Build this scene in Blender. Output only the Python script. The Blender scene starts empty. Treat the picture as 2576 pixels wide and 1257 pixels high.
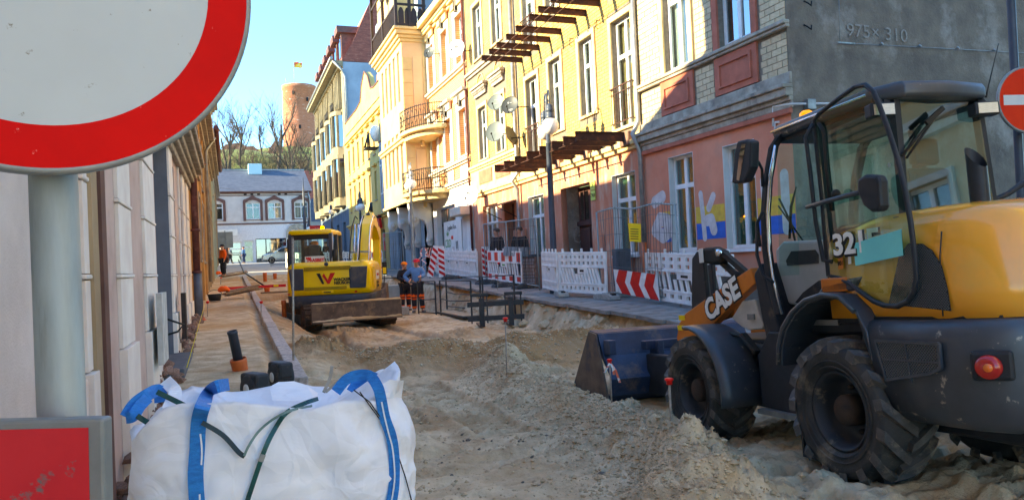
import bpy, math, random
import numpy as np
from mathutils import Matrix, Vector
R = math.radians
sc = bpy.context.scene
# ------------------------------------------------------------------ camera, sky, sun, exposure
CZ = 1.45
cd = bpy.data.cameras.new('camera'); cam = bpy.data.objects.new('camera', cd); sc.collection.objects.link(cam)
cd.sensor_width = 36.0; cd.lens = 36.0 * 1900.0 / 2576.0; cd.clip_start = .05; cd.clip_end = 3000
YAW, PITCH, ROLL = R(20.5), R(.85), R(2.6)
fw = Vector((math.sin(YAW) * math.cos(PITCH), math.cos(YAW) * math.cos(PITCH), math.sin(PITCH)))
rt0 = Vector((math.cos(YAW), -math.sin(YAW), 0)); up0 = rt0.cross(fw)
rt = rt0 * math.cos(ROLL) - up0 * math.sin(ROLL); upv = up0 * math.cos(ROLL) + rt0 * math.sin(ROLL)
m = Matrix((rt, upv, -fw)).transposed().to_4x4(); m.translation = (0, 0, CZ); cam.matrix_world = m
sc.camera = cam
SUNDIR = Vector((1.38, -.17, -.49)).normalized()          # the way the light travels
SUN_EL = math.asin(-SUNDIR.z); SUN_AZ = math.atan2(-SUNDIR.x, -SUNDIR.y)   # azimuth from +Y towards +X
w = bpy.data.worlds.new('World'); sc.world = w; w.use_nodes = True
nt = w.node_tree; sky = nt.nodes.new('ShaderNodeTexSky'); sky.sky_type = 'NISHITA'; sky.sun_disc = False
sky.sun_elevation = SUN_EL; sky.sun_rotation = SUN_AZ; sky.air_density = 1.0; sky.dust_density = .0; sky.ozone_density = 8.0; sky.altitude = 0
bg = nt.nodes['Background']; bg.inputs[1].default_value = .15; nt.links.new(sky.outputs[0], bg.inputs[0])
ld = bpy.data.lights.new('sun', 'SUN'); sun = bpy.data.objects.new('sun', ld); sc.collection.objects.link(sun)
ld.energy = 3.4; ld.angle = R(.5); ld.color = (1, .88, .66)
sun.rotation_euler = SUNDIR.to_track_quat('-Z', 'Y').to_euler(); sun.location = (-30, 10, 30)
sc.view_settings.view_transform = 'Standard'; sc.view_settings.look = 'None'
sc.view_settings.exposure = 2.52; sc.view_settings.gamma = 1.0
sc.view_settings.use_white_balance = True; sc.view_settings.white_balance_temperature = 8000; sc.view_settings.white_balance_tint = 2
# ------------------------------------------------------------------ pixels (2576 wide copy of the photo) to places
def ray(x, y): return fw + rt * ((x - 1288) / 1900.) + upv * ((628.5 - y) / 1900.)
CAM = Vector((0, 0, CZ))
def atd(x, y, d): return CAM + ray(x, y) * d
def onX(x, y, X): r = ray(x, y); return CAM + r * (X / r.x)
def onY(x, y, Y): r = ray(x, y); return CAM + r * (Y / r.y)
def onZ(x, y, Z): r = ray(x, y); return CAM + r * ((Z - CZ) / r.z)
def onS(x, y, o=0): r = ray(x, y); return CAM + r * ((o - CZ) / (r.z - .03 * r.y))
def ST(y): return .03 * y                                   # street level rises 3 %
# ------------------------------------------------------------------ helpers
random.seed(7); col = sc.collection
def S(r, g, b):
    f = lambda c: (c / 255 / 12.92) if c <= 10 else ((c / 255 + .055) / 1.055) ** 2.4
    return (f(r), f(g), f(b), 1)
def wm(o):
    mm = o.matrix_basis.copy()
    while o.parent: o = o.parent; mm = o.matrix_basis @ mm
    return mm
class MB:
    def __init__(s, M=None): s.v = []; s.f = []; s.M = M or Matrix.Identity(4); s.sm = []
    def pt(s, p): s.v.append(s.M @ Vector(p)); return len(s.v) - 1
    def poly(s, pts, smooth=False): s.f.append([s.pt(p) for p in pts]); s.sm.append(smooth); return s
    def box(s, x0, x1, y0, y1, z0, z1):
        if x0 > x1: x0, x1 = x1, x0
        if y0 > y1: y0, y1 = y1, y0
        if z0 > z1: z0, z1 = z1, z0
        i = [s.pt(p) for p in ((x0,y0,z0),(x1,y0,z0),(x1,y1,z0),(x0,y1,z0),(x0,y0,z1),(x1,y0,z1),(x1,y1,z1),(x0,y1,z1))]
        for q in ((3,2,1,0),(4,5,6,7),(0,1,5,4),(1,2,6,5),(2,3,7,6),(3,0,4,7)): s.f.append([i[k] for k in q]); s.sm.append(False)
        return s
    def bar(s, p, q, a, b, up=(0, 0, 1)):                   # rectangular bar from p to q, width a, height b
        p, q = Vector(p), Vector(q); d = (q - p); L = d.length
        if L < 1e-6: return s
        d /= L; u = Vector(up); sd = d.cross(u)
        if sd.length < 1e-4: sd = d.cross(Vector((1, 0, 0)))
        sd.normalize(); u = sd.cross(d); k = s.M; s.M = k @ Matrix(((sd.x,d.x,u.x,p.x),(sd.y,d.y,u.y,p.y),(sd.z,d.z,u.z,p.z),(0,0,0,1)))
        s.box(-a/2, a/2, 0, L, -b/2, b/2); s.M = k; return s
    def tube(s, pts, r, n=8, cap=True, smooth=True, closed=False):
        pts = [Vector(p) for p in pts]; rr = r if isinstance(r, (list, tuple)) else [r] * len(pts); rings = []; N = len(pts); prev = None
        for i, p in enumerate(pts):
            t = (pts[(i + 1) % N] - pts[i - 1]) if closed else (pts[min(i + 1, N - 1)] - pts[max(i - 1, 0)])
            t.normalize()
            if prev is None:
                a = Vector((0, 0, 1)) if abs(t.z) < .9 else Vector((1, 0, 0)); prev = t.cross(a).normalized()
            prev = (prev - t * prev.dot(t)).normalized(); b = t.cross(prev)
            rings.append([s.pt(p + (prev * math.cos(2*math.pi*k/n) + b * math.sin(2*math.pi*k/n)) * rr[i]) for k in range(n)])
        for i in range(N if closed else N - 1):
            A, B = rings[i], rings[(i + 1) % N]
            for k in range(n): s.f.append([A[k], A[(k+1)%n], B[(k+1)%n], B[k]]); s.sm.append(smooth)
        if cap and not closed:
            s.f.append(rings[0][::-1]); s.sm.append(False); s.f.append(rings[-1][:]); s.sm.append(False)
        return s
    def lathe(s, prof, n=24, M=None, smooth=True, cap=True):          # profile of (r, z) turned round local z
        k = s.M
        if M is not None: s.M = k @ M
        rings = [[s.pt((r*math.cos(2*math.pi*j/n), r*math.sin(2*math.pi*j/n), z)) for j in range(n)] for r, z in prof]
        for A, B in zip(rings, rings[1:]):
            for j in range(n): s.f.append([A[j], A[(j+1)%n], B[(j+1)%n], B[j]]); s.sm.append(smooth)
        if cap and prof[0][0] > 2e-3: s.f.append(rings[0][::-1]); s.sm.append(False)
        if cap and prof[-1][0] > 2e-3: s.f.append(rings[-1][:]); s.sm.append(False)
        s.M = k; return s
    def ball(s, c, r, n=16, m=10, sq=(1, 1, 1)):
        c = Vector(c); k = s.M; s.M = k @ Matrix.Translation(c) @ Matrix.Diagonal((*sq, 1))
        s.lathe([(max(1e-6, r*math.sin(math.pi*i/m)), -r*math.cos(math.pi*i/m)) for i in range(m + 1)], n); s.M = k; return s
    def prism(s, poly, ax, d0, d1, smooth=False):           # 2d polygon pushed along axis ax ('x','y','z')
        f = {'x': lambda p, d: (d, p[0], p[1]), 'y': lambda p, d: (p[0], d, p[1]), 'z': lambda p, d: (p[0], p[1], d)}[ax]
        A = [s.pt(f(p, d0)) for p in poly]; B = [s.pt(f(p, d1)) for p in poly]; n = len(poly)
        for i in range(n): s.f.append([A[i], A[(i+1)%n], B[(i+1)%n], B[i]]); s.sm.append(smooth)
        s.f.append(A[::-1]); s.f.append(B); s.sm += [False, False]; return s
    def loft(s, secs, smooth=True, cap=True, closed=True):  # rings of equal count
        rings = [[s.pt(p) for p in q] for q in secs]; n = len(rings[0])
        for A, B in zip(rings, rings[1:]):
            for j in range(n if closed else n - 1): s.f.append([A[j], A[(j+1)%n], B[(j+1)%n], B[j]]); s.sm.append(smooth)
        if cap: s.f.append(rings[0][::-1]); s.f.append(rings[-1][:]); s.sm += [False, False]
        return s
    def build(s, name, mat, parent=None, bevel=0, seg=2, kind=None, subsurf=0, fix=True):
        me = bpy.data.meshes.new(name); vv = s.v
        if parent is not None: inv = wm(parent).inverted(); vv = [inv @ p for p in vv]
        me.from_pydata([tuple(p) for p in vv], [], s.f)
        me.polygons.foreach_set('use_smooth', s.sm)
        if fix:
            import bmesh
            b = bmesh.new(); b.from_mesh(me); bmesh.ops.recalc_face_normals(b, faces=b.faces); b.to_mesh(me); b.free()
        me.update()
        o = bpy.data.objects.new(name, me); col.objects.link(o)
        if mat: me.materials.append(M_[mat] if isinstance(mat, str) else mat)
        if parent is not None: o.parent = parent
        if bevel:
            b = o.modifiers.new('bevel', 'BEVEL'); b.width = bevel; b.segments = seg; b.limit_method = 'ANGLE'; b.angle_limit = R(38); b.harden_normals = False
        if subsurf:
            b = o.modifiers.new('sub', 'SUBSURF'); b.levels = b.render_levels = subsurf
        if kind: o['kind'] = kind
        return o
def tag(o, label, cat, group=None):
    o['label'] = label; o['category'] = cat
    if group: o['group'] = group
    return o
def thing(name, loc, label, cat, group=None, rz=0, M=None):
    o = bpy.data.objects.new(name, None); col.objects.link(o); o.empty_display_size = .2
    if M is not None: o.matrix_basis = M
    else: o.location = loc; o.rotation_euler = (0, 0, rz)
    return tag(o, label, cat, group)
def kids(o): return [c for c in bpy.data.objects if c.parent == o]
def dup(o, parent=None, **kw):
    c = o.copy(); col.objects.link(c)
    if parent: c.parent = parent
    for ch in kids(o): dup(ch, c)
    for k, v in kw.items(): c[k] = v
    return c
def rotM(loc, rx=0, ry=0, rz=0):
    return Matrix.Translation(loc) @ Matrix.Rotation(rz, 4, 'Z') @ Matrix.Rotation(ry, 4, 'Y') @ Matrix.Rotation(rx, 4, 'X')
def text(name, s, size, mat, parent, M, ext=.002, sx=1.0, align='CENTER', bold=0):
    cu = bpy.data.curves.new(name, 'FONT'); cu.body = s; cu.size = size; cu.extrude = ext; cu.align_x = align; cu.align_y = 'CENTER'; cu.offset = bold
    cu.resolution_u = 3
    o = bpy.data.objects.new(name + '_tmp', cu); col.objects.link(o)
    dg = bpy.context.evaluated_depsgraph_get(); me = bpy.data.meshes.new_from_object(o.evaluated_get(dg)); bpy.data.objects.remove(o)
    mm = M @ Matrix.Diagonal((sx, 1, 1, 1))
    if parent is not None: mm = wm(parent).inverted() @ mm
    me.transform(mm); me.name = name; me.materials.clear(); me.materials.append(M_[mat])
    ob = bpy.data.objects.new(name, me); col.objects.link(ob)
    if parent is not None: ob.parent = parent
    return ob
def MX(org, xd, yd):                                        # frame from an origin and two directions
    x = Vector(xd).normalized(); y = Vector(yd); y = (y - x * y.dot(x)).normalized(); z = x.cross(y); o = Vector(org)
    return Matrix(((x.x,y.x,z.x,o.x),(x.y,y.y,z.y,o.y),(x.z,y.z,z.z,o.z),(0,0,0,1)))
# ------------------------------------------------------------------ materials
M_ = {}
def mat(name, c1, c2=None, scale=4, rough=.75, metal=0, bump=0, bscale=60, stretch=(1, 1, 1), spec=.4, rand=0, detail=6, c3=None, s3=1.3, t3=(.55, .7), rough2=None, contrast=(.35, .65), coat=0, alpha=1):
    ma = bpy.data.materials.new(name); ma.use_nodes = True; M_[name] = ma; n = ma.node_tree.nodes; l = ma.node_tree.links; bs = n['Principled BSDF']
    bs.inputs['Roughness'].default_value = rough; bs.inputs['Metallic'].default_value = metal; bs.inputs['Specular IOR Level'].default_value = spec
    if coat: bs.inputs['Coat Weight'].default_value = coat; bs.inputs['Coat Roughness'].default_value = .1
    out = None
    if c2 is not None or bump or rand or c3:
        tc = n.new('ShaderNodeTexCoord'); mp = n.new('ShaderNodeMapping'); mp.inputs['Scale'].default_value = stretch; l.new(tc.outputs['Object'], mp.inputs['Vector'])
    def noise(sca, det=detail, ro=.6):
        t = n.new('ShaderNodeTexNoise'); t.inputs['Scale'].default_value = sca; t.inputs['Detail'].default_value = det; t.inputs['Roughness'].default_value = ro; l.new(mp.outputs[0], t.inputs['Vector']); return t.outputs['Fac']
    def ramp(src, a, b):
        r = n.new('ShaderNodeMapRange'); r.inputs[1].default_value = a; r.inputs[2].default_value = b; l.new(src, r.inputs[0]); return r.outputs[0]
    def mix(f, a, b, mode='MIX'):
        x = n.new('ShaderNodeMix'); x.data_type = 'RGBA'; x.blend_type = mode
        for i, v in ((0, f), (6, a), (7, b)):
            if hasattr(v, 'is_linked') or hasattr(v, 'links'): l.new(v, x.inputs[i])
            else: x.inputs[i].default_value = v
        return x.outputs[2]
    cur = c1
    if c2 is not None:
        f1 = ramp(noise(scale), *contrast); cur = mix(f1, c1, c2)
        if rough2 is not None:
            r = n.new('ShaderNodeMapRange'); r.inputs[3].default_value = rough; r.inputs[4].default_value = rough2; l.new(f1, r.inputs[0]); l.new(r.outputs[0], bs.inputs['Roughness'])
    if c3 is not None: cur = mix(ramp(noise(s3, 8, .65), *t3), cur, c3)
    if rand:
        oi = n.new('ShaderNodeObjectInfo'); ge = n.new('ShaderNodeNewGeometry'); ad = n.new('ShaderNodeMath'); l.new(oi.outputs['Random'], ad.inputs[0]); l.new(ge.outputs['Random Per Island'], ad.inputs[1])
        fr = n.new('ShaderNodeMath'); fr.operation = 'FRACT'; l.new(ad.outputs[0], fr.inputs[0])
        r = n.new('ShaderNodeMapRange'); r.inputs[3].default_value = 1 - rand; r.inputs[4].default_value = 1 + rand * .6; l.new(fr.outputs[0], r.inputs[0])
        cb = n.new('ShaderNodeCombineColor')
        for i in range(3): l.new(r.outputs[0], cb.inputs[i])
        cur = mix(1.0, cur, cb.outputs[0], 'MULTIPLY')
    if hasattr(cur, 'links'): l.new(cur, bs.inputs['Base Color'])
    else: bs.inputs['Base Color'].default_value = cur
    if bump:
        b = n.new('ShaderNodeBump'); b.inputs['Strength'].default_value = bump; b.inputs['Distance'].default_value = .02; l.new(noise(bscale, 8, .65), b.inputs['Height']); l.new(b.outputs[0], bs.inputs['Normal'])
    if alpha < 1: bs.inputs['Alpha'].default_value = alpha
    return ma
def glass(name, tint, refl=.12, trans=.8, rough=.02):
    ma = bpy.data.materials.new(name); ma.use_nodes = True; M_[name] = ma; n = ma.node_tree.nodes; l = ma.node_tree.links; n.remove(n['Principled BSDF'])
    tr = n.new('ShaderNodeBsdfTransparent'); tr.inputs[0].default_value = tint
    gl = n.new('ShaderNodeBsdfGlossy'); gl.inputs['Roughness'].default_value = rough
    lw = n.new('ShaderNodeLayerWeight'); lw.inputs[0].default_value = .5; pw = n.new('ShaderNodeMath'); pw.operation = 'POWER'; pw.inputs[1].default_value = 4.0; l.new(lw.outputs['Facing'], pw.inputs[0])
    ma_ = n.new('ShaderNodeMath'); ma_.operation = 'MULTIPLY_ADD'; ma_.inputs[1].default_value = .9; ma_.inputs[2].default_value = refl; ma_.use_clamp = True; l.new(pw.outputs[0], ma_.inputs[0])
    mx = n.new('ShaderNodeMixShader'); l.new(ma_.outputs[0], mx.inputs[0]); l.new(tr.outputs[0], mx.inputs[1]); l.new(gl.outputs[0], mx.inputs[2]); l.new(mx.outputs[0], n['Material Output'].inputs[0])
    return ma
def emit(name, c, st, base=None):
    ma = mat(name, base or c, rough=.3); b = ma.node_tree.nodes['Principled BSDF']; b.inputs['Emission Color'].default_value = c; b.inputs['Emission Strength'].default_value = st
# colours
mat('sand', S(222,202,170), S(180,154,122), scale=3.6, rough=.95, bump=1.0, bscale=30, spec=.15, c3=S(190,148,100), s3=.3, t3=(.5,.66), detail=12)
mat('clod', S(210,188,156), S(178,154,122), scale=9, rough=.95, bump=.5, bscale=60, spec=.15, rand=.10)
mat('fill_sand', S(196,178,152), S(172,150,122), scale=2.2, rough=.95, bump=.25, bscale=34, spec=.15, c3=S(128,110,90), s3=3, t3=(.57,.72))
mat('pave', S(150,146,142), S(118,114,110), scale=3, rough=.9, bump=.3, bscale=40, rand=.15)
mat('asphalt', S(196,192,186), S(170,166,160), scale=.8, rough=.9, bump=.2)
mat('kerbstone', S(206,192,184), S(150,140,134), scale=14, rough=.85, bump=.4, bscale=60, rand=.12, c3=S(120,112,106), s3=9)
mat('grass', S(132,142,72), S(112,116,64), scale=.5, rough=.95, bump=.4, bscale=3, c3=S(120,104,70), s3=.25)
mat('bark', S(96,84,72), S(70,60,52), scale=3, rough=.95)
mat('brush', S(136,122,90), S(104,98,66), scale=1, rough=.95, rand=.3)
mat('tower_brick', S(188,122,92), S(160,98,74), scale=1.4, rough=.9, bump=.2, bscale=4, c3=S(208,176,158), s3=.7, t3=(.57,.70), stretch=(1,1,4))
mat('roof_slate', S(94,100,112), S(78,84,96), scale=2, rough=.7, bump=.5, bscale=9)
mat('plaster_white', S(206,200,196), S(186,180,176), scale=.7, rough=.9)
mat('tile_white', S(214,212,214), S(196,194,198), scale=6, rough=.6, bump=.2, bscale=9)
mat('trim_brown', S(112,78,70), S(92,64,58), scale=4, rough=.8)
mat('white_frame', S(232,232,230), S(214,214,212), scale=3, rough=.4)
mat('off_white', S(210,202,184), S(192,182,166), scale=3, rough=.6)
mat('dark_room', S(38,42,46), S(26,28,32), scale=1.2, rough=.9)
mat('curtain', S(206,210,204), S(150,158,154), scale=7, rough=.9, stretch=(1,6,.2), bump=.3, bscale=20)
mat('curtain_green', S(70,128,96), S(52,104,78), scale=3, rough=.8, stretch=(1,2,.3))
mat('curtain_tan', S(170,150,96), S(140,120,74), scale=5, rough=.8, stretch=(1,4,.3))
glass('pane', (.80,.86,.86,1), .12)
glass('pane_dark', (.35,.4,.42,1), .18)
glass('cab_glass', (.70,.92,.86,1), .08)
glass('door_glass', (.68,.90,.80,1), .10)
glass('sky_glass', (.25,.3,.32,1), .35)
mat('pink_wall', S(214,186,172), S(194,164,150), scale=1.6, rough=.95, bump=.35, bscale=90, c3=S(186,158,150), s3=.8)
mat('pale_wall', S(224,212,202), S(204,192,182), scale=2, rough=.95, bump=.35, bscale=80, c3=S(184,172,150), s3=1.5, t3=(.6,.72))
mat('pilaster', S(240,230,218), S(226,212,200), scale=3, rough=.9, bump=.15, bscale=90)
mat('grey_recess', S(120,122,130), S(106,106,114), scale=2, rough=.9, bump=.25, bscale=80)
mat('ochre_wall', S(206,158,96), S(178,130,78), scale=.8, rough=.95, bump=.3, bscale=30, c3=S(150,128,104), s3=.6)
mat('tan_wall', S(190,164,128), S(160,136,106), scale=.8, rough=.95, bump=.3, c3=S(130,112,92), s3=.7)
mat('green_wall', S(176,190,176), S(160,172,160), scale=1, rough=.95)
mat('rust_pipe', S(110,60,54), S(84,46,42), scale=6, rough=.6, c3=S(140,96,88), s3=5)
mat('grey_pipe', S(96,100,112), S(80,84,94), scale=4, rough=.5)
mat('zinc', S(160,162,160), S(130,132,132), scale=5, rough=.45, metal=.6)
mat('red_plaster', S(220,144,114), S(204,124,96), scale=1.1, rough=.92, bump=.3, bscale=40, c3=S(190,138,116), s3=.9, t3=(.52,.75))
mat('rust_plaster', S(208,140,110), S(186,116,90), scale=1.4, rough=.92, bump=.35, bscale=30, c3=S(196,170,150), s3=1.6, t3=(.5,.66), stretch=(1,2.2,.6))
mat('panel_red', S(190,110,88), S(164,94,74), scale=3, rough=.9, bump=.2)
mat('stone_trim', S(178,168,152), S(140,130,116), scale=4, rough=.92, bump=.4, bscale=30, c3=S(110,104,96), s3=3)
mat('yellow_trim', S(224,196,142), S(204,174,120), scale=2, rough=.9, bump=.2, c3=S(186,160,120), s3=2, t3=(.58,.75))
mat('brick_mortar', S(132,122,108), S(112,102,90), scale=12, rough=.95, bump=.4)
mat('brick_yellow', S(212,190,154), S(190,168,132), scale=3, rough=.85, rand=.16, bump=.15, bscale=40)
mat('brick_mid', S(222,180,104), S(202,156,82), scale=3, rough=.85, rand=.13)
mat('cream_wall', S(216,186,134), S(200,170,118), scale=.9, rough=.9)
mat('peach_wall', S(224,186,142), S(212,174,130), scale=.9, rough=.9)
mat('yellow_wall', S(212,184,112), S(196,166,96), scale=.7, rough=.9)
mat('grey_ornate', S(158,146,116), S(132,120,94), scale=1, rough=.9, c3=S(120,112,96), s3=1.4)
mat('slate_blue', S(96,112,126), S(82,96,110), scale=1, rough=.8)
mat('bluegrey_wall', S(150,166,180), S(132,148,162), scale=.8, rough=.9)
mat('ground_white', S(214,212,208), S(196,192,186), scale=1.2, rough=.9)
mat('dark_render', S(130,116,102), S(102,91,82), scale=1.9, rough=.95, bump=1.0, bscale=16, c3=S(168,158,148), s3=1.1, t3=(.52,.74), detail=12)
mat('brown_wood', S(84,52,46), S(66,40,36), scale=4, rough=.6, stretch=(1,1,.3), bump=.2)
mat('dark_wood', S(58,42,36), S(44,32,28), scale=4, rough=.7)
mat('plank', S(150,124,98), S(118,96,74), scale=7, rough=.9, stretch=(6,1,6), bump=.4, rand=.2)
mat('rust_steel', S(78,46,34), S(54,34,28), scale=7, rough=.85, bump=.5, bscale=40, c3=S(112,66,42), s3=5)
mat('iron', S(22,22,24), S(32,30,30), scale=8, rough=.55, metal=.3)
mat('black_metal', S(38,40,44), S(52,54,58), scale=8, rough=.5, c3=S(84,82,78), s3=6, t3=(.6,.75))
mat('galv', S(166,176,174), S(134,142,140), scale=14, rough=.6, metal=.25, bump=.05, stretch=(1,1,.18), c3=S(112,116,108), s3=7)
mat('post_paint', S(64,74,90), S(54,64,78), scale=6, rough=.45)
mat('dish_grey', S(118,128,124), S(106,116,112), scale=3, rough=.5)
mat('dish_dark', S(70,76,74), S(62,66,66), scale=3, rough=.5)
mat('dish_white', S(224,224,220), S(210,210,206), scale=3, rough=.5)
mat('globe', S(244,242,236), S(236,232,224), scale=3, rough=.25, spec=.5)
mat('plastic_white', S(238,236,232), S(216,212,206), scale=4, rough=.45, bump=.05, c3=S(176,168,158), s3=2.6, t3=(.6,.78))
mat('sign_white', S(204,212,214), S(194,202,204), scale=2, rough=.6, spec=.2, c3=S(128,120,104), s3=42, t3=(.655,.70))
mat('sign_red', S(232,2,4), S(216,0,4), scale=5, rough=.6, spec=.15, c3=S(240,150,140), s3=48, t3=(.67,.71))
mat('sign_orange_red', S(240,52,14), S(226,40,10), scale=5, rough=.3)
mat('board_red', S(222,52,60), S(206,40,50), scale=3, rough=.55, spec=.2, c3=S(120,104,104), s3=8, t3=(.59,.62))
mat('red', S(222,26,26), S(200,18,22), scale=8, rough=.4)
mat('orange_hi', S(255,104,20), S(246,88,10), scale=9, rough=.7)
mat('pipe_orange', S(214,104,46), S(190,86,38), scale=8, rough=.5)
mat('pipe_dark', S(54,62,72), S(44,50,60), scale=6, rough=.45)
mat('rubber_block', S(96,96,96), S(70,70,72), scale=10, rough=.95, bump=.5, c3=S(150,140,124), s3=4)
mat('concrete', S(170,166,158), S(140,136,128), scale=8, rough=.95, bump=.4)
mat('yellow_notice', S(246,214,20), S(240,204,10), scale=5, rough=.5)
mat('ink', S(40,36,30), rough=.7)
mat('bag', S(248,250,255), S(236,238,246), scale=3, rough=.5, bump=.5, bscale=7, c3=S(226,222,220), s3=1.6, stretch=(1,1,1.6), spec=.3)
mat('bag_blue', S(24,140,222), S(16,116,196), scale=30, rough=.6, stretch=(1,1,3), bump=.4, bscale=160)
mat('bag_stripe', S(222,232,240), rough=.6)
mat('band_green', S(36,92,86), S(26,72,70), scale=8, rough=.25)
mat('tape', S(236,120,90), S(240,236,232), scale=14, rough=.4, contrast=(.48,.52))
mat('car_silver', S(196,200,200), S(186,190,190), scale=2, rough=.2, metal=.5, coat=.5)
mat('tyre_plain', S(34,34,36), S(48,46,44), scale=9, rough=.85)
# machines
mat('case_yellow', S(252,172,58), S(248,164,50), scale=1.5, rough=.22, coat=.5, spec=.5, c3=S(226,166,70), s3=.9)
mat('case_orange', S(214,122,34), S(198,108,30), scale=4, rough=.45, c3=S(150,96,50), s3=6, t3=(.6,.75))
mat('case_black', S(66,73,82), S(52,57,64), scale=3, rough=.33, spec=.7, bump=.06, bscale=120, c3=S(164,154,142), s3=11, t3=(.63,.69), detail=12, rough2=.5)
mat('case_frame', S(44,46,52), S(34,36,40), scale=6, rough=.55, c3=S(96,86,74), s3=4, t3=(.6,.75))
mat('bucket_blue', S(44,64,94), S(34,46,70), scale=4, rough=.5, c3=S(120,104,88), s3=2.2, t3=(.56,.72), bump=.2)
mat('bucket_side', S(120,104,92), S(92,80,72), scale=6, rough=.7, metal=.2, bump=.3, c3=S(60,70,90), s3=3)
mat('tyre', S(50,50,52), S(70,68,66), scale=6, rough=.62, bump=.3, bscale=70, c3=S(140,126,108), s3=4, t3=(.56,.72))
mat('tyre_dust_sheen', S(100,98,96), S(62,60,60), scale=5, rough=.6, bump=.35, bscale=70, c3=S(158,142,122), s3=6, t3=(.52,.68))  # lug tops: dust and wear, plus sky sheen painted into the lighter grey
mat('rim', S(58,60,66), S(46,48,54), scale=5, rough=.6, c3=S(150,134,112), s3=5, t3=(.6,.72))
mat('hub', S(72,58,50), S(52,44,40), scale=7, rough=.8)
mat('case_grey', S(176,180,180), S(160,164,164), scale=3, rough=.6)
mat('mesh_black', S(30,30,32), S(44,44,46), scale=20, rough=.6)
mat('decal_white', S(236,236,232), rough=.5)
mat('decal_black', S(20,20,22), rough=.5)
mat('cyan_card', S(120,226,226), S(110,214,216), scale=3, rough=.6)
emit('beacon_amber', S(255,150,10), .25)
emit('beacon_lit', S(255,150,20), 4)
mat('lamp_lens', S(246,236,214), S(226,214,190), scale=30, rough=.15, stretch=(1,1,8))
mat('light_red', S(204,40,30), S(180,28,26), scale=8, rough=.15, coat=.6)
mat('light_orange', S(250,120,40), rough=.15, coat=.6)
mat('chrome', S(220,220,224), rough=.15, metal=1)
mat('wn_yellow', S(250,206,16), S(244,196,12), scale=2, rough=.35, coat=.3, c3=S(214,170,40), s3=1.4, t3=(.6,.8))
mat('wn_grey', S(64,68,78), S(54,56,66), scale=4, rough=.5, c3=S(104,94,84), s3=2)
mat('track', S(62,50,44), S(88,70,56), scale=7, rough=.95, bump=.5, c3=S(130,102,76), s3=4)
mat('blade', S(120,98,82), S(88,72,62), scale=5, rough=.75, metal=.2, bump=.3, c3=S(160,126,92), s3=3)
mat('slate_step', S(100,102,108), S(84,86,92), scale=6, rough=.9)
mat('rubble', S(168,128,110), S(124,98,86), scale=6, rough=.95, bump=.6, rand=.3)
# people
mat('skin', S(214,160,132), S(200,144,116), scale=9, rough=.55)
mat('hair_dark', S(70,54,44), S(54,40,34), scale=20, rough=.7)
mat('jacket_black', S(30,30,36), S(40,40,46), scale=8, rough=.85, bump=.3, bscale=30)
mat('sweater_blue', S(98,142,192), S(80,122,172), scale=6, rough=.9, bump=.3, bscale=40)
mat('work_black', S(36,36,42), S(50,48,52), scale=6, rough=.9, bump=.3, bscale=30)
mat('cap_orange', S(255,140,20), S(240,124,14), scale=9, rough=.7)
mat('cap_red', S(226,40,66), S(206,30,54), scale=9, rough=.7)
mat('shoe', S(120,116,112), S(90,86,84), scale=9, rough=.8)
mat('jeans', S(52,70,110), S(42,58,94), scale=9, rough=.9)
# ------------------------------------------------------------------ terrain
def vnoise(x, y, seed=0):
    xi = np.floor(x).astype(np.int64); yi = np.floor(y).astype(np.int64); xf = x - xi; yf = y - yi
    def h(a, b):
        n = (a * 374761393 + b * 668265263 + seed * 1442695041) & 0x7fffffff
        n = ((n ^ (n >> 13)) * 1274126177) & 0x7fffffff
        return ((n ^ (n >> 16)) & 0xffff) / 65535.0
    u = xf * xf * (3 - 2 * xf); v = yf * yf * (3 - 2 * yf)
    return (h(xi, yi) * (1 - u) + h(xi + 1, yi) * u) * (1 - v) + (h(xi, yi + 1) * (1 - u) + h(xi + 1, yi + 1) * u) * v - .5
def fbm(x, y, sc_, o=4, seed=0):
    t = 0; a = 1.
    for i in range(o): t = t + a * vnoise(x * sc_ + 17.3 * i, y * sc_ - 9.1 * i, seed + i); sc_ *= 2.03; a *= .5
    return t
def seg_d(x, y, pts):
    best = None
    for (x0, y0, z0), (x1, y1, z1) in zip(pts, pts[1:]):
        dx, dy = x1 - x0, y1 - y0; t = np.clip(((x - x0) * dx + (y - y0) * dy) / (dx * dx + dy * dy), 0, 1)
        d = np.hypot(x - x0 - t * dx, y - y0 - t * dy); z = z0 + (z1 - z0) * t
        if best is None: best, bz = d, z
        else: k = d < best; best = np.where(k, d, best); bz = np.where(k, z, bz)
    return best, bz
def sstep(a, b, x): t = np.clip((x - a) / (b - a), 0, 1); return t * t * (3 - 2 * t)
WIND = [(3.55,10.2,.02),(3.4,9.4,.14),(3.25,8.2,.13),(3.28,7.0,.10),(3.28,6.2,.14),(3.12,5.4,.16),(2.95,4.7,.20),(2.62,4.0,.18),(2.2,3.2,.12)]
MOUND = [(1.7,11.9,.14),(2.3,11.4,.30),(3.0,11.5,.34),(3.7,11.2,.2),(4.2,11.3,.36),(5.0,11.6,.28),(6.2,12.0,.2)]
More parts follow.
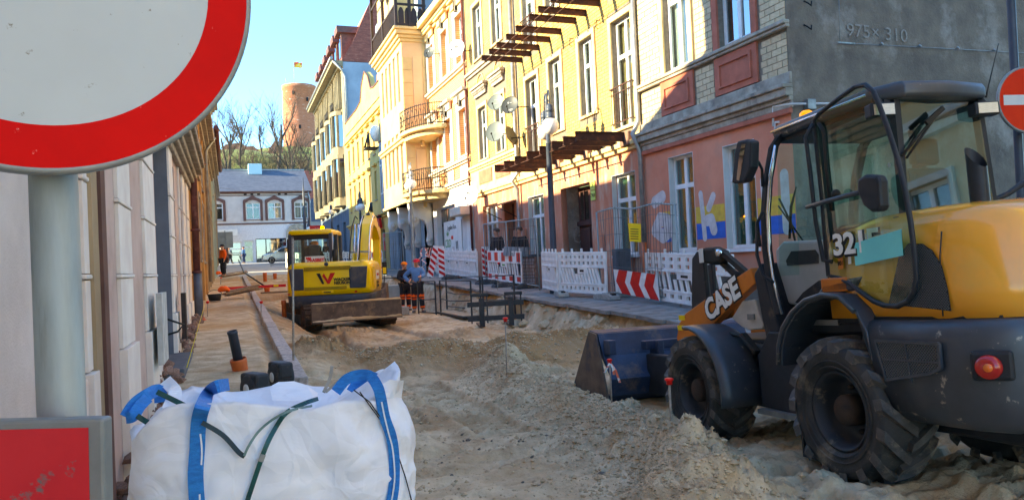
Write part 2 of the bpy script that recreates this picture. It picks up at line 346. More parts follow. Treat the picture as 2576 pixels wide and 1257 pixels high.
def H(x, y):
    s = .03 * y
    fl = -.14 + .03 * fbm(x, y, .5, 3, 5)
    fl = fl - .17 * np.exp(-((y - 6.6) / 1.6) ** 2) * sstep(3.3, 3.9, x)
    fl = fl + sstep(26.5, 36, y) * (s - .12 - fl) * sstep(6.8, 5.2, x + sstep(36, 45, y) * -3)
    # left fill by the kerb
    lk = s - .10 + .04 * fbm(x, y, 1.2, 3, 8)
    t = sstep(2.1 + 1.6 * sstep(22, 27, y), .75 + 1.3 * sstep(22, 27, y), x) * sstep(9.2, 11.0, y)
    z = fl + (lk - fl) * t * np.where(y < 26, .85, 1)
    # right bank
    e = 6.82 + .34 * fbm(x * 0, y, .9, 3, 3); bk = sstep(e - .42 - .5 * fbm(x, y, .8, 3, 9), e + .1, x)
    z = z + (s - .05 - z) * bk + .30 * bk * (1 - bk) * 4 * fbm(x, y, 1.9, 4, 21)
    # rubbly ground near the bag, footpath
    near = sstep(1.1, .2, x) * sstep(8.6, 7.6, y)
    z = z + near * (.06 + .12 * fbm(x, y, 1.5, 3, 12))
    path = sstep(.72, .64, x) * sstep(8.0, 8.9, y)
    z = z + path * (s - .05 + .012 * fbm(x, y, 2.5, 4, 31) - .10 * sstep(.36, .5, x) * (1 - .5 * sstep(14, 22, y)) - z)
    # heaps
    rough = np.zeros_like(x)
    d, h = seg_d(x, y, WIND); wv = 1 + .7 * fbm(x, y, 1.3, 2, 41); g = np.exp(-(d / (.36 * wv)) ** 2); z = z + (h * .8 + .09) * g; rough += g
    d, h = seg_d(x, y, MOUND); wv = 1 + .5 * fbm(x, y, 1.1, 2, 43); g = np.exp(-(d / (.62 * wv)) ** 2); z = z + (h + .10) * g; rough += g
    for cx, cy, hh, ww in ((2.95,4.35,.16,.22),(2.55,3.9,.1,.3),(3.45,9.7,.14,.35),(3.3,8.9,.1,.4),(1.35,6.3,.12,.3),(1.1,7.2,.12,.35),(4.4,12.6,.12,.5),(1.5,14.2,.16,.5),(2.2,17.0,.1,.6),(5.0,16.0,.1,.7),(5.2,13.4,.14,.6),(3.0,13.4,.1,.6),(1.25,12.2,.12,.4),(2.6,19.0,.10,.5),(4.9,19.5,.16,.5),(5.2,22,.12,.6)):
        g = np.exp(-((x - cx) ** 2 + (y - cy) ** 2) / ww ** 2); z = z + hh * g; rough += g * .8
    # a cut step left standing in the heap
    g = sstep(3.35, 3.4, x) * sstep(4.4, 4.2, x) * sstep(9.55, 9.6, y) * sstep(10.6, 10.2, y); z = z + .09 * g
    # caterpillar ruts behind the excavator
    for xa, xb in ((2.2, 1.75), (4.05, 3.55)):
        xc = xa + (xb - xa) * (y - 12.5) / 8; on = sstep(12.3, 12.8, y) * sstep(21, 20, y) * sstep(.30, .24, np.abs(x - xc))
        z = z + on * (-.07 + .014 * np.sign(np.sin(y * 2 * math.pi / .13))) + .05 * sstep(12.3, 12.8, y) * sstep(21, 20, y) * np.exp(-((np.abs(x - xc) - .38) / .09) ** 2)
    # tyre lugs pressed into the sand
    for xc, y0, y1, k in ((3.98, 2.0, 3.75, 1), (5.35, 2.0, 9, 1), (3.25, 1.8, 4.1, -1), (4.55, 1.8, 4.6, 1), (5.3, 12.2, 15.5, 1), (2.3, 6.4, 10.2, 1), (1.55, 7.2, 10.4, -1)):
        on = sstep(y0, y0 + .3, y) * sstep(y1, y1 - .3, y) * sstep(.27, .22, np.abs(x - xc))
        z = z + on * (-.05 + .034 * np.sin((y + k * .5 * np.abs(x - xc)) * 2 * math.pi / .155)) + .035 * sstep(y0, y0 + .3, y) * sstep(y1, y1 - .3, y) * np.exp(-((np.abs(x - xc) - .3) / .07) ** 2)
    rough = np.clip(rough, 0, 1.2) + .5 * bk * (1 - bk) * 4 + near * .7
    fine = fbm(x, y, 7, 5, 51); lump = np.abs(fbm(x, y, 12, 4, 61)) + .6 * np.clip(fbm(x, y, 17, 2, 65), 0, 1)
    patch = sstep(-.1, .35, fbm(x, y, .9, 3, 71))
    z = z + (1 - path * .9) * ((.026 + .06 * rough) * fine + (.05 + .085 * rough) * lump * (.2 + 1.1 * patch))
    z = z - (1 - path) * .06 * sstep(.2, .42, fbm(x * .6, y * 2.2, 1.6, 4, 81)) * (1 - rough * .5)
    # tall crust edges scraped by the bucket
    z = z + (1 - path) * .085 * np.abs(fbm(x * .8, y * 2.6, 1.7, 4, 91)) * sstep(9, 7, y) * sstep(.9, 1.3, x)
    return z
def Hs(x, y): return float(H(np.array([float(x)]), np.array([float(y)]))[0])
xs = np.concatenate([np.arange(-.9, .9, .034), np.arange(.9, 4.6, .02), np.arange(4.6, 7.0, .034), [7.0, 7.1]])
ys = np.concatenate([np.arange(-2, 1.5, .12), np.arange(1.5, 3, .034), np.arange(3, 10.6, .021), np.arange(10.6, 13, .034), np.arange(13, 24, .06), np.arange(24, 46.2, .16)])
X, Y = np.meshgrid(xs, ys); Z = H(X, Y)
nx, ny = len(xs), len(ys); me = bpy.data.meshes.new('ground'); vv = np.stack([X.ravel(), Y.ravel(), Z.ravel()], 1)
ii = (np.arange(ny - 1)[:, None] * nx + np.arange(nx - 1)[None]).ravel(); ff = np.stack([ii, ii + 1, ii + nx + 1, ii + nx], 1)
me.vertices.add(len(vv)); me.vertices.foreach_set('co', vv.ravel()); me.loops.add(ff.size); me.loops.foreach_set('vertex_index', ff.ravel().astype(np.int32))
me.polygons.add(len(ff)); me.polygons.foreach_set('loop_start', np.arange(0, ff.size, 4, dtype=np.int32)); me.polygons.foreach_set('use_smooth', np.ones(len(ff), bool)); me.update(); me.validate()
dm, _ = seg_d(X, Y, [(1.4,12.2,0),(2.3,11.3,0),(3.7,11.0,0),(5.0,11.5,0),(6.2,12.2,0)]); pth = sstep(.80, .62, X) * sstep(8.0, 8.9, Y)
moist = np.clip(np.exp(-(dm / .95) ** 2) * 1.0 + sstep(11.0, 13.5, Y) * (.35 + 1.2 * fbm(X, Y, .5, 4, 99)) + .45 * sstep(-.05, .5, fbm(X, Y, 1.1, 5, 121)) * sstep(9, 8, Y), 0, 1) * (1 - pth) * (1 - .8 * sstep(6.0, 6.5, X)) + .3 * pth * sstep(.3, .5, X)
moist = np.clip(moist + .25 * fbm(X, Y, 5, 4, 131) * (moist > .05), 0, 1); at = me.attributes.new('moist', 'FLOAT', 'POINT'); at.data.foreach_set('value', moist.ravel().astype(np.float32))
n_ = M_['sand'].node_tree; a_ = n_.nodes.new('ShaderNodeAttribute'); a_.attribute_name = 'moist'; x_ = n_.nodes.new('ShaderNodeMix'); x_.data_type = 'RGBA'; b_ = n_.nodes['Principled BSDF'].inputs['Base Color']; src = b_.links[0].from_socket
n_.links.new(a_.outputs['Fac'], x_.inputs[0]); n_.links.new(src, x_.inputs[6]); x_.inputs[7].default_value = S(166,128,88); n_.links.new(x_.outputs[2], b_)
me.materials.append(M_['sand']); go = bpy.data.objects.new('ground', me); col.objects.link(go); go['kind'] = 'structure'; go['label'] = 'excavated sandy street bed with heaps and tyre tracks'
# loose clods
rng = np.random.RandomState(3); cl = MB(); cl.v = []; ico = [(0,0,1),(.9,0,.2),(.28,.85,.25),(-.72,.53,.2),(-.72,-.53,.25),(.28,-.85,.2),(.0,.0,-.8)]
icf = [(0,1,2),(0,2,3),(0,3,4),(0,4,5),(0,5,1),(6,2,1),(6,3,2),(6,4,3),(6,5,4),(6,1,5)]
n = 9000; cx = []; cy = []
for P, wd, k in ((WIND, .55, 17000), (MOUND, .7, 6000)):
    P = np.array(P); t = rng.rand(k) * (len(P) - 1); i = t.astype(int); f_ = (t - i)[:, None]; q = P[i] * (1 - f_) + P[i + 1] * f_
    cx.append(q[:, 0] + rng.randn(k) * wd * .6); cy.append(q[:, 1] + rng.randn(k) * wd * .6)
cx.append(rng.rand(4000) * 2.6 + .9); cy.append(rng.rand(4000) * 6.5 + 3); cx.append(rng.rand(800) * 1.0 + 5.9); cy.append(rng.rand(800) * 14 + 11)
cx.append(rng.rand(500) * 1.2 - .6); cy.append(rng.rand(500) * 4 + 4.5)
cx = np.concatenate(cx); cy = np.concatenate(cy); cz = H(cx, cy); cs = .004 + .026 * rng.rand(len(cx)) ** 9 + .010 * rng.rand(len(cx)) ** 2
for a in range(len(cx)):
    b = len(cl.v); th = rng.rand() * 6.28; c_, s_ = math.cos(th), math.sin(th); s = cs[a]
    for (p, q, r) in ico: k = 1 + (rng.rand() - .5) * .5; cl.v.append(Vector((cx[a] + (p*c_ - q*s_) * s * k, cy[a] + (p*s_ + q*c_) * s * k, cz[a] + r * s * .75 * k)))
    for t in icf: cl.f.append([b + i for i in t]); cl.sm.append(False)
cl.build('clods', 'clod', fix=False, kind='stuff')['label'] = 'loose clods of sandy earth scattered over the heaps'
# the lie of the land around the dig
def quad(name, pts, mt, lab=None):
    o = MB().poly(pts).build(name, mt); o['kind'] = 'structure'
    if lab: o['label'] = lab
    return o
quad('footpath', [(-60,46.1,ST(46)-.11),(60,46.1,ST(46)-.11),(60,120,ST(120)),(-60,120,ST(120))], 'asphalt', 'pale sunlit street beyond the dig')
quad('pavement', [(7.02,-2,ST(-2)-.03),(40,-2,ST(-2)-.03),(40,46.1,ST(46.1)-.03),(7.02,46.1,ST(46.1)-.03)], 'pave', 'grey pavement along the tenements')
quad('yard', [(-60,-40,-1.25),(-.88,-40,-1.25),(-.88,46.1,ST(46.1)-.15),(-60,46.1,ST(46.1)-.15)], 'pave')
quad('street', [(-.88,-40,-.3),(60,-40,-.3),(60,-1.98,-.16),(-.88,-1.98,-.16)], 'sand')
# kerb
root = None
kb = bpy.data.objects.new('kerb', None); col.objects.link(kb); kb['kind'] = 'structure'; kb['label'] = 'row of new stone kerbs edging the sand footpath'
km = None
for i in range(36):
    y0 = 8.95 + i * 1.0; b = MB(); b.M = Matrix.Translation((.70, y0, ST(y0) - .02)) @ Matrix.Rotation(math.atan(.03), 4, 'X')
    if km is None: o = b.box(-.09, .09, 0, .985, -.32, 0).build('kerbstone', 'kerbstone', bevel=.012); km = o.data; o.data.transform(b.M.inverted())
    else: o = bpy.data.objects.new('kerbstone', km); col.objects.link(o); q = o.modifiers.new('bevel', 'BEVEL'); q.width = .012; q.segments = 2
    o.matrix_basis = b.M @ Matrix.Translation((random.uniform(-.006, .006), 0, random.uniform(-.008, .004))); o.parent = kb
# paving slabs along the edge of the dig
ps = bpy.data.objects.new('pavement_edge', None); col.objects.link(ps); ps['kind'] = 'structure'; ps['label'] = 'undermined edge of grey paving slabs above the dig'
sm_ = None
for r_ in range(3):
    for i in range(48):
        y0 = 10.2 + i * .5 + (r_ % 2) * .25
        if sm_ is None: o = MB().box(-.242, .242, -.242, .242, -.07, 0).build('slab', 'pave', bevel=.008); sm_ = o.data
        else: o = bpy.data.objects.new('slab', sm_); col.objects.link(o)
        o.matrix_basis = rotM((7.0 + r_ * .5 + random.uniform(-.05, .05) * (r_ == 0), y0, ST(y0) + .028 + random.uniform(-.004, .004)), R(1.7) + random.uniform(-.01, .01), random.uniform(-.012, .012), random.uniform(-.03, .03) * (r_ == 0)); o.parent = ps

# crumpled woven plastic: crease relief
def crease(name, sc1=4.2, sc2=11, dist=.05):
    n = M_[name].node_tree; nd = n.nodes; l = n.links; tc = nd.new('ShaderNodeTexCoord'); ns = nd.new('ShaderNodeTexNoise'); ns.inputs['Scale'].default_value = 3; l.new(tc.outputs['Object'], ns.inputs[0])
    vm = nd.new('ShaderNodeVectorMath'); vm.operation = 'MULTIPLY_ADD'; vm.inputs[1].default_value = (.35, .35, .35); l.new(ns.outputs['Color'], vm.inputs[0]); l.new(tc.outputs['Object'], vm.inputs[2]); prev = None
    for s_, d_ in ((sc1, dist), (sc2, dist * .35)):
        v = nd.new('ShaderNodeTexVoronoi'); v.feature = 'DISTANCE_TO_EDGE'; v.inputs['Scale'].default_value = s_; l.new(vm.outputs[0], v.inputs['Vector'])
        mr = nd.new('ShaderNodeMapRange'); mr.inputs[2].default_value = .45; l.new(v.outputs['Distance'], mr.inputs[0])
        b = nd.new('ShaderNodeBump'); b.inputs['Strength'].default_value = .5; b.inputs['Distance'].default_value = d_; b.invert = True; l.new(mr.outputs[0], b.inputs['Height'])
        if prev: l.new(prev.outputs[0], b.inputs['Normal'])
        prev = b
    l.new(prev.outputs[0], nd['Principled BSDF'].inputs['Normal'])
crease('bag', 2.6, 8, .035)
# ------------------------------------------------------------------ facades: u along the street, v out of the wall, z up
class F_:
    def __init__(s, x, sg): s.x = x; s.s = sg
    def P(s, u, v, z): return (s.x + s.s * v, u, z)
class FE(F_):                                                # end wall facing the camera: u along X, v towards -Y
    def __init__(s, y): s.y = y
    def P(s, u, v, z): return (u, s.y - v, z)
RT = F_(9.2, -1); LF = F_(-.8, 1)
def fb(b, F, u0, u1, v0, v1, z0, z1):
    p, q = F.P(u0, v0, z0), F.P(u1, v1, z1); return b.box(p[0], q[0], p[1], q[1], p[2], q[2])
def wall(par, F, u0, u1, z0, z1, holes, mt, th=.25, name='wall', v=0):
    us = sorted({u0, u1, *[a for h in holes for a in h[:2] if u0 < a < u1]}); zs = sorted({z0, z1, *[a for h in holes for a in h[2:4] if z0 < a < z1]}); b = MB()
    for a, c in zip(us, us[1:]):
        for d, e in zip(zs, zs[1:]):
            m_, n_ = (a + c) / 2, (d + e) / 2
            if any(h[0] < m_ < h[1] and h[2] < n_ < h[3] for h in holes): continue
            b.poly([F.P(a, v, d), F.P(c, v, d), F.P(c, v, e), F.P(a, v, e)])
    for a, c, d, e in [h[:4] for h in holes]:
        for p, q in (((a, d), (c, d)), ((c, d), (c, e)), ((c, e), (a, e)), ((a, e), (a, d))):
            b.poly([F.P(p[0], v, p[1]), F.P(q[0], v, q[1]), F.P(q[0], v - th, q[1]), F.P(p[0], v - th, p[1])])
    return b.build(name, mt, par, fix=False)
def win(par, F, u0, u1, z0, z1, rec=.16, cols=2, tr=.68, fw_=.07, cur='curtain', fm='white_frame', pane='pane', sill='stone_trim', sur=None, sw=.12, v=0, open_=False, name='window'):
    b = MB(); v0 = v - rec; fd = .06
    fb(b, F, u0, u1, v0 - fd, v0, z0, z0 + fw_); fb(b, F, u0, u1, v0 - fd, v0, z1 - fw_, z1)
    fb(b, F, u0, u0 + fw_, v0 - fd, v0 - .001, z0 + fw_, z1 - fw_); fb(b, F, u1 - fw_, u1, v0 - fd, v0 - .001, z0 + fw_, z1 - fw_)
    zt = z0 + (z1 - z0) * tr if tr else z1
    if tr: fb(b, F, u0 + fw_, u1 - fw_, v0 - fd, v0 + .012, zt - .05, zt + .05)
    du = (u1 - u0) / cols
    for i in range(1, cols): fb(b, F, u0 + du * i - .05, u0 + du * i + .05, v0 - fd, v0 + .006, z0 + fw_, z1 - fw_)
    o = b.build(name, fm, par, fix=False)
    for i in range(cols):
        a, c = u0 + du * i + (fw_ if i == 0 else .05), u0 + du * (i + 1) - (fw_ if i == cols - 1 else .05)
        for d, e in (((z0 + fw_, zt - .05), (zt + .05, z1 - fw_)) if tr else ((z0 + fw_, z1 - fw_),)):
            q = MB(); fb(q, F, a, c, v0 - .035, v0 - .03, d, e); q.build('pane', pane, o, fix=False)
    q = MB(); fb(q, F, u0 + .005, u1 - .005, v0 - .16, v0 - .13, z0 + .005, z1 - .005); q.build('curtain' if 'curtain' in cur else 'room', cur, o, fix=False)
    if sill: q = MB(); fb(q, F, u0 - .05, u1 + .05, v0 + .02, v + .07, z0 - .07, z0 - .004); q.build('sill', sill, o, fix=False)
    if sur:
        q = MB(); fb(q, F, u0 - sw, u0 - .002, v + .003, v + .05, z0 - .07, z1); fb(q, F, u1 + .002, u1 + sw, v + .003, v + .05, z0 - .07, z1); fb(q, F, u0 - sw, u1 + sw, v + .003, v + .055, z1 + .002, z1 + sw)
        q.build('surround', sur, o, fix=False)
    return o
def reveal(o, F, a, c, d, e, mt='ground_white', dp=.128):
    q = MB(); fb(q, F, c - .012, c, -dp, .004, d, e); q.build('reveal', mt, o, fix=False); q = MB(); fb(q, F, a, a + .012, -dp, .004, d, e); q.build('reveal', mt, o, fix=False); q = MB(); fb(q, F, a + .012, c - .012, -dp, .004, e - .012, e); q.build('reveal', mt, o, fix=False)
def course(par, F, u0, u1, prof, mt, name='cornice', v=0):   # profile of (v0,v1,z0,z1) boxes
    b = MB()
    for a, c, d, e in prof: fb(b, F, u0, u1, v + a, v + c, d, e)
    return b.build(name, mt, par, bevel=.012, seg=1)
BM = {}
def bricks(par, F, rects, holes, mt, key, L=.25, Hh=.075, g=.012, keep=300, off=.012, name='brick'):
    allb = []
    for (u0, u1, z0, z1) in rects:
        k = 0; z = z0
        while z + Hh <= z1 + 1e-6:
            u = u0 - (L + g) * (.5 if k % 2 else 0)
            while u < u1:
                segs = [(max(u, u0), min(u + L, u1))]
                for h in holes:
                    if z < h[3] and z + Hh > h[2]: segs = [t for a, c in segs for t in (((a, min(c, h[0])), (max(a, h[1]), c)) if a < h[1] and c > h[0] else ((a, c),)) if t[1] - t[0] > .03]
                allb += [(a, c, z) for a, c in segs if c - a > .03]
                u += L + g
            z += Hh + g; k += 1
    cp = Vector((0, 0, CZ)); allb.sort(key=lambda t: (Vector(F.P((t[0]+t[1])/2, 0, t[2])) - cp).length + (0 if t[2] < 9 else 50))
    me_ = None
    for a, c, z in allb[:keep]:
        if me_ is None:
            q = MB(); fb(q, F, -.5, .5, 0, 1, 0, 1); me_ = bpy.data.meshes.new('brick'); me_.from_pydata([tuple(Vector(p) - Vector(F.P(0, 0, 0))) for p in q.v], [], q.f); me_.materials.append(M_[mt])
        o = bpy.data.objects.new(name, me_); col.objects.link(o); o.location = F.P((a + c) / 2, 0, z); o.scale = (off + random.uniform(-.003, .003), c - a, Hh); o.parent = par; o.matrix_parent_inverse = wm(par).inverted()
    q = MB()
    for a, c, z in allb[keep:]: fb(q, F, a, c, 0, off + random.uniform(-.003, .003), z, z + Hh)
    if allb[keep:]: q.build(name + 'work', mt, par, kind='stuff', fix=False)
def pipe(par, F, pts, r, mt, name='downpipe'):
    return MB().tube([F.P(*p) for p in pts], r, 10).build(name, mt, par)
def solid(par, x0, x1, y0, y1, z0, z1, mt, name='body'): return MB().box(x0, x1, y0, y1, z0, z1).build(name, mt, par, fix=False)
# ================= right: brick corner tenement (red ground floor)
B = thing('tenement', (9.2, 10.5, ST(10.5)), 'corner tenement with red plaster ground floor, pale brick above and dark blank gable', 'building', 'tenements on the sunny side')
h1 = [(13.5,14.45,1.5,3.58),(11.52,12.48,1.5,3.52),(13.42,14.36,5.46,7.7),(11.4,12.4,5.46,7.7),(13.42,14.36,8.9,11),(11.4,12.4,8.9,11)]
wall(B, RT, 10.5, 15.5, .0, 4.0, h1[:2], 'red_plaster', th=.32)
wall(B, RT, 10.5, 15.5, 4.0, 12.2, h1[2:], 'brick_mortar', th=.32, name='upper_wall')
course(B, RT, 10.42, 15.5, [(0,.05,3.88,4.0),(0,.09,4.0,4.08),(0,.17,4.08,4.22),(0,.22,4.22,4.29),(0,.06,4.29,4.5)], 'stone_trim')
q = MB(); fb(q, RT, 10.45, 15.5, 0, .08, 3.78, 3.88); q.build('moulding', 'panel_red', B, bevel=.02)
course(B, RT, 10.42, 15.5, [(0,.10,5.27,5.33),(0,.14,5.33,5.40)], 'stone_trim', 'string_course')
for u0, u1 in ((13.3,14.55),(11.27,12.55)):
    q = MB(); fb(q, RT, u0, u1, .004, .05, 4.52, 5.26); q.build('panel', 'panel_red', B)
    q = MB(); fb(q, RT, u0 + .14, u0 + .2, .05, .085, 4.64, 5.14); fb(q, RT, u1 - .2, u1 - .14, .05, .085, 4.64, 5.14); fb(q, RT, u0 + .2, u1 - .2, .05, .085, 5.08, 5.14); fb(q, RT, u0 + .2, u1 - .2, .05, .085, 4.64, 4.68); q.build('panel_moulding', 'panel_red', B)
bricks(B, RT, [(10.52,15.48,4.51,5.26),(10.52,15.48,5.41,9.6)], [(13.24,14.6,4.4,5.3),(11.2,12.62,4.4,5.3),(13.2,14.58,5.4,7.95),(11.18,12.62,5.4,7.95),(13.2,14.58,8.8,11.2),(11.18,12.62,8.8,11.2)], 'brick_yellow', 'b1', L=.25, Hh=.105, g=.014)
for a, c, d, e in ((13.5,14.45,1.5,3.58),(11.52,12.48,1.5,3.52)):
    o = win(B, RT, a, c, d, e, .13, cur='curtain_green', sill='white_frame'); reveal(o, RT, a, c, d, e)
for z in (5.46, 8.9):
    for u0, u1 in ((13.42,14.36),(11.4,12.4)): win(B, RT, u0, u1, z, z + 2.2, .12, cur='curtain' if u0 > 13 else 'dark_room', sur='panel_red' if u0 < 13 else 'yellow_trim', sw=.16, sill=None, pane='pane' if u0 > 13 else 'sky_glass')
# graffiti band: flat paint, slightly proud sheets
def blob(F, pts, rr, v): 
    b = MB()
    for (u, z), (u2, z2) in zip(pts, pts[1:]):
        d = Vector((u2 - u, z2 - z)); n_ = Vector((-d.y, d.x)).normalized() * rr
        v += .0004; b.poly([F.P(u + n_.x, v, z + n_.y), F.P(u2 + n_.x, v, z2 + n_.y), F.P(u2 - n_.x, v, z2 - n_.y), F.P(u - n_.x, v, z - n_.y)])
    for u, z in pts: v += .0004; b.poly([F.P(u + rr * math.cos(t * .5236), v, z + rr * math.sin(t * .5236)) for t in range(12)])
    return b
mat('paint_yellow', S(226,186,70), S(206,160,70), scale=7, rough=.9); mat('paint_blue', S(48,104,196), S(40,88,170), scale=5, rough=.9); mat('paint_white', S(214,204,200), S(190,176,172), scale=5, rough=.9)
mat('chalk', S(158,150,142), S(124,116,108), scale=30, rough=.95)
for a, c in ((14.47,14.85),(12.5,13.48),(10.52,11.5)):
    q = MB(); fb(q, RT, a, c, .0, .003, 2.06, 2.40); q.build('paint_band', 'paint_yellow', B, fix=False)
    q = MB(); fb(q, RT, a, c, .0, .003, 1.72, 2.05); q.build('paint_band', 'paint_blue', B, fix=False)
for pts, rr in (([(15.1,2.65),(14.75,2.75)],.14), ([(15.12,2.0),(14.9,2.25),(14.6,2.2),(14.55,1.95),(14.8,1.85),(15.0,1.95)],.16), ([(13.28,2.66),(13.24,2.3),(13.2,1.75)],.075), ([(12.85,2.58),(13.02,2.35)],.085), ([(13.1,2.1),(12.95,2.12),(12.88,1.9)],.12), ([(11.3,2.7),(11.28,2.2),(11.26,1.85)],.1), ([(10.75,2.75),(10.74,1.8)],.11), ([(14.9,1.2),(14.6,1.22),(14.62,.95)],.05), ([(14.3,1.0),(14.4,.8),(14.3,.6)],.07)):
    blob(RT, pts, rr, .0045).build('graffiti', 'paint_white', B, fix=False)
q = MB(); fb(q, RT, 10.5, 15.45, .004, .045, .25, 1.0); q.build('plinth', 'dark_render', B)
bricks(B, RT, [(13.0,15.2,.32,.8)], [], 'rubble', 'pl', L=.22, Hh=.06, g=.02, keep=40, off=.07, name='plinth_brick')
# gable wall facing the camera, roof
G1 = FE(10.5)
wall(B, G1, 9.2, 26, -.3, 16, [], 'dark_render', name='gable_wall')
solid(B, 9.5, 26, 10.9, 15.5, 12.2, 12.4, 'roof_slate', 'roof'); solid(B, 25.9, 26, 10.6, 28, -.3, 12.2, 'dark_render', 'back_wall')
text('chalk_writing', '975× 310', .34, 'chalk', B, MX(onY(2208, 85, 10.485), (1, 0, -.02), (0, 0, 1)), ext=.001, sx=1.12)
a, b_ = onY(2112, 108, 10.47), onY(2570, 133, 10.47); MB().tube([onY(2110, -40, 10.47), a, b_, b_ + (b_ - a)], .006, 5).build('wire', 'zinc', B)
for t in (.2, .4, .61, .82): p = a.lerp(b_, t); MB().bar(p, p + Vector((0, -.06, .02)), .03, .03).ball(p + Vector((0, -.06, 0)), .025, 8, 6).build('wire_clip', 'zinc', B)
MB().bar(onY(2108, 107, 10.44), onY(2150, 110, 10.44), .02, .025).build('wire_tensioner', 'galv', B)
for y in (10, 70): p = onY(2034, y, 10.44); MB().tube([p + Vector((-.05, .05, .06)), p + Vector((-.04, -.03, 0)), p + Vector((.03, -.03, -.04)), p + Vector((.05, -.02, .04))], .014, 6).build('wall_hook', 'iron', B)
c0 = onY(1990, 262, 10.43); c1 = onY(2300, 258, 10.43)
MB().tube([onX(1945, 318, 9.16), onX(1945, 268, 9.16), c0, c1, c1 + Vector((3, 0, 0))], .02, 6).build('conduit', 'white_frame', B)
MB().tube([onX(1948, 345, 9.16), onX(1950, 308, 9.16), onY(2040, 300, 10.43)], .02, 6).build('conduit', 'white_frame', B)
p = onY(2037, 262, 10.43); MB().box(p.x - .09, p.x + .09, p.y - .06, p.y + .05, p.z - .1, p.z + .08).build('junction_box', 'zinc', B, bevel=.01)
MB().tube([p + Vector((0, 0, -.1)), p + Vector((.05, -.03, -.25)), p + Vector((.1, 0, -.12)), p + Vector((.06, -.03, -.3))], .01, 5).build('cable', 'iron', B)
pipe(B, RT, [(15.5,.09,12),(15.5,.09,4.6),(15.52,.25,4.3),(15.5,.09,3.9),(15.5,.09,1.75)], .055, 'zinc'); pipe(B, RT, [(15.5,.09,1.75),(15.46,.09,.5)], .06, 'pipe_orange')
# ================= brick tenement with bare balcony beams
B = thing('tenement', (9.2, 15.6, ST(15.6)), 'yellow brick tenement with rusted bare balcony beams and number 7 doorway', 'building', 'tenements on the sunny side')
gh = [(15.92,17.12,1.48,3.5),(18.36,20.3,.4,3.5),(21.6,22.9,1.5,3.5),(24.2,25.2,.7,3.5),(25.9,27.6,1.5,3.6)]
wall(B, RT, 15.5, 28.8, 0, 4.2, gh, 'rust_plaster', th=.4)
up = [(15.75,16.75,4.62,7.3),(17.78,18.62,5.3,7.35),(19.85,20.72,5.22,7.35),(21.62,22.6,4.7,7.25),(15.75,16.75,8.1,10.8),(17.78,18.62,8.8,10.8),(19.85,20.72,8.8,10.8),(21.62,22.6,8.15,10.6),(24.7,25.6,5.38,7.35),(26.65,27.6,5.38,7.35),(24.65,25.6,9.25,11.3),(26.75,27.75,9.25,11.3)]
wall(B, RT, 15.5, 28.8, 4.2, 13.2, up, 'brick_mortar', th=.3, name='upper_wall')
bricks(B, RT, [(15.52,23.3,4.4,12.8),(23.55,28.75,4.4,12.8)], [(a - .17, c + .17, d - .2, e + .2) for a, c, d, e in up] + [(23.5,28.8,4.1,5.3),(23.5,28.8,8.55,9.15),(24.4,25.9,7.35,8.3),(26.3,28.0,7.35,8.3),(15.5,23.4,4.0,4.62)], 'brick_mid', 'b2', L=.25, Hh=.08, g=.013, keep=300)
for i, (a, c, d, e) in enumerate(up): win(B, RT, a, c, d, e, .12, cur='curtain' if i % 3 else 'curtain_tan', sur='yellow_trim', sw=.14, sill='yellow_trim', tr=.66)
for a, c, d, e in ((15.92,17.12,1.48,3.5),(21.6,22.9,1.5,3.5)):
    o = win(B, RT, a, c, d, e, .15, cur='curtain_green', sill='white_frame'); reveal(o, RT, a, c, d, e)
win(B, RT, 25.9, 27.6, 1.5, 3.6, .15, cols=3, cur='curtain')
for u0, u1 in ((24.45, 25.85), (26.35, 27.95)):
    q = MB(); fb(q, RT, u0, u1, .03, .22, 8.1, 8.18); fb(q, RT, u0 + .05, u1 - .05, .03, .16, 8.0, 8.1); fb(q, RT, u0 + .12, u1 - .12, .03, .09, 7.78, 8.0)
    for k in range(12): a = u0 + .1 + k * (u1 - u0 - .25) / 11; fb(q, RT, a, a + .05, .09, .14, 7.9, 7.99)
    q.build('window_hood', 'stone_trim', B)
    mid = (u0 + u1) / 2; MB().tube([RT.P(mid + .42 * math.cos(t * math.pi / 10), .03, 8.2 + .42 * math.sin(t * math.pi / 10)) for t in range(11)], .025, 5).build('blind_arch', 'yellow_trim', B)
course(B, RT, 23.45, 28.8, [(0,.10,5.05,5.13),(0,.16,5.13,5.24),(0,.04,4.3,5.05)], 'yellow_trim', 'string_course'); course(B, RT, 23.45, 28.8, [(0,.08,8.72,8.82),(0,.15,8.82,8.94)], 'stone_trim', 'string_course')
course(B, RT, 15.5, 28.8, [(0,.1,4.0,4.1),(0,.16,4.1,4.22),(0,.05,4.22,4.38)], 'yellow_trim', 'string_course'); course(B, RT, 15.5, 28.8, [(0,.15,12.9,13.05),(0,.35,13.05,13.3)], 'yellow_trim', 'eaves')
for a in (24.3, 26.2): q = MB(); fb(q, RT, a, a + 1.5, .04, .07, 4.45, 4.95); q.build('apron_panel', 'panel_red', B)
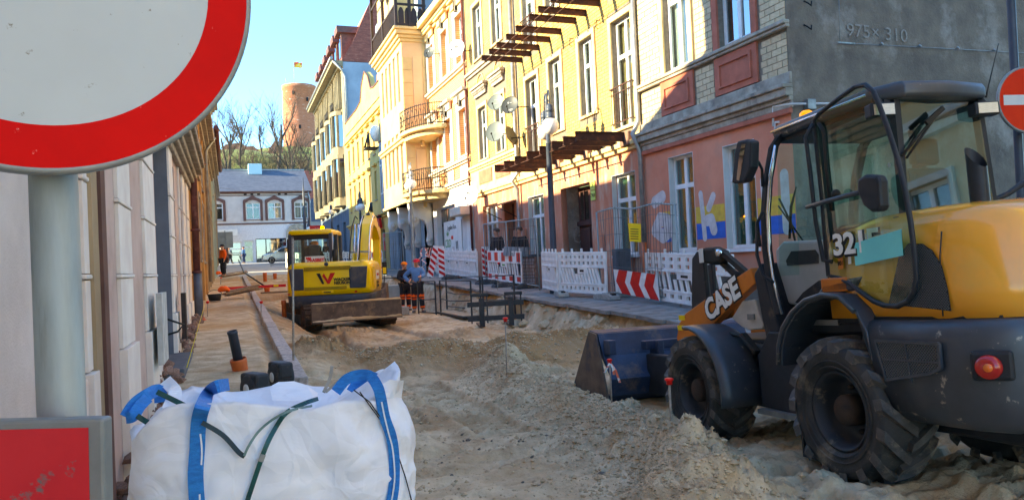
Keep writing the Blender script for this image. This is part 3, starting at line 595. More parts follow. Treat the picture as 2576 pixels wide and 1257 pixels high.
# doorway
wall(B, FE(19.9), 9.2, 9.9, .45, 3.5, [], 'dark_render', name='door_reveal')
blobs = [([(9.5,2.35),(9.38,2.2),(9.4,1.95),(9.55,1.9),(9.66,2.05),(9.6,2.12),(9.52,2.1)],.012), ([(9.42,1.7),(9.42,1.0)],.015), ([(9.42,1.35),(9.62,1.0)],.015), ([(9.45,1.4),(9.65,1.7)],.012)]
for pts, rr in blobs: blob(FE(19.9), pts, rr * 1.4, .006).build('graffiti', 'chalk', B, fix=False)
q = MB(); fb(q, RT, 18.38, 19.9, -.45, -.38, .5, 3.48); D = q.build('door', 'brown_wood', B)
for a in (18.45, 19.2):
    for z0, z1 in ((.6,1.15),(1.3,2.3)): q = MB(); fb(q, RT, a, a + .6, -.38, -.35, z0, z1); q.build('door_panel', 'brown_wood', D, bevel=.02)
    q = MB(); fb(q, RT, a + .05, a + .55, -.378, -.372, 2.55, 3.35); q.build('pane', 'sky_glass', D)
    q = MB(); fb(q, RT, a + .28, a + .32, -.372, -.35, 2.52, 3.38); q.build('glazing_bar', 'brown_wood', D)
q = MB(); fb(q, RT, 18.38, 19.9, -.38, -.3, 2.38, 2.5); q.build('door_transom', 'brown_wood', D)
q = MB(); fb(q, RT, 24.22, 25.18, -.36, -.3, .72, 3.48); D = q.build('door', 'brown_wood', B); q = MB(); fb(q, RT, 24.35, 25.05, -.3, -.27, .9, 2.2); q.build('door_panel', 'brown_wood', D)
# tin porch roof and window guard by the second door
q = MB(); q.poly([RT.P(23.9,.02,3.55), RT.P(25.5,.02,3.55), RT.P(25.5,.75,3.3), RT.P(23.9,.75,3.3)]); q.build('porch_roof', 'rust_steel', B)
for u in (23.95, 25.45): MB().tube([RT.P(u,.72,3.3), RT.P(u,.02,2.95)], .018, 6).build('porch_bracket', 'iron', B)
q = MB(); fb(q, RT, 18.02, 18.28, .02, .035, 3.26, 3.5); o = q.build('number_plate', 'dish_white', B); text('house_number', '7', .2, 'ink', o, MX(RT.P(18.15,.038,3.38), (0,-1,0), (0,0,1)))
mat('plate_green', S(206,222,110), rough=.5)
o.data.materials[0] = M_['plate_green']
q = MB(); fb(q, RT, 18.02, 18.28, .02, .035, 2.98, 3.24); o = q.build('number_plate', 'plate_green', B); text('house_number', '7AB', .15, 'ink', o, MX(RT.P(18.15,.038,3.11), (0,-1,0), (0,0,1)))
# railings of the doors onto the missing balconies
for u0, u1, z0 in ((15.75,16.75,4.62),(21.62,22.6,4.7),(15.75,16.75,8.1),(21.62,22.6,8.15)):
    q = MB(); q.bar(RT.P(u0 - .08,.1,z0 + 1.0), RT.P(u1 + .08,.1,z0 + 1.0), .03, .03).bar(RT.P(u0 - .08,.1,z0 + .12), RT.P(u1 + .08,.1,z0 + .12), .025, .025).bar(RT.P(u0 - .08,.1,z0 + .85), RT.P(u1 + .08,.1,z0 + .85), .02, .02)
    for k in range(9): u = u0 + k * (u1 - u0) / 8; q.bar(RT.P(u,.1,z0 + .12), RT.P(u,.1,z0 + 1.0), .016, .016)
    q.build('railing', 'rust_steel', B)
# the bare beams: I sections
def ibeam(par, y, z, x0, x1, h=.2):
    q = MB(); q.box(x0, x1, y - .05, y + .05, z + h/2 - .02, z + h/2).box(x0, x1, y - .05, y + .05, z - h/2, z - h/2 + .02).box(x0, x1, y - .012, y + .012, z - h/2 + .02, z + h/2 - .02); return q.build('beam', 'rust_steel', par)
for y in (16.05, 16.75, 17.45, 18.25, 19.15, 20.1, 21.0, 21.85): ibeam(B, y, 4.32, 7.72, 9.3, .22)
for y in (15.9, 16.6, 17.3, 18.1, 18.75, 19.75, 20.55, 21.4, 22.1, 22.85): ibeam(B, y, 8.0, 7.8, 9.3, .16)
MB().tube([(7.9, 15.8, 4.24), (7.9, 22.1, 4.24)], .016, 5).build('tie_rod', 'rust_steel', B)
MB().tube([(7.95, 15.8, 7.93), (7.95, 23, 7.93)], .016, 5).build('tie_rod', 'rust_steel', B); MB().tube([(8.3, 15.8, 7.9), (8.3, 23, 7.9)], .012, 5).build('tie_rod', 'rust_steel', B)
for y in (16.05, 18.25, 20.1): q = MB(); q.box(9.0, 9.22, y - .22, y + .22, 4.1, 4.44); q.build('padstone', 'rubble', B, bevel=.03)
pipe(B, RT, [(23.45,.12,12.9),(23.45,.12,4.35),(23.5,.3,4.1),(23.5,.12,3.85),(23.5,.12,2.6),(23.3,.12,2.4),(23.3,.12,1.2)], .06, 'zinc')
q = MB(); fb(q, RT, 23.1, 24.1, .01, .12, .6, 2.5); q.build('cabinet', 'rust_plaster', B, bevel=.02)
for y in (17.3, 18.9): p = RT.P(y, .03, 7.55); MB().tube([p, Vector(p) + Vector((-.1, 0, 0)), Vector(p) + Vector((-.12, 0, -.2)), Vector(p) + Vector((-.05, 0, -.22))], .014, 5).build('wall_hook', 'iron', B)
solid(B, 9.5, 26, 15.6, 28.8, 13.1, 13.25, 'roof_slate', 'roof')
# ================= orange brick with white dressings
mat('orange_brick', S(232,160,86), S(214,136,66), scale=2, rough=.9); n = M_['orange_brick'].node_tree
bt = n.nodes.new('ShaderNodeTexBrick'); bt.inputs['Scale'].default_value = 1; bt.inputs['Brick Width'].default_value = .25; bt.inputs['Row Height'].default_value = .085; bt.inputs['Mortar Size'].default_value = .01
bt.inputs['Color1'].default_value = S(236,158,84); bt.inputs['Color2'].default_value = S(216,132,66); bt.inputs['Mortar'].default_value = S(216,190,150)
tc = n.nodes.new('ShaderNodeTexCoord'); sx = n.nodes.new('ShaderNodeSeparateXYZ'); cb = n.nodes.new('ShaderNodeCombineXYZ'); n.links.new(tc.outputs['Object'], sx.inputs[0]); n.links.new(sx.outputs[1], cb.inputs[0]); n.links.new(sx.outputs[2], cb.inputs[1]); n.links.new(cb.outputs[0], bt.inputs['Vector']); n.links.new(bt.outputs[0], n.nodes['Principled BSDF'].inputs['Base Color'])
B = thing('tenement', (9.2, 28.8, ST(28.8)), 'orange brick tenement with white window dressings over a white shop front', 'building', 'tenements on the sunny side')
ups = [(a, c, d, e) for d, e in ((5.9,7.8),(9.7,11.7)) for a, c in ((29.15,30.15),(31.4,32.4),(33.75,34.75))]
wall(B, RT, 28.8, 37, 4.9, 12.6, ups, 'orange_brick', name='upper_wall'); sh = [(31.4,34.5,.9,4.05),(28.5,29.4,.95,3.3)]
wall(B, RT, 28.8, 37, .5, 4.9, [(31.4,34.5,1.0,4.05)], 'ground_white', th=.3)
for a, c, d, e in ups:
    win(B, RT, a, c, d, e, .18, cur='curtain', sur='off_white', sw=.3, sill='off_white'); q = MB(); fb(q, RT, a - .35, c + .35, .06, .26, e + .62, e + .72); fb(q, RT, a - .25, c + .25, .06, .14, e + .32, e + .62); q.build('window_hood', 'off_white' if d < 8 else 'yellow_trim', B)
    for k in range(2): q = MB(); u = (a + c) / 2; fb(q, RT, u - .1, u + .1, .06, .2, e + .1, e + .55); q.build('keystone', 'off_white', B, bevel=.03)
for z in (4.75, 5.55, 9.35): course(B, RT, 28.8, 37, [(0,.1,z,z + .08),(0,.2,z + .08,z + .18)], 'off_white', 'string_course')
for a in (29.0, 31.2, 33.6): q = MB(); fb(q, RT, a, a + 1.2, .02, .06, 4.98, 5.5); q.build('apron_panel', 'off_white', B, bevel=.02)
course(B, RT, 28.8, 37, [(0,.12,12.3,12.45),(0,.3,12.45,12.6),(0,.5,12.6,12.9)], 'cream_wall', 'eaves'); solid(B, 9.3, 22, 28.8, 37, 12.7, 12.95, 'roof_slate', 'roof')
q = MB(); fb(q, RT, 31.45, 34.45, -.3, -.22, 1.0, 4.0); D = q.build('shopfront', 'brown_wood', B)
for u0, u1, z0, z1 in ((33.5,34.35,1.2,3.2),(31.55,33.3,1.9,3.2),(33.5,34.35,3.35,3.95),(32.5,33.3,3.35,3.95),(31.55,32.4,3.35,3.95)):
    q = MB(); fb(q, RT, u0, u1, -.22, -.2, z0, z1); q.build('pane', 'pane_dark' if z0 > 3 or u0 > 33 else 'dish_white', D)
q = MB(); fb(q, RT, 30.45, 33.2, .02, .04, 1.1, 3.34); o = q.build('shop_board', 'dish_white', B); mat('leaf_green', S(80,150,70), rough=.6)
text('shop_writing', 'Legalna Kon.', .28, 'ink', o, MX(RT.P(31.9,.045,3.05), (0,-1,0), (0,0,1))); text('shop_writing', 'CBD', .5, 'leaf_green', o, MX(RT.P(32.6,.045,2.35), (0,-1,0), (0,0,1)))
for k in range(5): t = (k - 2) * .5; c = Vector(RT.P(32.6,.045,2.68)); d = Vector((0, -math.sin(t), math.cos(t))); e = d.cross(Vector((1,0,0))) * .03; MB().poly([c, c + d * .15 + e, c + d * .3, c + d * .15 - e]).build('leaf_mark', 'leaf_green', o, fix=False)
for u, z, w_, h_, mt in ((32.0,1.45,.5,.25,'yellow_notice'),(32.0,1.7,.5,.15,'leaf_green'),(31.8,2.1,.35,.2,'paint_white'),(31.9,2.6,.3,.16,'sign_orange_red'),(31.3,2.2,.1,.45,'ink'),(31.1,2.2,.1,.45,'ink'),(31.2,1.5,.5,.08,'ink'),(31.2,1.7,.3,.06,'ink')): q = MB(); fb(q, RT, u - w_/2, u + w_/2, .04, .046, z - h_/2, z + h_/2); q.build('notice', mt, o, fix=False)
q = MB(); fb(q, RT, 28.9, 29.7, .01, .03, 1.0, 3.3); q.build('door', 'dish_white', B); q = MB(); fb(q, RT, 28.85, 30.4, .02, .55, 3.4, 3.75); q.build('air_conditioner', 'off_white', B, bevel=.03); pipe(B, RT, [(28.85,.1,12.5),(28.85,.1,1)], .05, 'rust_pipe'); pipe(B, RT, [(35.4,.1,4.6),(35.4,.1,1.1)], .06, 'grey_pipe')
# ================= cream house with the bay tower and curved balconies
B = thing('bay_house', (9.2, 37, ST(37)), 'cream house with projecting bay tower, curved iron balconies and dark timber veranda', 'building', 'tenements on the sunny side')
FB = F_(8.0, -1)
wall(B, RT, 35.15, 46, .6, 12.8, [(41.6,43.5,1.3,4.0),(38.2,40.0,1.2,3.8),(42.4,43.4,5.8,8.2),(44.3,45.3,5.8,8.2),(42.4,43.4,9.6,11.6),(44.3,45.3,9.6,11.6)], 'bluegrey_wall', th=.3)
win(B, RT, 41.6, 43.5, 1.3, 4.0, .2, cols=2, fm='dark_wood', cur='dark_room'); win(B, RT, 38.2, 40, 1.2, 3.8, .2, cols=1, tr=0, fm='bluegrey_wall', cur='dark_room')
for z in (5.8, 9.6):
    for u in (42.4, 44.3): win(B, RT, u, u + 1, z, z + 2.2, .15, sur='ground_white', cur='curtain')
# bay: side wall to the camera, windowed front
G4 = FE(35.15); wall(B, G4, 8.0, 9.2, 4.6, 12.6, [], 'peach_wall', name='bay_side')
bw = [(u, u + .55, z, z + 2.4) for z in (5.6, 9.4) for u in (35.7, 36.7, 37.7, 38.7, 39.7)]
wall(B, FB, 35.15, 41, 4.6, 12.6, bw, 'cream_wall', th=.2, name='bay_front')
for a in bw: win(B, FB, *a, .1, cols=1, sill=None, cur='curtain', fm='off_white')
wall(B, FE(41.0), 8.0, 9.2, 4.6, 12.6, [], 'peach_wall', name='bay_side'); solid(B, 8.02, 9.2, 35.17, 41, 4.45, 4.6, 'peach_wall', 'bay_floor')
for (x0, x1, v, z0, z1) in ((8.02,8.45,.03,4.7,7.2),(8.02,8.45,.03,8.9,11.6),(9.0,9.18,.03,4.7,12.3)):
    for k in range(int((z1 - z0) / .62)): q = MB(); fb(q, G4, x0, x1, .0, v, z0 + k * .62, z0 + k * .62 + .59); q.build('quoin', 'cream_wall', B)
q = MB(); fb(q, G4, 8.5, 8.95, 0, .025, 8.9, 11.4); fb(q, G4, 8.5, 8.95, 0, .025, 4.9, 7.0); q.build('panel', 'peach_wall', B, bevel=.01)
for z0, z1, e in ((7.35,7.5,.1),(7.5,7.65,.18),(4.45,4.6,.1),(12.1,12.25,.1),(12.25,12.4,.2),(12.4,12.6,.32),(12.6,12.72,.42)): MB().box(8.0 - e, 9.25, 35.15 - e, 41 + e, z0, z1).build('bay_cornice', 'cream_wall', B, bevel=.03)
# timber veranda
V = MB()
for x, y in ((7.75,34.9),(9.1,34.9),(7.75,38),(7.75,41),(8.4,34.9)): V.box(x - .07, x + .07, y - .07, y + .07, 12.72, 16.2)
for z in (12.8, 13.75, 15.4): V.box(7.7, 9.2, 34.86, 34.94, z, z + .1).box(7.71, 7.79, 34.86, 41, z, z + .1)
VO = V.build('veranda', 'dark_wood', B)
for k in range(4): a = 7.86 + k * .31; MB().prism([(a, 12.9), (a + .27, 12.9), (a + .27, 13.45), (a + .2, 13.62), (a + .135, 13.66), (a + .07, 13.62), (a, 13.45)], 'y', 34.88, 34.91).build('veranda_panel', 'dark_wood', VO)
for k in range(26): MB().box(7.73, 7.77, 35.1 + k * .22, 35.16 + k * .22, 12.9, 13.75).build('baluster', 'dark_wood', VO)
for x, y in ((7.75,34.9),(9.1,34.9),(7.75,38)):
    MB().prism([(y - .6, 15.4), (y - .45, 15.1), (y - .1, 14.9), (y, 14.6), (y + .1, 14.9), (y + .45, 15.1), (y + .6, 15.4)], 'x', x - .04, x + .04).build('veranda_bracket', 'dark_wood', VO)
MB().box(7.3, 9.6, 34.4, 41.4, 16.2, 16.4).build('veranda_roof', 'dark_wood', VO); MB().box(8.05, 9.2, 36, 41, 12.72, 16.2).build('attic_wall', 'cream_wall', B); MB().box(8.9, 12, 35.2, 46, 12.9, 16.2).build('attic', 'bluegrey_wall', B)
# curved balconies in the angle
for zb in (7.62, 4.75):
    ell = [(9.2 - 1.5 * math.cos(t), 35.1 - 3.0 * math.sin(t)) for t in [k * math.pi / 2 / 10 for k in range(11)]]; poly = [(9.2, 35.1)] + ell
    bal = MB().prism(poly, 'z', zb - .12, zb + .05).build('balcony', 'cream_wall', B, bevel=.03); pl2 = [(9.2, 35.1)] + [(9.2 + (x - 9.2) * .86, 35.1 + (y - 35.1) * .86) for x, y in ell]
    MB().prism(pl2, 'z', zb - .34, zb - .12).build('balcony_soffit', 'cream_wall', bal); rl = [(9.2 - 1.44 * math.cos(t), 35.05 - 2.9 * math.sin(t)) for t in [k * math.pi / 2 / 24 for k in range(25)]]
    for z in (.12, .55, 1.0): MB().tube([(x, y, zb + z) for x, y in rl], .022, 5).build('rail', 'iron', bal)
    q = MB()
    for i, (x, y) in enumerate(rl):
        q.tube([(x, y, zb + .05), (x, y, zb + 1.05)], .014, 5)
        if i % 2 == 0 and i + 2 < len(rl): q.tube([(x + .1 * math.cos(s) * (rl[i+1][0] - x) * 5, y + (rl[i+1][1] - y) * (1 + .8 * math.cos(s)), zb + .55 + .3 * math.sin(s)) for s in [k * .628 for k in range(11)]], .012, 4)
    q.build('scrollwork', 'iron', bal)
    MB().box(8.6, 8.75, 34.4, 34.6, zb - .6, zb - .34).build('console', 'cream_wall', bal, bevel=.04)
# scroll brackets under the bay
for y in (35.45, 37.9, 40.4):
    pr = [(8.05,4.42),(9.2,4.42),(9.2,2.5),(9.1,2.35),(8.95,2.4),(8.92,2.7),(8.98,3.0),(8.92,3.35),(8.75,3.6),(8.5,3.68),(8.4,3.55),(8.42,3.4),(8.3,3.3),(8.12,3.4),(8.05,3.65),(8.1,3.95)]
    MB().prism(pr, 'y', y - .16, y + .16).build('scroll_bracket', 'ground_white', B, bevel=.03)
    for cx_, cz_, r_ in ((8.3,3.62,.24),(9.0,2.62,.16)):
        for k, rr_ in enumerate((1, .62, .3)): MB(rotM((cx_, y - .16 - .02 * k, cz_), R(90))).lathe([(.001,.03),(r_ * rr_ * .9,.03),(r_ * rr_,.0),(r_ * rr_,-.02)], 18).build('volute', 'ground_white' if k != 1 else 'off_white', B)
mat('lilac', S(206,176,206), rough=.6); q = MB(); fb(q, RT, 43.7, 45.6, .02, .06, 3.6, 4.6); o = q.build('shop_sign', 'lilac', B); mat('lilac_ink', S(186,120,160), rough=.6); text('shop_writing', '-----', .34, 'lilac_ink', o, MX(RT.P(44.6,.07,4.3), (0,-1,0), (0,0,1))); text('shop_writing', '- ---', .3, 'lilac_ink', o, MX(RT.P(44.6,.07,3.85), (0,-1,0), (0,0,1)))
# small oriel gable and iron lantern next to the bay
MB().prism([(41.1, 8.6), (43.4, 8.6), (42.25, 10.2)], 'x', 8.25, 8.6).build('gablet', 'grey_ornate', B); MB().box(8.3, 9.2, 41.1, 43.4, 4.6, 8.6).build('oriel', 'bluegrey_wall', B, bevel=.04); MB().ball((8.2, 43.6, 9.2), .35, 12, 8, (1, 1, 1.4)).build('finial', 'dish_white', B)
for k in range(3): win(B, F_(8.3, -1), 41.3 + k * .7, 41.85 + k * .7, 5.6, 8.0, -.03, cols=1, sill=None, cur='curtain')
for z0 in (8.4, 4.4): q = MB(); [q.tube([(7.7 + .15 * math.sin(k), 43.5 + k * .1, z0), (7.8, 43.5 + k * .1, z0 + .8)], .03, 5) for k in range(8)]; q.box(7.6, 8.3, 43.4, 44.4, z0 - .08, z0); q.build('iron_basket', 'iron', B)
# ================= yellow house with curved gable, pharmacy
B = thing('pharmacy_house', (9.2, 46, ST(46)), 'yellow house with a curved parapet gable above the red pharmacy lettering', 'building', 'tenements on the sunny side')
yw = [(u, u + .85, z, z + 1.9) for z in (5.9, 8.9) for u in (47, 49.2, 51.4, 53.6, 55.8, 58, 60.2)] + [(u, u + 1.5, 1.9, 3.9) for u in (47.2, 50, 52.5, 55.5, 58.5)]
wall(B, RT, 46, 62, 1, 12.2, yw, 'yellow_wall', th=.22)
for i, a in enumerate(yw):
    win(B, RT, *a, .14, cols=2 if a[2] > 5 else 1, sill='stone_trim', cur='dark_room' if i % 2 or a[2] < 5 else 'curtain', fm='off_white', pane='pane_dark')
    if a[2] > 5: q = MB(); fb(q, RT, a[0] - .15, a[1] + .15, .01, .2, a[3] + .3, a[3] + .45); q.build('window_hood', 'yellow_wall', B)
    elif a[0] < 53: q = MB(); fb(q, RT, a[0] + .3, a[1] - .3, -.1, -.08, 2.5, 3.6); o = q.build('poster', 'red', B); text('poster_writing', 'APTEKA', .3, 'dish_white', o, MX(RT.P((a[0]+a[1])/2,-.07,3.2), (0,-1,0), (0,0,1)))
course(B, RT, 46, 62, [(0,.1,11.3,11.4),(0,.22,11.4,11.6)], 'yellow_wall', 'string_course'); course(B, RT, 46, 62, [(0,.12,4.6,4.75),(0,.25,4.75,4.9)], 'yellow_wall', 'string_course')
pts = [(46,12.1),(46,13.2),(49,13.2),(50.2,13.4),(51,14.4),(52.2,15.0),(53.4,14.4),(54.2,13.4),(56,13.2),(62,13.2),(62,12.1)]
MB().prism([(a, b) for a, b in pts], 'x', 9.2, 9.6).build('parapet', 'yellow_wall', B); MB().tube([(9.2, a, b) for a, b in pts[1:-1]], .07, 6).build('coping', 'trim_brown', B); MB().box(9.4, 20, 46, 62, 12.2, 12.4).build('roof', 'roof_slate', B); MB().box(9.6, 9.8, 46.5, 50, 12.4, 14.2).build('attic_wall', 'panel_red', B)
text('lettering', 'APTEKA', 1.25, 'red', B, MX(RT.P(50.4,.2,4.3), (0,-1,0), (0,0,1)), ext=.08, sx=1.35, bold=.02)
# ================= grey ornate house with bow windows and mansard
B = thing('ornate_house', (9.2, 62, ST(62)), 'grey ornate house with stacked bow windows, slate blue shop floor and dormered mansard', 'building', 'tenements on the sunny side')
wall(B, RT, 62, 82, 1.2, 6.6, [(u, u + 1.6, 2.2, 5.4) for u in (64, 68, 72, 76)], 'slate_blue', th=.3)
for u in (64, 68, 72, 76): win(B, RT, u, u + 1.6, 2.2, 5.4, .2, cols=2, fm='slate_blue', cur='dark_room', sill=None)
wall(B, RT, 62, 82, 6.6, 18.2, [], 'grey_ornate', name='upper_wall')
for i, yc in enumerate((64.6, 68.4, 72.2, 76, 79.8)):
    for z0, z1 in ((7.4,10.6),(11.6,14.2)):
        prof = [(yc - 1.3, 9.2), (yc - 1.1, 8.75), (yc - .5, 8.45), (yc + .5, 8.45), (yc + 1.1, 8.75), (yc + 1.3, 9.2)]
        bb = MB().prism([(x, y) for y, x in prof], 'z', z0 - .7, z0).build('bow', 'grey_ornate', B); MB().prism([(x - .08, y) for y, x in prof], 'z', z1, z1 + .35).build('bow_cornice', 'grey_ornate', bb)
        MB().prism([(x + .05, y) for y, x in prof], 'z', z0, z1).build('bow_glazing', 'sky_glass', bb); 
        for (ya, xa) in prof[1:-1]: MB().box(xa - .07, xa + .09, ya - .09, ya + .09, z0, z1).build('mullion', 'grey_ornate', bb)
        MB().prism([(x + .25, y) for y, x in prof], 'z', z0 + .05, z1 - .05).build('room', 'dark_room', bb)
    for k in (-.8, 0, .8): MB().box(9.0, 9.22, yc + k - .28, yc + k + .28, 15.0, 17.4).build('pane', 'sky_glass', B)
    for k in (-1.2, -.4, .4, 1.2): MB().box(8.9, 9.3, yc + k - .09, yc + k + .09, 14.7, 17.7).build('pilaster', 'grey_ornate', B)
    q = MB(); [q.tube([(8.5, yc - .9 + k * .2, 14.6), (8.5, yc - .9 + k * .2, 15.3)], .02, 4) for k in range(10)]; q.tube([(8.5, yc - .9, 15.3), (8.5, yc + .9, 15.3)], .03, 4); q.build('railing', 'iron', B)
course(B, RT, 61.9, 82, [(0,.35,17.9,18.1),(0,.9,18.1,18.35),(.85,1.0,18.35,18.6)], 'grey_ornate', 'eaves'); MB().tube([(8.25, 61.5, 18.45), (8.25, 82, 18.45)], .13, 8).build('gutter', 'zinc', B)
wall(B, FE(62), 9.2, 20, 1.2, 18.3, [], 'bluegrey_wall', name='end_wall'); pipe(B, FE(61.9), [(8.4,0,18.3),(9.1,0,17.6),(9.35,0,17.0),(9.35,0,9)], .1, 'zinc')
mat('dark_brick', S(150,88,74), S(120,68,60), scale=1.6, rough=.95, bump=.5, bscale=6, stretch=(1,1,4), c3=S(176,120,100), s3=3)
MB().prism([(9.1,18.35),(10.1,20.0),(12.2,24.6),(14,25),(19,25),(20,18.35)], 'y', 62, 62.35).build('gable', 'dark_brick', B); MB().prism([(9.2,18.4),(10.15,20.0),(12.2,24.4),(19,24.4),(19,18.4)], 'y', 62.36, 82).build('mansard_roof', 'panel_red', B)
for yc in (63.6, 66.4, 69.4, 72.6, 75.8, 79):
    dm = MB().box(9.3, 11.2, yc - .7, yc + .7, 18.6, 20.9).build('dormer', 'trim_brown', B); MB().prism([(yc - 1.0, 20.9), (yc + 1.0, 20.9), (yc + .8, 21.5), (yc - .8, 21.5)], 'x', 8.95, 11.6).build('dormer_roof', 'trim_brown', dm); MB().box(9.24, 9.28, yc - .45, yc + .45, 19.0, 20.7).build('pane', 'sky_glass', dm)

B = thing('cream_house', (9.6, -4, -.3), 'cream house behind the photographer, mirrored in the loader window', 'building', 'tenements on the sunny side')
FC = F_(9.6, -1); cw_ = [(u, u + 1.1, z, z + 2.1) for z in (1.2, 4.8, 8.2) for u in (-15, -12.6, -10.2, -7.8, -5.4, -3, -.6)]
wall(B, FC, -17, 1.5, -.5, 11.5, cw_, 'cream_wall')
for a in cw_: win(B, FC, *a, .12, cur='curtain', sur='off_white', sill='off_white')
course(B, FC, -17, 1.5, [(0,.15,4.0,4.15),(0,.25,4.15,4.3)], 'off_white', 'string_course'); course(B, FC, -17, 1.5, [(0,.2,11.1,11.3),(0,.45,11.3,11.6)], 'off_white', 'eaves'); wall(B, FE(-17), 9.6, 18, -.5, 11.5, [], 'cream_wall', name='end_wall'); MB().poly([(9.6,1.5,-.5),(18,1.5,-.5),(18,1.5,11.5),(9.6,1.5,11.5)]).build('end_wall', 'cream_wall', B, fix=False)
MB().prism([(9.2,11.6),(18,11.6),(13.6,13.8)], 'y', -17, 1.5).build('roof', 'panel_red', B)
# ================= left: pale plastered house with pilasters
B = thing('plastered_house', (-.8, 9, ST(9)), 'pale pink plastered house with white pilasters and dark grey door recess', 'building', 'houses on the shaded side')
gr = (9.72, 11.75, .35, 3.3)
wall(B, LF, 4.6, 18.0, -.3, 4.0, [gr, (12.7,13.3,1.0,3.2), (14.3,15.1,1.0,3.2)], 'pink_wall', th=.5); wall(B, LF, -6, 4.6, -.4, 4.0, [(5.0,5.0,1,1)], 'pale_wall', name='near_wall', v=.012)
q = MB(); fb(q, LF, 9.7, 11.77, -.5, -.45, .3, 3.32); q.build('door_recess', 'grey_recess', B)
wall(B, FE(11.74), -1.28, -.79, .3, 3.31, [], 'grey_recess', name='recess_reveal')
for u in (12.7, 14.3): win(B, LF, u, u + .6, 1.0, 3.2, .2, cols=1, cur='dark_room', sill=None, pane='sky_glass')
for u0, u1, w_ in ((4.25,4.62,.03),(4.86,5.02,.03),(6.35,7.1,.03),(8.2,9.3,.03),(11.85,13.0,.03),(14.1,14.25,.03),(15.15,15.9,.03),(16.5,17.4,.03)):
    u0_, u1_ = (u0, min(u1, 12.6)) if u0 > 11 and u0 < 12 else (u0, u1)
    P_ = None
    for a, c in ((.93,1.45),(1.49,2.02),(2.06,2.6),(2.65,3.4)):
        q = MB(); fb(q, LF, u0_, u1_, .0 if u0 > 4.6 else .012, w_, a, c); o = q.build('pilaster_block', 'pilaster', B, bevel=.003)
    for z in (1.47, 2.04, 2.625): q = MB(); fb(q, LF, u0_ - .03, u1_ + .03, .0, w_ + .012, z - .012, z + .014); q.build('pilaster_moulding', 'pilaster', B, bevel=.008)
    q = MB(); fb(q, LF, u0_ - .02, u1_ + .02, .0, w_ + .03, -.1, .92); q.build('pilaster_base', 'pilaster', B, bevel=.004)
q = MB(); fb(q, LF, 5.02, 5.24, .0, .05, -.2, 3.4); q.build('door_frame', 'tan_wall', B); q = MB(); fb(q, LF, 5.24, 5.42, .0, .07, -.2, 3.4); q.build('door_frame', 'trim_brown', B)
for k, (a, c, d, e) in enumerate(((0,.08,3.32,3.44),(0,.15,3.441,3.53),(0,.20,3.531,3.65),(0,.30,3.651,3.79),(0,.36,3.791,3.9))): q = MB(); fb(q, LF, -6, 17.9, a, c, d, e); q.build('cornice', 'stone_trim', B, bevel=.02)
# upper storeys and roof (they throw the street's shade)
wall(B, LF, -6, 14.1, 4.0, 10.2, [(u, u + 1, 5, 7.2) for u in (-4, -1.5, 1, 3.5, 6, 8.5, 11)], 'pink_wall', name='upper_wall', v=-.02)
for u in (-4, -1.5, 1, 3.5, 6, 8.5, 11): win(B, LF, u, u + 1, 5, 7.2, .15, v=-.02, cur='curtain')
MB().prism([(-6, 4.0), (14.0, 4.0), (14.0, 10.2), (-6, 10.2)], 'x', -9, -.9).build('house_body', 'pink_wall', B); MB().prism([(14.05, 4.0), (18.0, 4.0), (18.0, 8.1), (16.6, 8.9), (14.05, 10.0)], 'x', -9, -3).build('rear_gable', 'pink_wall', B); MB().prism([(-9.3, 10.2), (-.5, 10.2), (-4.8, 13.2)], 'y', -6.2, 14.2).build('roof', 'roof_slate', B)
MB().box(-9, -1.4, -6, 18, -1, 4.0).build('house_core', 'pink_wall', B)
q = MB(); fb(q, LF, 8.25, 8.9, .1, .15, .58, 1.29); o = q.build('meter_door', 'galv', B); M_['dirty_panel'] = mat('dirty_panel', S(206,206,200), S(170,170,166), scale=6, rough=.6, bump=.2); o.data.materials[0] = M_['dirty_panel']; o.matrix_basis = Matrix.Translation((0, 0, 0))
MB().tube([(-.66, 8.9, 1.0), (-.5, 9.05, .92), (-.56, 9.0, .85), (-.66, 8.92, .83)], .012, 6).build('meter_hinge', 'iron', B)
q = MB(); fb(q, LF, 12.2, 12.5, .1, .16, .5, 1.2); q.build('meter_frame', 'dark_wood', B)
MB().box(-1.3, -.55, 9.75, 11.9, .2, .36).build('door_step', 'slate_step', B, bevel=.02)
pipe(B, LF, [(17.6,.35,3.9),(17.6,.13,3.7),(17.6,.13,1.5)], .075, 'rust_pipe'); pipe(B, LF, [(17.6,.14,1.5),(17.6,.14,.55)], .09, 'grey_pipe'); pipe(B, LF, [(17.6,.14,.55),(17.5,.25,.4),(17.3,.4,.36)], .085, 'pipe_orange')
for z in (2.4, 1.5): MB().lathe([(.10, z), (.10, z + .05)], 12, Matrix.Translation((-.67, 17.6, 0))).build('pipe_clamp', 'rust_pipe', B)
# broken masonry at the foot of the wall
rb = bpy.data.meshes.new('rubble'); rng = np.random.RandomState(5)
import bmesh
bm_ = bmesh.new(); bmesh.ops.create_icosphere(bm_, subdivisions=1, radius=1.1)
for v in bm_.verts: v.co *= 1 + .55 * (rng.rand() - .5)
bm_.to_mesh(rb); bm_.free(); rb.materials.append(M_['rubble'])
def stone(x, y, z, s, parent=None, mt=None):
    o = bpy.data.objects.new('stone', rb); col.objects.link(o); o.location = (x, y, z); o.scale = (s * random.uniform(.7, 1.3), s * random.uniform(.8, 1.5), s * random.uniform(.5, .9)); o.rotation_euler = (random.uniform(-.4, .4), random.uniform(-.4, .4), random.uniform(0, 3)); o.parent = parent
    return o
RB = bpy.data.objects.new('rubble_footing', None); col.objects.link(RB); RB['kind'] = 'structure'; RB['label'] = 'crumbling brick footing exposed below the pink plaster'
for k in range(200): y = random.uniform(5.3, 9.6) if k < 130 else random.uniform(11.9, 17); stone(-.74 + random.uniform(-.04, .16), y, Hs(-.6, y) + random.uniform(0, .22), random.uniform(.025, .07), RB)
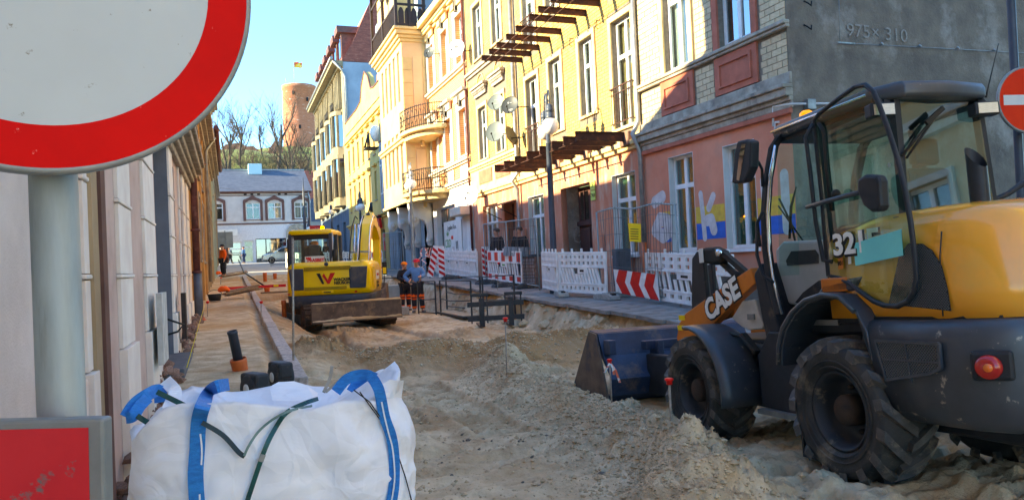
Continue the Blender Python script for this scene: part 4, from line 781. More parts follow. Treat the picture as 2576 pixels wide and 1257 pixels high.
# ================= ochre house and those behind it
def left_house(y0, y1, h, mt, label, wins, eav='stone_trim', v=0):
    B = thing('shaded_house', (-.8, y0, ST(y0)), label, 'building', 'houses on the shaded side'); hs = []
    for z0, z1 in wins:
        u = y0 + .8
        while u + 1.9 < y1: hs.append((u, u + 1.0, z0, z1)); u += 2.1
    wall(B, LF, y0, y1, ST(y0) - .4, h, hs, mt, th=.3, v=v)
    for a in hs: win(B, LF, *a, .2, cur='dark_room' if random.random() < .6 else 'curtain', sur='stone_trim', fm='brown_wood', v=v)
    MB().box(-10, -.83 + v, y0 + .01, y1 - .01, ST(y0) - .4, h).build('house_core', mt, B) if False else None
    course(B, LF, y0, y1, [(0,.12,h - .5,h - .35),(0,.25,h - .35,h - .2),(0,.42,h - .2,h)], eav, 'eaves', v=v)
    for a, b in zip(np.arange(y0 + .3, y1 - .5, 3.1), range(20)): q = MB(); fb(q, LF, a, a + .28, v + .002, v + .07, ST(a) - .2, h - .5); q.build('pilaster_strip', mt, B)
    wall(B, FE(y0), -10, -.8 + v, ST(y0) - .4, h, [], mt, name='end_wall'); wall(B, FE(y1), -10, -.8 + v, ST(y0) - .4, h, [], mt, name='end_wall')
    MB().prism([(-10.2, h), (-.4 + v, h), (-5.3, h + 2.0)], 'y', y0, y1).build('roof', 'panel_red', B)
    return B
b = left_house(18.05, 30, 6.55, 'ochre_wall', 'low ochre plastered house with slot vents under its eaves', [(1.9,3.7),(4.3,5.7)])
pipe(b, LF, [(29.8,.45,6.5),(29.8,.12,6.0),(29.8,.12,1.2)], .06, 'zinc')
b = left_house(30.05, 43, 6.9, 'tan_wall', 'weathered tan plastered house with tall pilaster strips', [(2.2,4.0),(4.6,6.0)]); MB().tube([(-.3, 30.2, 6.95), (-.3, 43, 6.95)], .09, 8).build('gutter', 'rust_pipe', b)
b = left_house(43.05, 53, 12.4, 'green_wall', 'tall pale green house rising above its neighbours', [(2.6,4.6),(6,8),(9,11)]); b = left_house(56, 82, 9.5, 'tan_wall', 'long tan house at the far end of the shaded row', [(3.2,5.2),(6.4,8.4)], v=-.3)
# ================= white house closing the street
B = thing('corner_house', (3, 88, ST(88)), 'white house closing the street with grey roof, brown window arches and white tiled shop floor', 'building')
FW = FE(88); ws = [(u, u + 1.5, 7.35, 9.2) for u in (-8.2, -5.0, -2.0, 1.85, 4.15, 7.0)]
wall(B, FW, -12, 8.7, 6.9, 10.3, ws, 'plaster_white', th=.3, name='upper_wall'); sh = [(-1.2,1.3,2.6,4.95),(1.45,2.55,2.6,5.05),(2.75,6.0,2.6,5.2),(-8,-2,2.6,5)]
wall(B, FW, -12, 8.7, 2.2, 6.9, sh, 'tile_white', th=.3)
for a in ws:
    o = win(B, FW, *a, .12, cols=2, tr=.72, cur='curtain' if a[0] > 2 else 'dark_room', sill='trim_brown', fw_=.1)
    q = MB(); fb(q, FW, a[0] - .28, a[0], .01, .1, 7.2, 9.2); q.build('jamb', 'trim_brown', o); q = MB(); fb(q, FW, a[1], a[1] + .28, .01, .1, 7.2, 9.2); q.build('jamb', 'trim_brown', o); mid = (a[0] + a[1]) / 2
    MB().prism([(a[0] - .3, 9.2), (a[0] - .25, 9.5), (mid - .4, 9.75), (mid, 10.0), (mid + .4, 9.75), (a[1] + .25, 9.5), (a[1] + .3, 9.2), (a[1], 9.18), (mid + .4, 9.42), (mid, 9.5), (mid - .4, 9.42), (a[0], 9.18)], 'y', 87.88, 87.985).build('window_arch', 'trim_brown', o)
win(B, FW, -1.2, 1.3, 2.6, 4.95, .2, cols=2, tr=.66, fw_=.14, cur='dark_room', pane='sky_glass', sill=None); win(B, FW, 1.45, 2.55, 2.6, 5.05, .2, cols=1, tr=.7, fw_=.14, cur='curtain_tan', sill=None, name='shop_door'); win(B, FW, 2.75, 6.0, 2.6, 5.2, .2, cols=3, tr=0, fm='ink', cur='dark_room', pane='sky_glass', sill=None)
course(B, FW, -12, 8.7, [(0,.1,6.8,6.95)], 'trim_brown', 'string_course'); course(B, FW, -12, 8.7, [(0,.08,9.95,10.02)], 'trim_brown', 'string_course'); course(B, FW, -12, 8.9, [(0,.15,10.2,10.3),(0,.45,10.3,10.42)], 'trim_brown', 'eaves')
for x in (1.7, 2.4, 3.1, 5.3, 6.0): q = MB(); fb(q, FW, x, x + .3, -.02, .02, 10.04, 10.19); q.build('vent', 'dark_room', B)
MB().poly([(-12.2,87.5,10.42),(9.0,87.5,10.42),(8.8,94,13.55),(-12.2,94,13.55)]).build('roof', 'roof_slate', B); MB().poly([(-12.2,100,10.42),(9.0,100,10.42),(8.8,94,13.55),(-12.2,94,13.55)]).build('roof_back', 'roof_slate', B); MB().tube([(-12.2,94,13.58),(8.8,94,13.58)], .12, 6).build('ridge', 'zinc', B)
wall(B, FE(99.9), -12, 8.7, 2.2, 10.4, [], 'plaster_white', name='back_wall'); MB().prism([(88, 2.2), (99.9, 2.2), (99.9, 10.4), (94, 13.5), (88, 10.4)], 'x', 8.5, 8.68).build('end_wall', 'plaster_white', B)
mat('skylight_blue', S(170,206,214), rough=.5); MB().box(2.4, 3.9, 92.6, 94.2, 12.9, 14.15).build('roof_hatch', 'skylight_blue', B, bevel=.05); MB().tube([(8.55, 87.6, 10.3), (8.7, 87.85, 9.6), (8.7, 87.85, 2.6)], .08, 6).build('downpipe', 'zinc', B)
MB().prism([(6.0,5.2),(6.05,6.0),(6.5,6.6),(7.3,6.75),(8.1,6.6),(8.55,6.0),(8.6,5.2),(8.2,5.2),(8.1,5.8),(7.3,6.2),(6.5,5.8),(6.4,5.2)], 'y', 87.8, 87.98).build('portal_arch', 'stone_trim', B); MB().box(6.4, 8.2, 87.9, 87.97, 2.6, 5.9).build('portal_door', 'trim_brown', B); text('portal_mark', 'HH', .5, 'off_white', B, MX((7.3, 87.88, 5.7), (1,0,0), (0,0,1)))
q = MB(); q.box(-1.4, .9, 87.6, 87.7, 5.6, 6.3); q.build('sign_box', 'dish_white', B)
# low houses right of it
B = thing('small_house', (11, 84, ST(84)), 'small white house with dark roof and posters between the corner house and the ornate house', 'building')
wall(B, FE(92), 8.9, 16, 2.4, 7.2, [(9.6,10.4,3.4,5.2)], 'plaster_white'); MB().poly([(8.8,91.7,7.2),(16,91.7,7.2),(16,95,10.2),(9.6,95,10.2)]).build('roof', 'roof_slate', B); MB().box(9, 16, 92.1, 99, 2.4, 7.2).build('body', 'plaster_white', B)
o = MB().box(8.3, 11.6, 90.9, 91.0, 4.2, 6.6).build('banner', 'dish_white', B); text('banner_writing', '----', .55, 'ink', o, MX((9.9, 90.88, 5.9), (1,0,0), (0,0,1)), bold=.02); text('banner_writing', '-- ---', .5, 'ink', o, MX((10.1, 90.88, 5.2), (1,0,0), (0,0,1)), bold=.02); MB().box(11.6, 12.3, 90.85, 90.95, 2.8, 6.8).build('banner', 'red', B)
# ================= castle hill
gx = np.linspace(-120, 160, 90); gy = np.linspace(104, 330, 70); X, Y = np.meshgrid(gx, gy)
Zh = ST(104) - .5 + 25.3 * sstep(108, 178, Y) + 5 * sstep(178, 195, Y) * np.exp(-((X - 18) / 16) ** 2) + 1.6 * fbm(X, Y, .06, 4, 3) * sstep(104, 130, Y)
def HZ(x, y): x = np.array([float(x)]); y = np.array([float(y)]); return float((ST(104) - .5 + 25.3 * sstep(108, 178, y) + 5 * sstep(178, 195, y) * np.exp(-((x - 18) / 16) ** 2) + 1.6 * fbm(x, y, .06, 4, 3) * sstep(104, 130, y))[0])
b = MB(); b.v = [Vector(p) for p in zip(X.ravel(), Y.ravel(), Zh.ravel())]; nx_ = len(gx)
for j in range(len(gy) - 1):
    for i in range(nx_ - 1): k = j * nx_ + i; b.f.append([k, k + 1, k + nx_ + 1, k + nx_]); b.sm.append(True)
o = b.build('hill', 'grass', fix=False); o['kind'] = 'structure'; o['label'] = 'grassy castle hill behind the houses'
quad('plain', [(-900,329,2.9),(900,329,2.9),(900,2500,2.9),(-900,2500,2.9)], 'grass'); quad('plain', [(-900,-900,-1.4),(900,-900,-1.4),(900,329,2.0),(-900,329,2.0)], 'grass') if False else None
T = thing('castle_tower', (18.2, 199, 32), 'round red brick castle tower on the hill', 'tower')
prof = [(4.45,28),(4.4,32.5),(4.25,40),(4.15,47.6),(4.28,47.7),(4.28,48.5),(3.7,48.5),(3.7,47.5)]; MB().lathe(prof + [(.01,47.5)], 40, Matrix.Translation((18.2, 199, 0))).build('shaft', 'tower_brick', T)
for a, z in ((-1.2,44),(-2.0,45.6),(-1.7,37)): MB().box(18.2 + 4.3*math.cos(a) - .25, 18.2 + 4.3*math.cos(a) + .25, 199 + 4.3*math.sin(a) - .25, 199 + 4.3*math.sin(a) + .25, z, z + .9).build('window_slit', 'dark_room', T)
MB().tube([(17.0, 197.2, 47.5), (17.0, 197.2, 54.6)], .07, 6).build('flagpole', 'galv', T)
mat('flag', S(226,60,50), S(244,196,60), scale=.9, rough=.8, contrast=(.45,.55), c3=S(240,240,240), s3=1.2)
MB().loft([[(17.1 + k * .28, 197.2 + .15 * math.sin(k * 1.3), z + .08 * math.sin(k)) for k in range(8)] for z in (52.9, 53.6, 54.3)], closed=False, cap=False).build('flag', 'flag', T)
MB().tube([(14.9, 197.6, 48.3), (14.9, 197.6, 50.6)], .05, 5).build('aerial', 'galv', T)
R_ = thing('ruined_wall', (4, 182, 27), 'low ruined brick wall on the crest of the hill', 'ruin')
MB().prism([(-4.5,27),(-4.5,28.6),(-3,29.4),(-1,29.2),(0,30.6),(3,31.0),(4.5,30.2),(6,30.3),(7.5,29.0),(10.5,29.0),(10.5,27)], 'y', 181, 182.5).build('masonry', 'tower_brick', R_)
MB().prism([(9.6,28),(9.6,30.5),(11,32.4),(12.8,30.5),(12.8,28)], 'y', 186, 187).build('gable', 'tower_brick', R_)
W_ = thing('town_wall', (13, 121, 12), 'crenellated brick wall beside the dark roofed house', 'wall'); MB().box(10.3, 19, 121, 121.6, 9, 16.3).build('masonry', 'dark_brick', W_)
for k in range(8): MB().box(10.4 + k * 1.05, 11.0 + k * 1.05, 121, 121.6, 16.3, 16.95).build('merlon', 'dark_brick', W_)
MB().box(10.2, 19, 118, 121, 8, 12).build('retaining_wall', 'bluegrey_wall', W_)
# bare trees
def tree(x, y, z, h, label, seed, lean=0, spread=1.0, dens=1.0, grp='bare trees on the castle hill'):
    rg = random.Random(seed); T = thing('bare_tree', (x, y, z), label, 'tree', grp); tr = MB(); tw = MB()
    def grow(p, d, L, r, lv, mbx):
        pts = [p]; q = p.copy(); dd = d.copy(); n_ = 4
        for k in range(n_):
            dd = (dd + Vector((rg.uniform(-.16, .16), rg.uniform(-.16, .16), rg.uniform(-.04, .12)))).normalized(); q = q + dd * L / n_; pts.append(q.copy())
        mbx.tube(pts, [r * (1 - .6 * k / n_) for k in range(n_ + 1)], 6 if lv < 2 else 3, cap=False, smooth=True)
        if lv >= 4: return
        for k in range(int((5, 5, 5, 4)[lv] * dens)):
            t = rg.uniform(.35, 1); b0 = pts[min(n_, int(t * n_))]; a = rg.uniform(0, 6.28); s = rg.uniform(.45, .9) * spread
            nd = (dd * 1.0 + Vector((math.cos(a) * s, math.sin(a) * s, rg.uniform(.0, .5)))).normalized(); grow(b0, nd, L * rg.uniform(.5, .75), max(.022, r * .42), lv + 1, tw if lv >= 0 else mbx)
    grow(Vector((x, y, z - .5)), Vector((lean, 0, 1)).normalized(), h * .5, h * .018 + .05, 0, tr); tr.build('trunk', 'bark', T, fix=False); tw.build('crown', 'bark', T, fix=False)
    return T
specs = [(568,415,150,19,.05),(580,415,152,18,-.05),(600,410,158,16,.12),(632,412,140,14,.1),(612,405,165,14,0),(660,405,165,10,0),(700,400,150,22,-.12),(722,402,142,17,.12),(745,405,136,17,-.2),(765,405,140,17,.1),(735,400,150,16,.0),(785,410,132,15,.15),(805,415,138,20,.1),(775,405,150,10,-.1),(685,402,160,8,.1),(556,412,156,9,0)]
names = ['spindly bare tree over the left of the grey roof','slim bare tree forking above the grey roof','bare tree leaning right over the hill crest','bare tree rising behind the roof hatch','thin bare tree on the grassy crest','short bare tree left of the tower','tall bare tree just left of the tower','bare tree standing before the tower foot','bare tree leaning left before the tower','bare tree before the middle of the tower','broad bare tree at the tower base','dark bare tree right of the tower','tall bare tree beside the ornate house','low bare tree below the tower','small bare sapling left of the tower','bare tree against the shaded house eaves']
for i, (px, py, Y_, hh, ln) in enumerate(specs):
    p = onY(px, py, Y_); z = HZ(p.x, Y_); tree(p.x, Y_, z, hh, names[i], 40 + i, ln, dens=.9)
# undergrowth on the slope: a mass nobody could count
b = MB(); rg = random.Random(9)
for k in range(2600):
    px = rg.uniform(540, 845); Y_ = rg.uniform(116, 160); p = onY(px, 420, Y_)
    if px < 672 and rg.random() < .5: continue
    z = HZ(p.x, Y_); h_ = rg.uniform(.5, 2.4); x_ = p.x
    for j in range(3):
        a = rg.uniform(0, 6.28); e = Vector((math.cos(a), math.sin(a), 0)) * .06; tp = Vector((x_ + rg.uniform(-.8, .8), Y_, z + h_)); b0 = Vector((x_ + rg.uniform(-.3, .3), Y_ + rg.uniform(-.3, .3), z - .2)); md = b0.lerp(tp, .55)
        b.poly([b0 - e, b0 + e, md + e * .6, tp, md - e * .6])
        for l_ in range(4): t = rg.uniform(.4, 1); c = b0.lerp(tp, t); u = Vector((rg.uniform(-.4, .4), rg.uniform(-.2, .2), rg.uniform(-.1, .4))); b.poly([c, c + u + Vector((0, 0, .12)), c + u * 1.2])
o = b.build('undergrowth', 'brush', kind='stuff', fix=False); o['label'] = 'tangled brown undergrowth on the slope below the tower'
# ------------------------------------------------------------------ street lamps
def lamp(x, y, top, label, twin=True, mt='post_paint', ax=0.0, globe=.215):
    z0 = ST(y) + .02; T = thing('street_lamp', (x, y, z0), label, 'street lamp', 'globe street lamps'); c = Matrix.Translation((x, y, 0)); hh = top
    MB().lathe([(.15,z0),(.15,z0+.12),(.11,z0+.16),(.11,z0+.8),(.1,z0+.86),(.085,z0+1.0),(.078,z0+2.2),(.072,hh-1.35),(.085,hh-1.33),(.085,hh-1.27),(.06,hh-1.25),(.045,hh-.25),(.055,hh-.2),(.02,hh-.08),(.01,hh)], 14, c).build('pole', mt, T)
    for s in ((-1, 1) if twin else (0,)):
        ux, uy = math.sin(ax) * s, math.cos(ax) * s; r = .26
        if twin: pts = [(x, y, hh - 1.0), (x + ux * .05, y + uy * .05, hh - .5), (x + ux * .1, y + uy * .1, hh - .15), (x + ux * .22, y + uy * .22, hh + .03), (x + ux * .36, y + uy * .36, hh - .02), (x + ux * .44, y + uy * .44, hh - .2), (x + ux * .45, y + uy * .45, hh - .4)]; MB().tube(pts, .022, 7).build('arm', mt, T)
        gx_, gy_ = x + ux * .45, y + uy * .45; zt = hh - .38 if twin else hh
        MB().lathe([(.02,zt+.02),(.05,zt),(.10,zt-.06),(.09,zt-.1),(.11,zt-.12),(.11,zt-.2),(.095,zt-.21),(.11,zt-.24),(.11,zt-.3),(.13,zt-.33),(.12,zt-.4)], 14, Matrix.Translation((gx_, gy_, 0))).build('lamp_head', mt, T)
        MB().ball((gx_, gy_, zt - .56), globe, 20, 14).build('globe', 'globe', T)
    return T
lamp(7.9, 18.05, 5.79, 'dark twin-globe street lamp in front of the balcony beams', ax=.25); lamp(7.7, 33.2, 6.0, 'pale twin-globe street lamp in front of the bay tower', mt='zinc', ax=.1)
lamp(7.6, 46.6, 6.1, 'twin-globe street lamp above the excavator boom'); lamp(7.6, 60.5, 6.5, 'single-globe street lamp before the slate blue shop', twin=False); lamp(7.6, 79, 6.6, 'twin-globe street lamp near the corner house portal')
T = thing('mast', (6.5, 70.8, ST(70.8)), 'tall plain grey mast behind the excavator cab', 'mast'); MB().lathe([(.14,2),(.13,6.5),(.1,6.6),(.09,8.6),(.06,8.7),(.04,9.9)], 10, Matrix.Translation((6.5, 70.8, 0))).build('pole', 'post_paint', T)
T = thing('overhead_wire', (2, 70, 8), 'thin overhead wire strung across the end of the street', 'wire'); MB().tube([(-1, 62, 8.2), (2, 64, 7.85), (6.5, 70.8, 8.7)], .012, 4).build('cable', 'zinc', T)
# ------------------------------------------------------------------ satellite dishes
def dish(px, py, X, r, mt, label, txt=None, tilt=.35, yaw=-.75, tw=None, tm='ink'):
    p = onX(px, py, X); T = thing('satellite_dish', p, label, 'satellite dish', 'satellite dishes on the facades')
    d = Vector((math.sin(yaw), -math.cos(yaw), tilt)).normalized(); xx = d.cross(Vector((0, 0, 1))).normalized() * -1; yy = d.cross(xx)
    if yy.z < 0: yy = -yy; 
    M0 = Matrix(((xx.x,yy.x,d.x,p.x),(xx.y,yy.y,d.y,p.y),(xx.z,yy.z,d.z,p.z),(0,0,0,1))) @ Matrix.Diagonal((1, 1.1, 1, 1))
    n = 9; prof = [(max(1e-5, r * k / n), r * .22 * (k / n) ** 2 - r * .22) for k in range(n + 1)]; prof += [(r * 1.015, 0.004), (r * 1.0, -.016)] + [(max(1e-5, r * k / n), r * .22 * (k / n) ** 2 - r * .22 - .012) for k in range(n - 1, -1, -1)]
    MB(M0).lathe(prof, 28).build('reflector', mt, T, fix=True)
    f = M0 @ Vector((0, -r * .55, r * .75)); a = M0 @ Vector((0, -r * .97, -.01)); MB().tube([a, f], .012, 6).ball(f, .035, 10, 7, (1, 1, 1)).build('feed_arm', 'iron', T)
    b = M0 @ Vector((0, 0, -r * .25)); w_ = Vector((9.18, b.y - .12, b.z - .03)); MB().tube([b, b + Vector((.04, 0, -.05)), w_], .018, 6).build('wall_bracket', 'iron', T)
    if txt:
        for (s, ox, oy, sz) in txt: text('dish_lettering', s, r * sz, tm, T, M0 @ Matrix.Translation((ox * r, oy * r, -r * .12)), ext=.001)
    return T
dish(1146, 123, 8.6, .37, 'dish_white', 'white satellite dish lettered 4K on the orange brick house', [('4K', 0, .3, .55), ('--', .1, -.05, .3)]); dish(1079, 132, 8.7, .26, 'dish_dark', 'small dark grey satellite dish beside the bay tower', [('o --', 0, .3, .4)], tm='dish_white')
dish(1246, 257, 8.6, .28, 'dish_grey', 'pale grey satellite dish with faded lettering, left of a pair', [('-----', 0, .35, .25), ('- ----', 0, -.1, .25)], tm='dish_white'); dish(1282, 264, 8.55, .28, 'dish_dark', 'dark grey satellite dish marked HD, right of a pair', [('o --', -.05, .35, .4), ('HD', .15, -.55, .35)], tm='dish_white')
dish(1245, 331, 8.55, .34, 'dish_grey', 'large plain pale green satellite dish below the pair'); dish(1287, 341, 8.75, .30, 'dish_dark', 'satellite dish seen edge-on by the drainpipe', yaw=.62); dish(1180, 492, 8.55, .36, 'dish_white', 'white satellite dish lettered nc+ over the shop door', [('nc+', 0, .35, .55)]); dish(1385, 110, 9.0, .0001, 'dish_grey', 'x') if False else None
# ------------------------------------------------------------------ plastic barriers
BMESH = {}
def shared(key, mk, mt):
    if key not in BMESH:
        b = mk(); me_ = bpy.data.meshes.new(key); me_.from_pydata([tuple(v) for v in b.v], [], b.f); me_.polygons.foreach_set('use_smooth', b.sm); me_.materials.append(M_[mt]); BMESH[key] = me_
    return BMESH[key]
def put(name, me_, par, Mx):
    o = bpy.data.objects.new(name, me_); col.objects.link(o); o.parent = par; o.matrix_basis = Mx; return o
def barrier(p0, p1, label, style='white', lift=.1):
    p0 = Vector(p0); p1 = Vector(p1); d = p1 - p0; L = d.length; T = thing('safety_barrier', p0, label, 'barrier', 'plastic safety barriers along the dig', M=MX(p0 + Vector((0, 0, lift)), d, (0, 0, 1)) @ Matrix.Rotation(R(-90), 4, 'X') @ Matrix.Rotation(R(90), 4, 'X'))
    M0 = T.matrix_basis; k = L / 2.0
    def b_(): return MB(M0)
    q = b_()   # local x along, y up, z out
    q.box(0, .06, -.03, .98, -.03, .03).box(L - .06, L, -.03, .98, -.03, .03).box(.06, L - .06, .0, .05, -.028, .028).box(.06, L - .06, .2, .245, -.03, .03).box(.06, L - .06, .60, .645, -.03, .03).box(.06, L - .06, .93, .98, -.028, .028)
    for i in range(5): x = .12 + i * (L - .3) / 4; q.box(x, x + .06, .98, 1.06, -.02, .02)
    q.build('frame', 'plastic_white', T, bevel=.008, seg=1)
    red = style != 'white'; n = 10
    if not red:
        for z0, z1, zz in ((.645,.79,'t'),(.79,.93,'u'),(.05,.2,'v')):
            for i in range(n):
                x0 = .06 + i * (L - .12) / n; x1 = .06 + (i + 1) * (L - .12) / n; w_ = x1 - x0; q = b_()
                q.box(x0 + .002, x0 + w_ * .28, z0, z1, -.022, .022).box(x1 - w_ * .28, x1 - .002, z0, z1, -.022, .022).box(x0 + w_ * .28, x1 - w_ * .28, z0, z0 + .035, -.022, .022).box(x0 + w_ * .28, x1 - w_ * .28, z1 - .035, z1, -.022, .022); q.build('holed_panel', 'plastic_white', T, fix=False)
    else:
        n = 9
        for i in range(n):
            x0 = .06 + i * (L - .12) / n; x1 = .06 + (i + 1) * (L - .12) / n
            for z0, z1 in ((.65,.925),(.055,.195)): b_().box(x0, x1 - .003, z0, z1, -.02, .02).build('stripe', 'red' if i % 2 == 0 else 'plastic_white', T, fix=False)
    ns = 13; st = (L - .3) / ns
    for i in range(ns):
        x = .14 + i * st; q = b_()
        if 5 <= i <= 7:
            q.prism([(x + .10 * .0, .245), (x + .075, .245), (x + .075 - .08, .46), (x - .08, .46)], 'z', -.02, .02)
        else: q.prism([(x, .245), (x + .075, .245), (x + .075 - .13, .6), (x - .13, .6)], 'z', -.02, .02)
        q.build('slat', 'plastic_white', T, fix=False)
    q = b_(); q.box(L * .42, L * .6, .47, .6, -.024, .024).build('handle_plate', 'plastic_white' if style != 'logo' else 'plastic_white', T); b_().box(L * .47, L * .55, .51, .56, .0245, .03).build('handle_slot', 'ink' if not red else 'leaf_green', T)
    return T
def foot(x, y, rz, label, mt='rubber_block'):
    T = thing('weight_block', (x, y, ST(y) + .03), label, 'foot block', 'foot blocks of the barriers', rz=rz); M0 = T.matrix_basis
    MB(M0).prism([(-.42, 0), (.42, 0), (.40, .09), (.25, .13), (-.25, .13), (-.40, .09)], 'y', -.13, .13).build('block', mt, T, bevel=.012); MB(M0).box(-.1, .1, -.06, .06, .131, .15).build('socket', mt, T); MB(M0).box(-.36, -.26, -.05, .05, .10, .14).build('grip', 'iron', T)
    return T
def sp(x, y, dz=.03): return (x, y, ST(y) + dz)
barrier(sp(7.86, 18.75), sp(7.55, 17.05), 'narrow white holed barrier next to the lamp pole'); barrier(sp(7.56, 17.0), sp(8.0, 15.35), 'white holed barrier in front of the number 7 doorway')
barrier(sp(8.3, 24.6), sp(8.1, 20.9), 'red and white striped barrier below the two bystanders', 'red'); barrier(sp(8.5, 31.6), sp(8.3, 28.2), 'white holed barrier below the shop writing'); barrier(sp(8.3, 28.15), sp(8.0, 24.9), 'white holed barrier next to the striped delineator'); barrier(sp(8.9, 34.0), sp(8.52, 31.7), 'white barrier turned edge-on beside the red ribbon')
barrier(sp(8.35, 14.2, .0), sp(7.9, 10.6, .0), 'white barrier behind the loader arm'); barrier((6.9, 45.0, ST(45)), (7.6, 40.0, ST(40)), 'red and white striped barrier beyond the excavator boom', 'red'); barrier((5.4, 50, ST(50)), (6.85, 45.2, ST(45.2)), 'white barrier behind the excavator engine hood'); barrier((3.6, 54, ST(54)), (5.35, 50.2, ST(50.2)), 'white barrier seen through the excavator cab')
foot(7.55, 16.9, 1.3, 'grey block under the joint of two white barriers', 'concrete'); foot(7.95, 15.3, 1.6, 'double concrete block at the fence post', 'concrete'); foot(8.0, 20.5, .4, 'black rubber block right of the striped barrier', 'rubber_block'); foot(7.9, 23.6, .3, 'black rubber block under the striped barrier'); foot(7.8, 21.6, .2, 'flat rubber block at the pavement edge'); foot(7.95, 28.0, .4, 'rubber block under the white barriers by the shop')
# striped delineator boards
def delin(p, h, label, tilt=0):
    T = thing('delineator_board', p, label, 'warning board', 'striped warning boards', M=rotM(p, 0, tilt, R(-25))); M0 = T.matrix_basis; MB(M0).box(-.13, .13, -.015, .015, .02, h).build('board', 'plastic_white', T)
    n = 5
    for i in range(n): z = .05 + i * (h - .15) / n; MB(M0).prism([(-.12, z + .14), (.12, z), (.12, z + .12), (-.12, z + .26)], 'y', -.0185, -.015).build('stripe', 'red', T, fix=False)
    MB(M0).box(-.03, .03, .016, .05, -.04, h * .9).build('post', 'iron', T); return T
delin(sp(8.35, 25.0, .1), 1.15, 'striped warning board at the end of the striped barrier'); delin(sp(7.6, 30.0, .05), 1.3, 'leaning striped warning board by the lamp post', .25); delin(sp(7.9, 29.2, .05), 1.25, 'upright dark-edged warning board beside the ribbon')
rb_ = MB(); rng_ = random.Random(4)
for k in range(6):
    a = Vector((7.45 + .12 * k, 30.6, ST(30) + 1.25)); pts = [a + Vector((rng_.uniform(-.1, .1) * j, 0, -.16 * j)) for j in range(6)]
    for u, v_ in zip(pts, pts[1:]): rb_.poly([u, u + Vector((.07, .02, .02)), v_ + Vector((.07, .02, 0)), v_])
T = thing('warning_ribbon', (7.5, 30.6, ST(30.6)), 'tangled red and white ribbon hanging behind the workers', 'ribbon'); rb_.build('ribbon', 'tape', T, fix=False); MB().tube([(7.4, 30.65, ST(30)), (7.45, 30.65, ST(30) + 1.3), (8.2, 30.65, ST(30) + 1.28)], .02, 6).build('support', 'iron', T)
mat('wire', S(96,100,102), rough=.5, metal=.3)
# mesh fences
def fence(p0, p1, label, h=2.0, wave=0, n=None):
    p0, p1 = Vector(p0), Vector(p1); T = thing('mesh_fence', p0, label, 'fence', 'wire mesh fence panels'); d = p1 - p0; nn = n or max(10, int(d.length / .1)); top = []
    f = lambda t: p0 + d * t; wv = lambda t: wave * (math.sin(t * 9.5) * .5 + .5) * math.sin(t * math.pi)
    for t in (0, 1): MB().tube([f(t) + Vector((0, 0, 0)), f(t) + Vector((-.02, 0, h))], .021, 7).build('post', 'galv', T)
    for z in (.12, h): MB().tube([f(t) + Vector((0, 0, z + wv(t) * (1 if z > 1 else .6))) for t in [k / 12 for k in range(13)]], .018, 7).build('rail', 'galv', T)
    b = MB(); rg = random.Random(2)
    for k in range(1, nn): t = k / nn; j = rg.uniform(-.02, .02); b.tube([f(t) + Vector((j, 0, .12 + wv(t) * .6)), f(t) + Vector((j * 2 + .03 * math.sin(k), 0, h * .55)), f(t + j * .2) + Vector((0, 0, h + wv(t) + .03))], .0062, 3, cap=False)
    for z in np.arange(.35, h - .05, .36): b.tube([f(t) + Vector((.02 * math.sin(t * 14), 0, z + wv(t) * z / h + .012 * math.sin(t * 31))) for t in [k / 10 for k in range(11)]], .0062, 3, cap=False)
    b.build('wire_mesh', 'wire', T, kind='stuff', fix=False); return T
fence(sp(8.1, 15.85), sp(8.25, 12.75), 'bent wire mesh fence carrying the chevron board', wave=.1)
fence(sp(8.34, 25.0), sp(8.2, 22.3), 'wire mesh fence panel behind the striped barrier'); fence(sp(8.18, 22.25), sp(7.98, 19.3), 'wire mesh fence panel left of the lamp pole'); fence(sp(7.6, 39.5), sp(7.9, 36.2), 'wire mesh fence in front of the bay house doors'); fence((3.0, 62, ST(62)), (6.5, 60, ST(60)), 'far wire mesh fence across the street end', h=1.9)
def plate(name, px, X, mt, label, cat, par=None, th=.01):   # flat board given by pixel corners on a plane X
    pts = [onX(*p, X) for p in px]; b = MB(); A = pts; Bk = [p + Vector((th, 0, 0)) for p in pts]; n = len(A); b.poly(A); b.poly(Bk[::-1])
    for i in range(n): b.poly([A[i], Bk[i], Bk[(i + 1) % n], A[(i + 1) % n]])
    if par: return b.build(name, mt, par)
    T = thing(name, pts[-1], label, cat); b.build('board', mt, T); return T
T = plate('chevron_board', [(1543,677),(1652,690),(1659,756),(1550,735)], 8.13, 'plastic_white', 'white board with three red chevrons pointing left on the mesh fence', 'sign')
def lerp2(a, b, t): return (a[0] + (b[0] - a[0]) * t, a[1] + (b[1] - a[1]) * t)
for t0 in (.06, .38, .71):
    tp = lambda t: lerp2((1543,677),(1652,690),t); bt_ = lambda t: lerp2((1550,735),(1659,756),t); md = lambda t: lerp2(tp(t), bt_(t), .5)
    plate('chevron', [tp(t0 + .06), tp(t0 + .26), md(t0 + .17), bt_(t0 + .28), bt_(t0 + .08), md(t0 - .03)], 8.125, 'red', '', '', par=T, th=.004)
T = plate('notice_sheet', [(1580,561),(1611,563),(1612,609),(1584,607)], 8.12, 'yellow_notice', 'yellow notice sheet tied to the mesh fence', 'notice')
for k in range(5): plate('printed_line', [(1586,575 + k * 6),(1606,576 + k * 6),(1606,578 + k * 6),(1586,577 + k * 6)], 8.117, 'ink', '', '', par=T, th=.002)
T = plate('metal_sheet', [(1268,620),(1331,622),(1327,645),(1265,643)], 8.12, 'galv', 'corrugated grey metal sheet laid over the striped barrier', 'metal sheet', th=.03); mat('sheet_grey', S(140,152,156), S(120,132,138), scale=3, rough=.5)
for c in kids(T): c.data.materials[0] = M_['sheet_grey']
for k in range(6): plate('rib', [(1274 + k * 10,621),(1276 + k * 10,621),(1273 + k * 10,644),(1271 + k * 10,644)], 8.10, 'sheet_grey', '', '', par=T, th=.02)
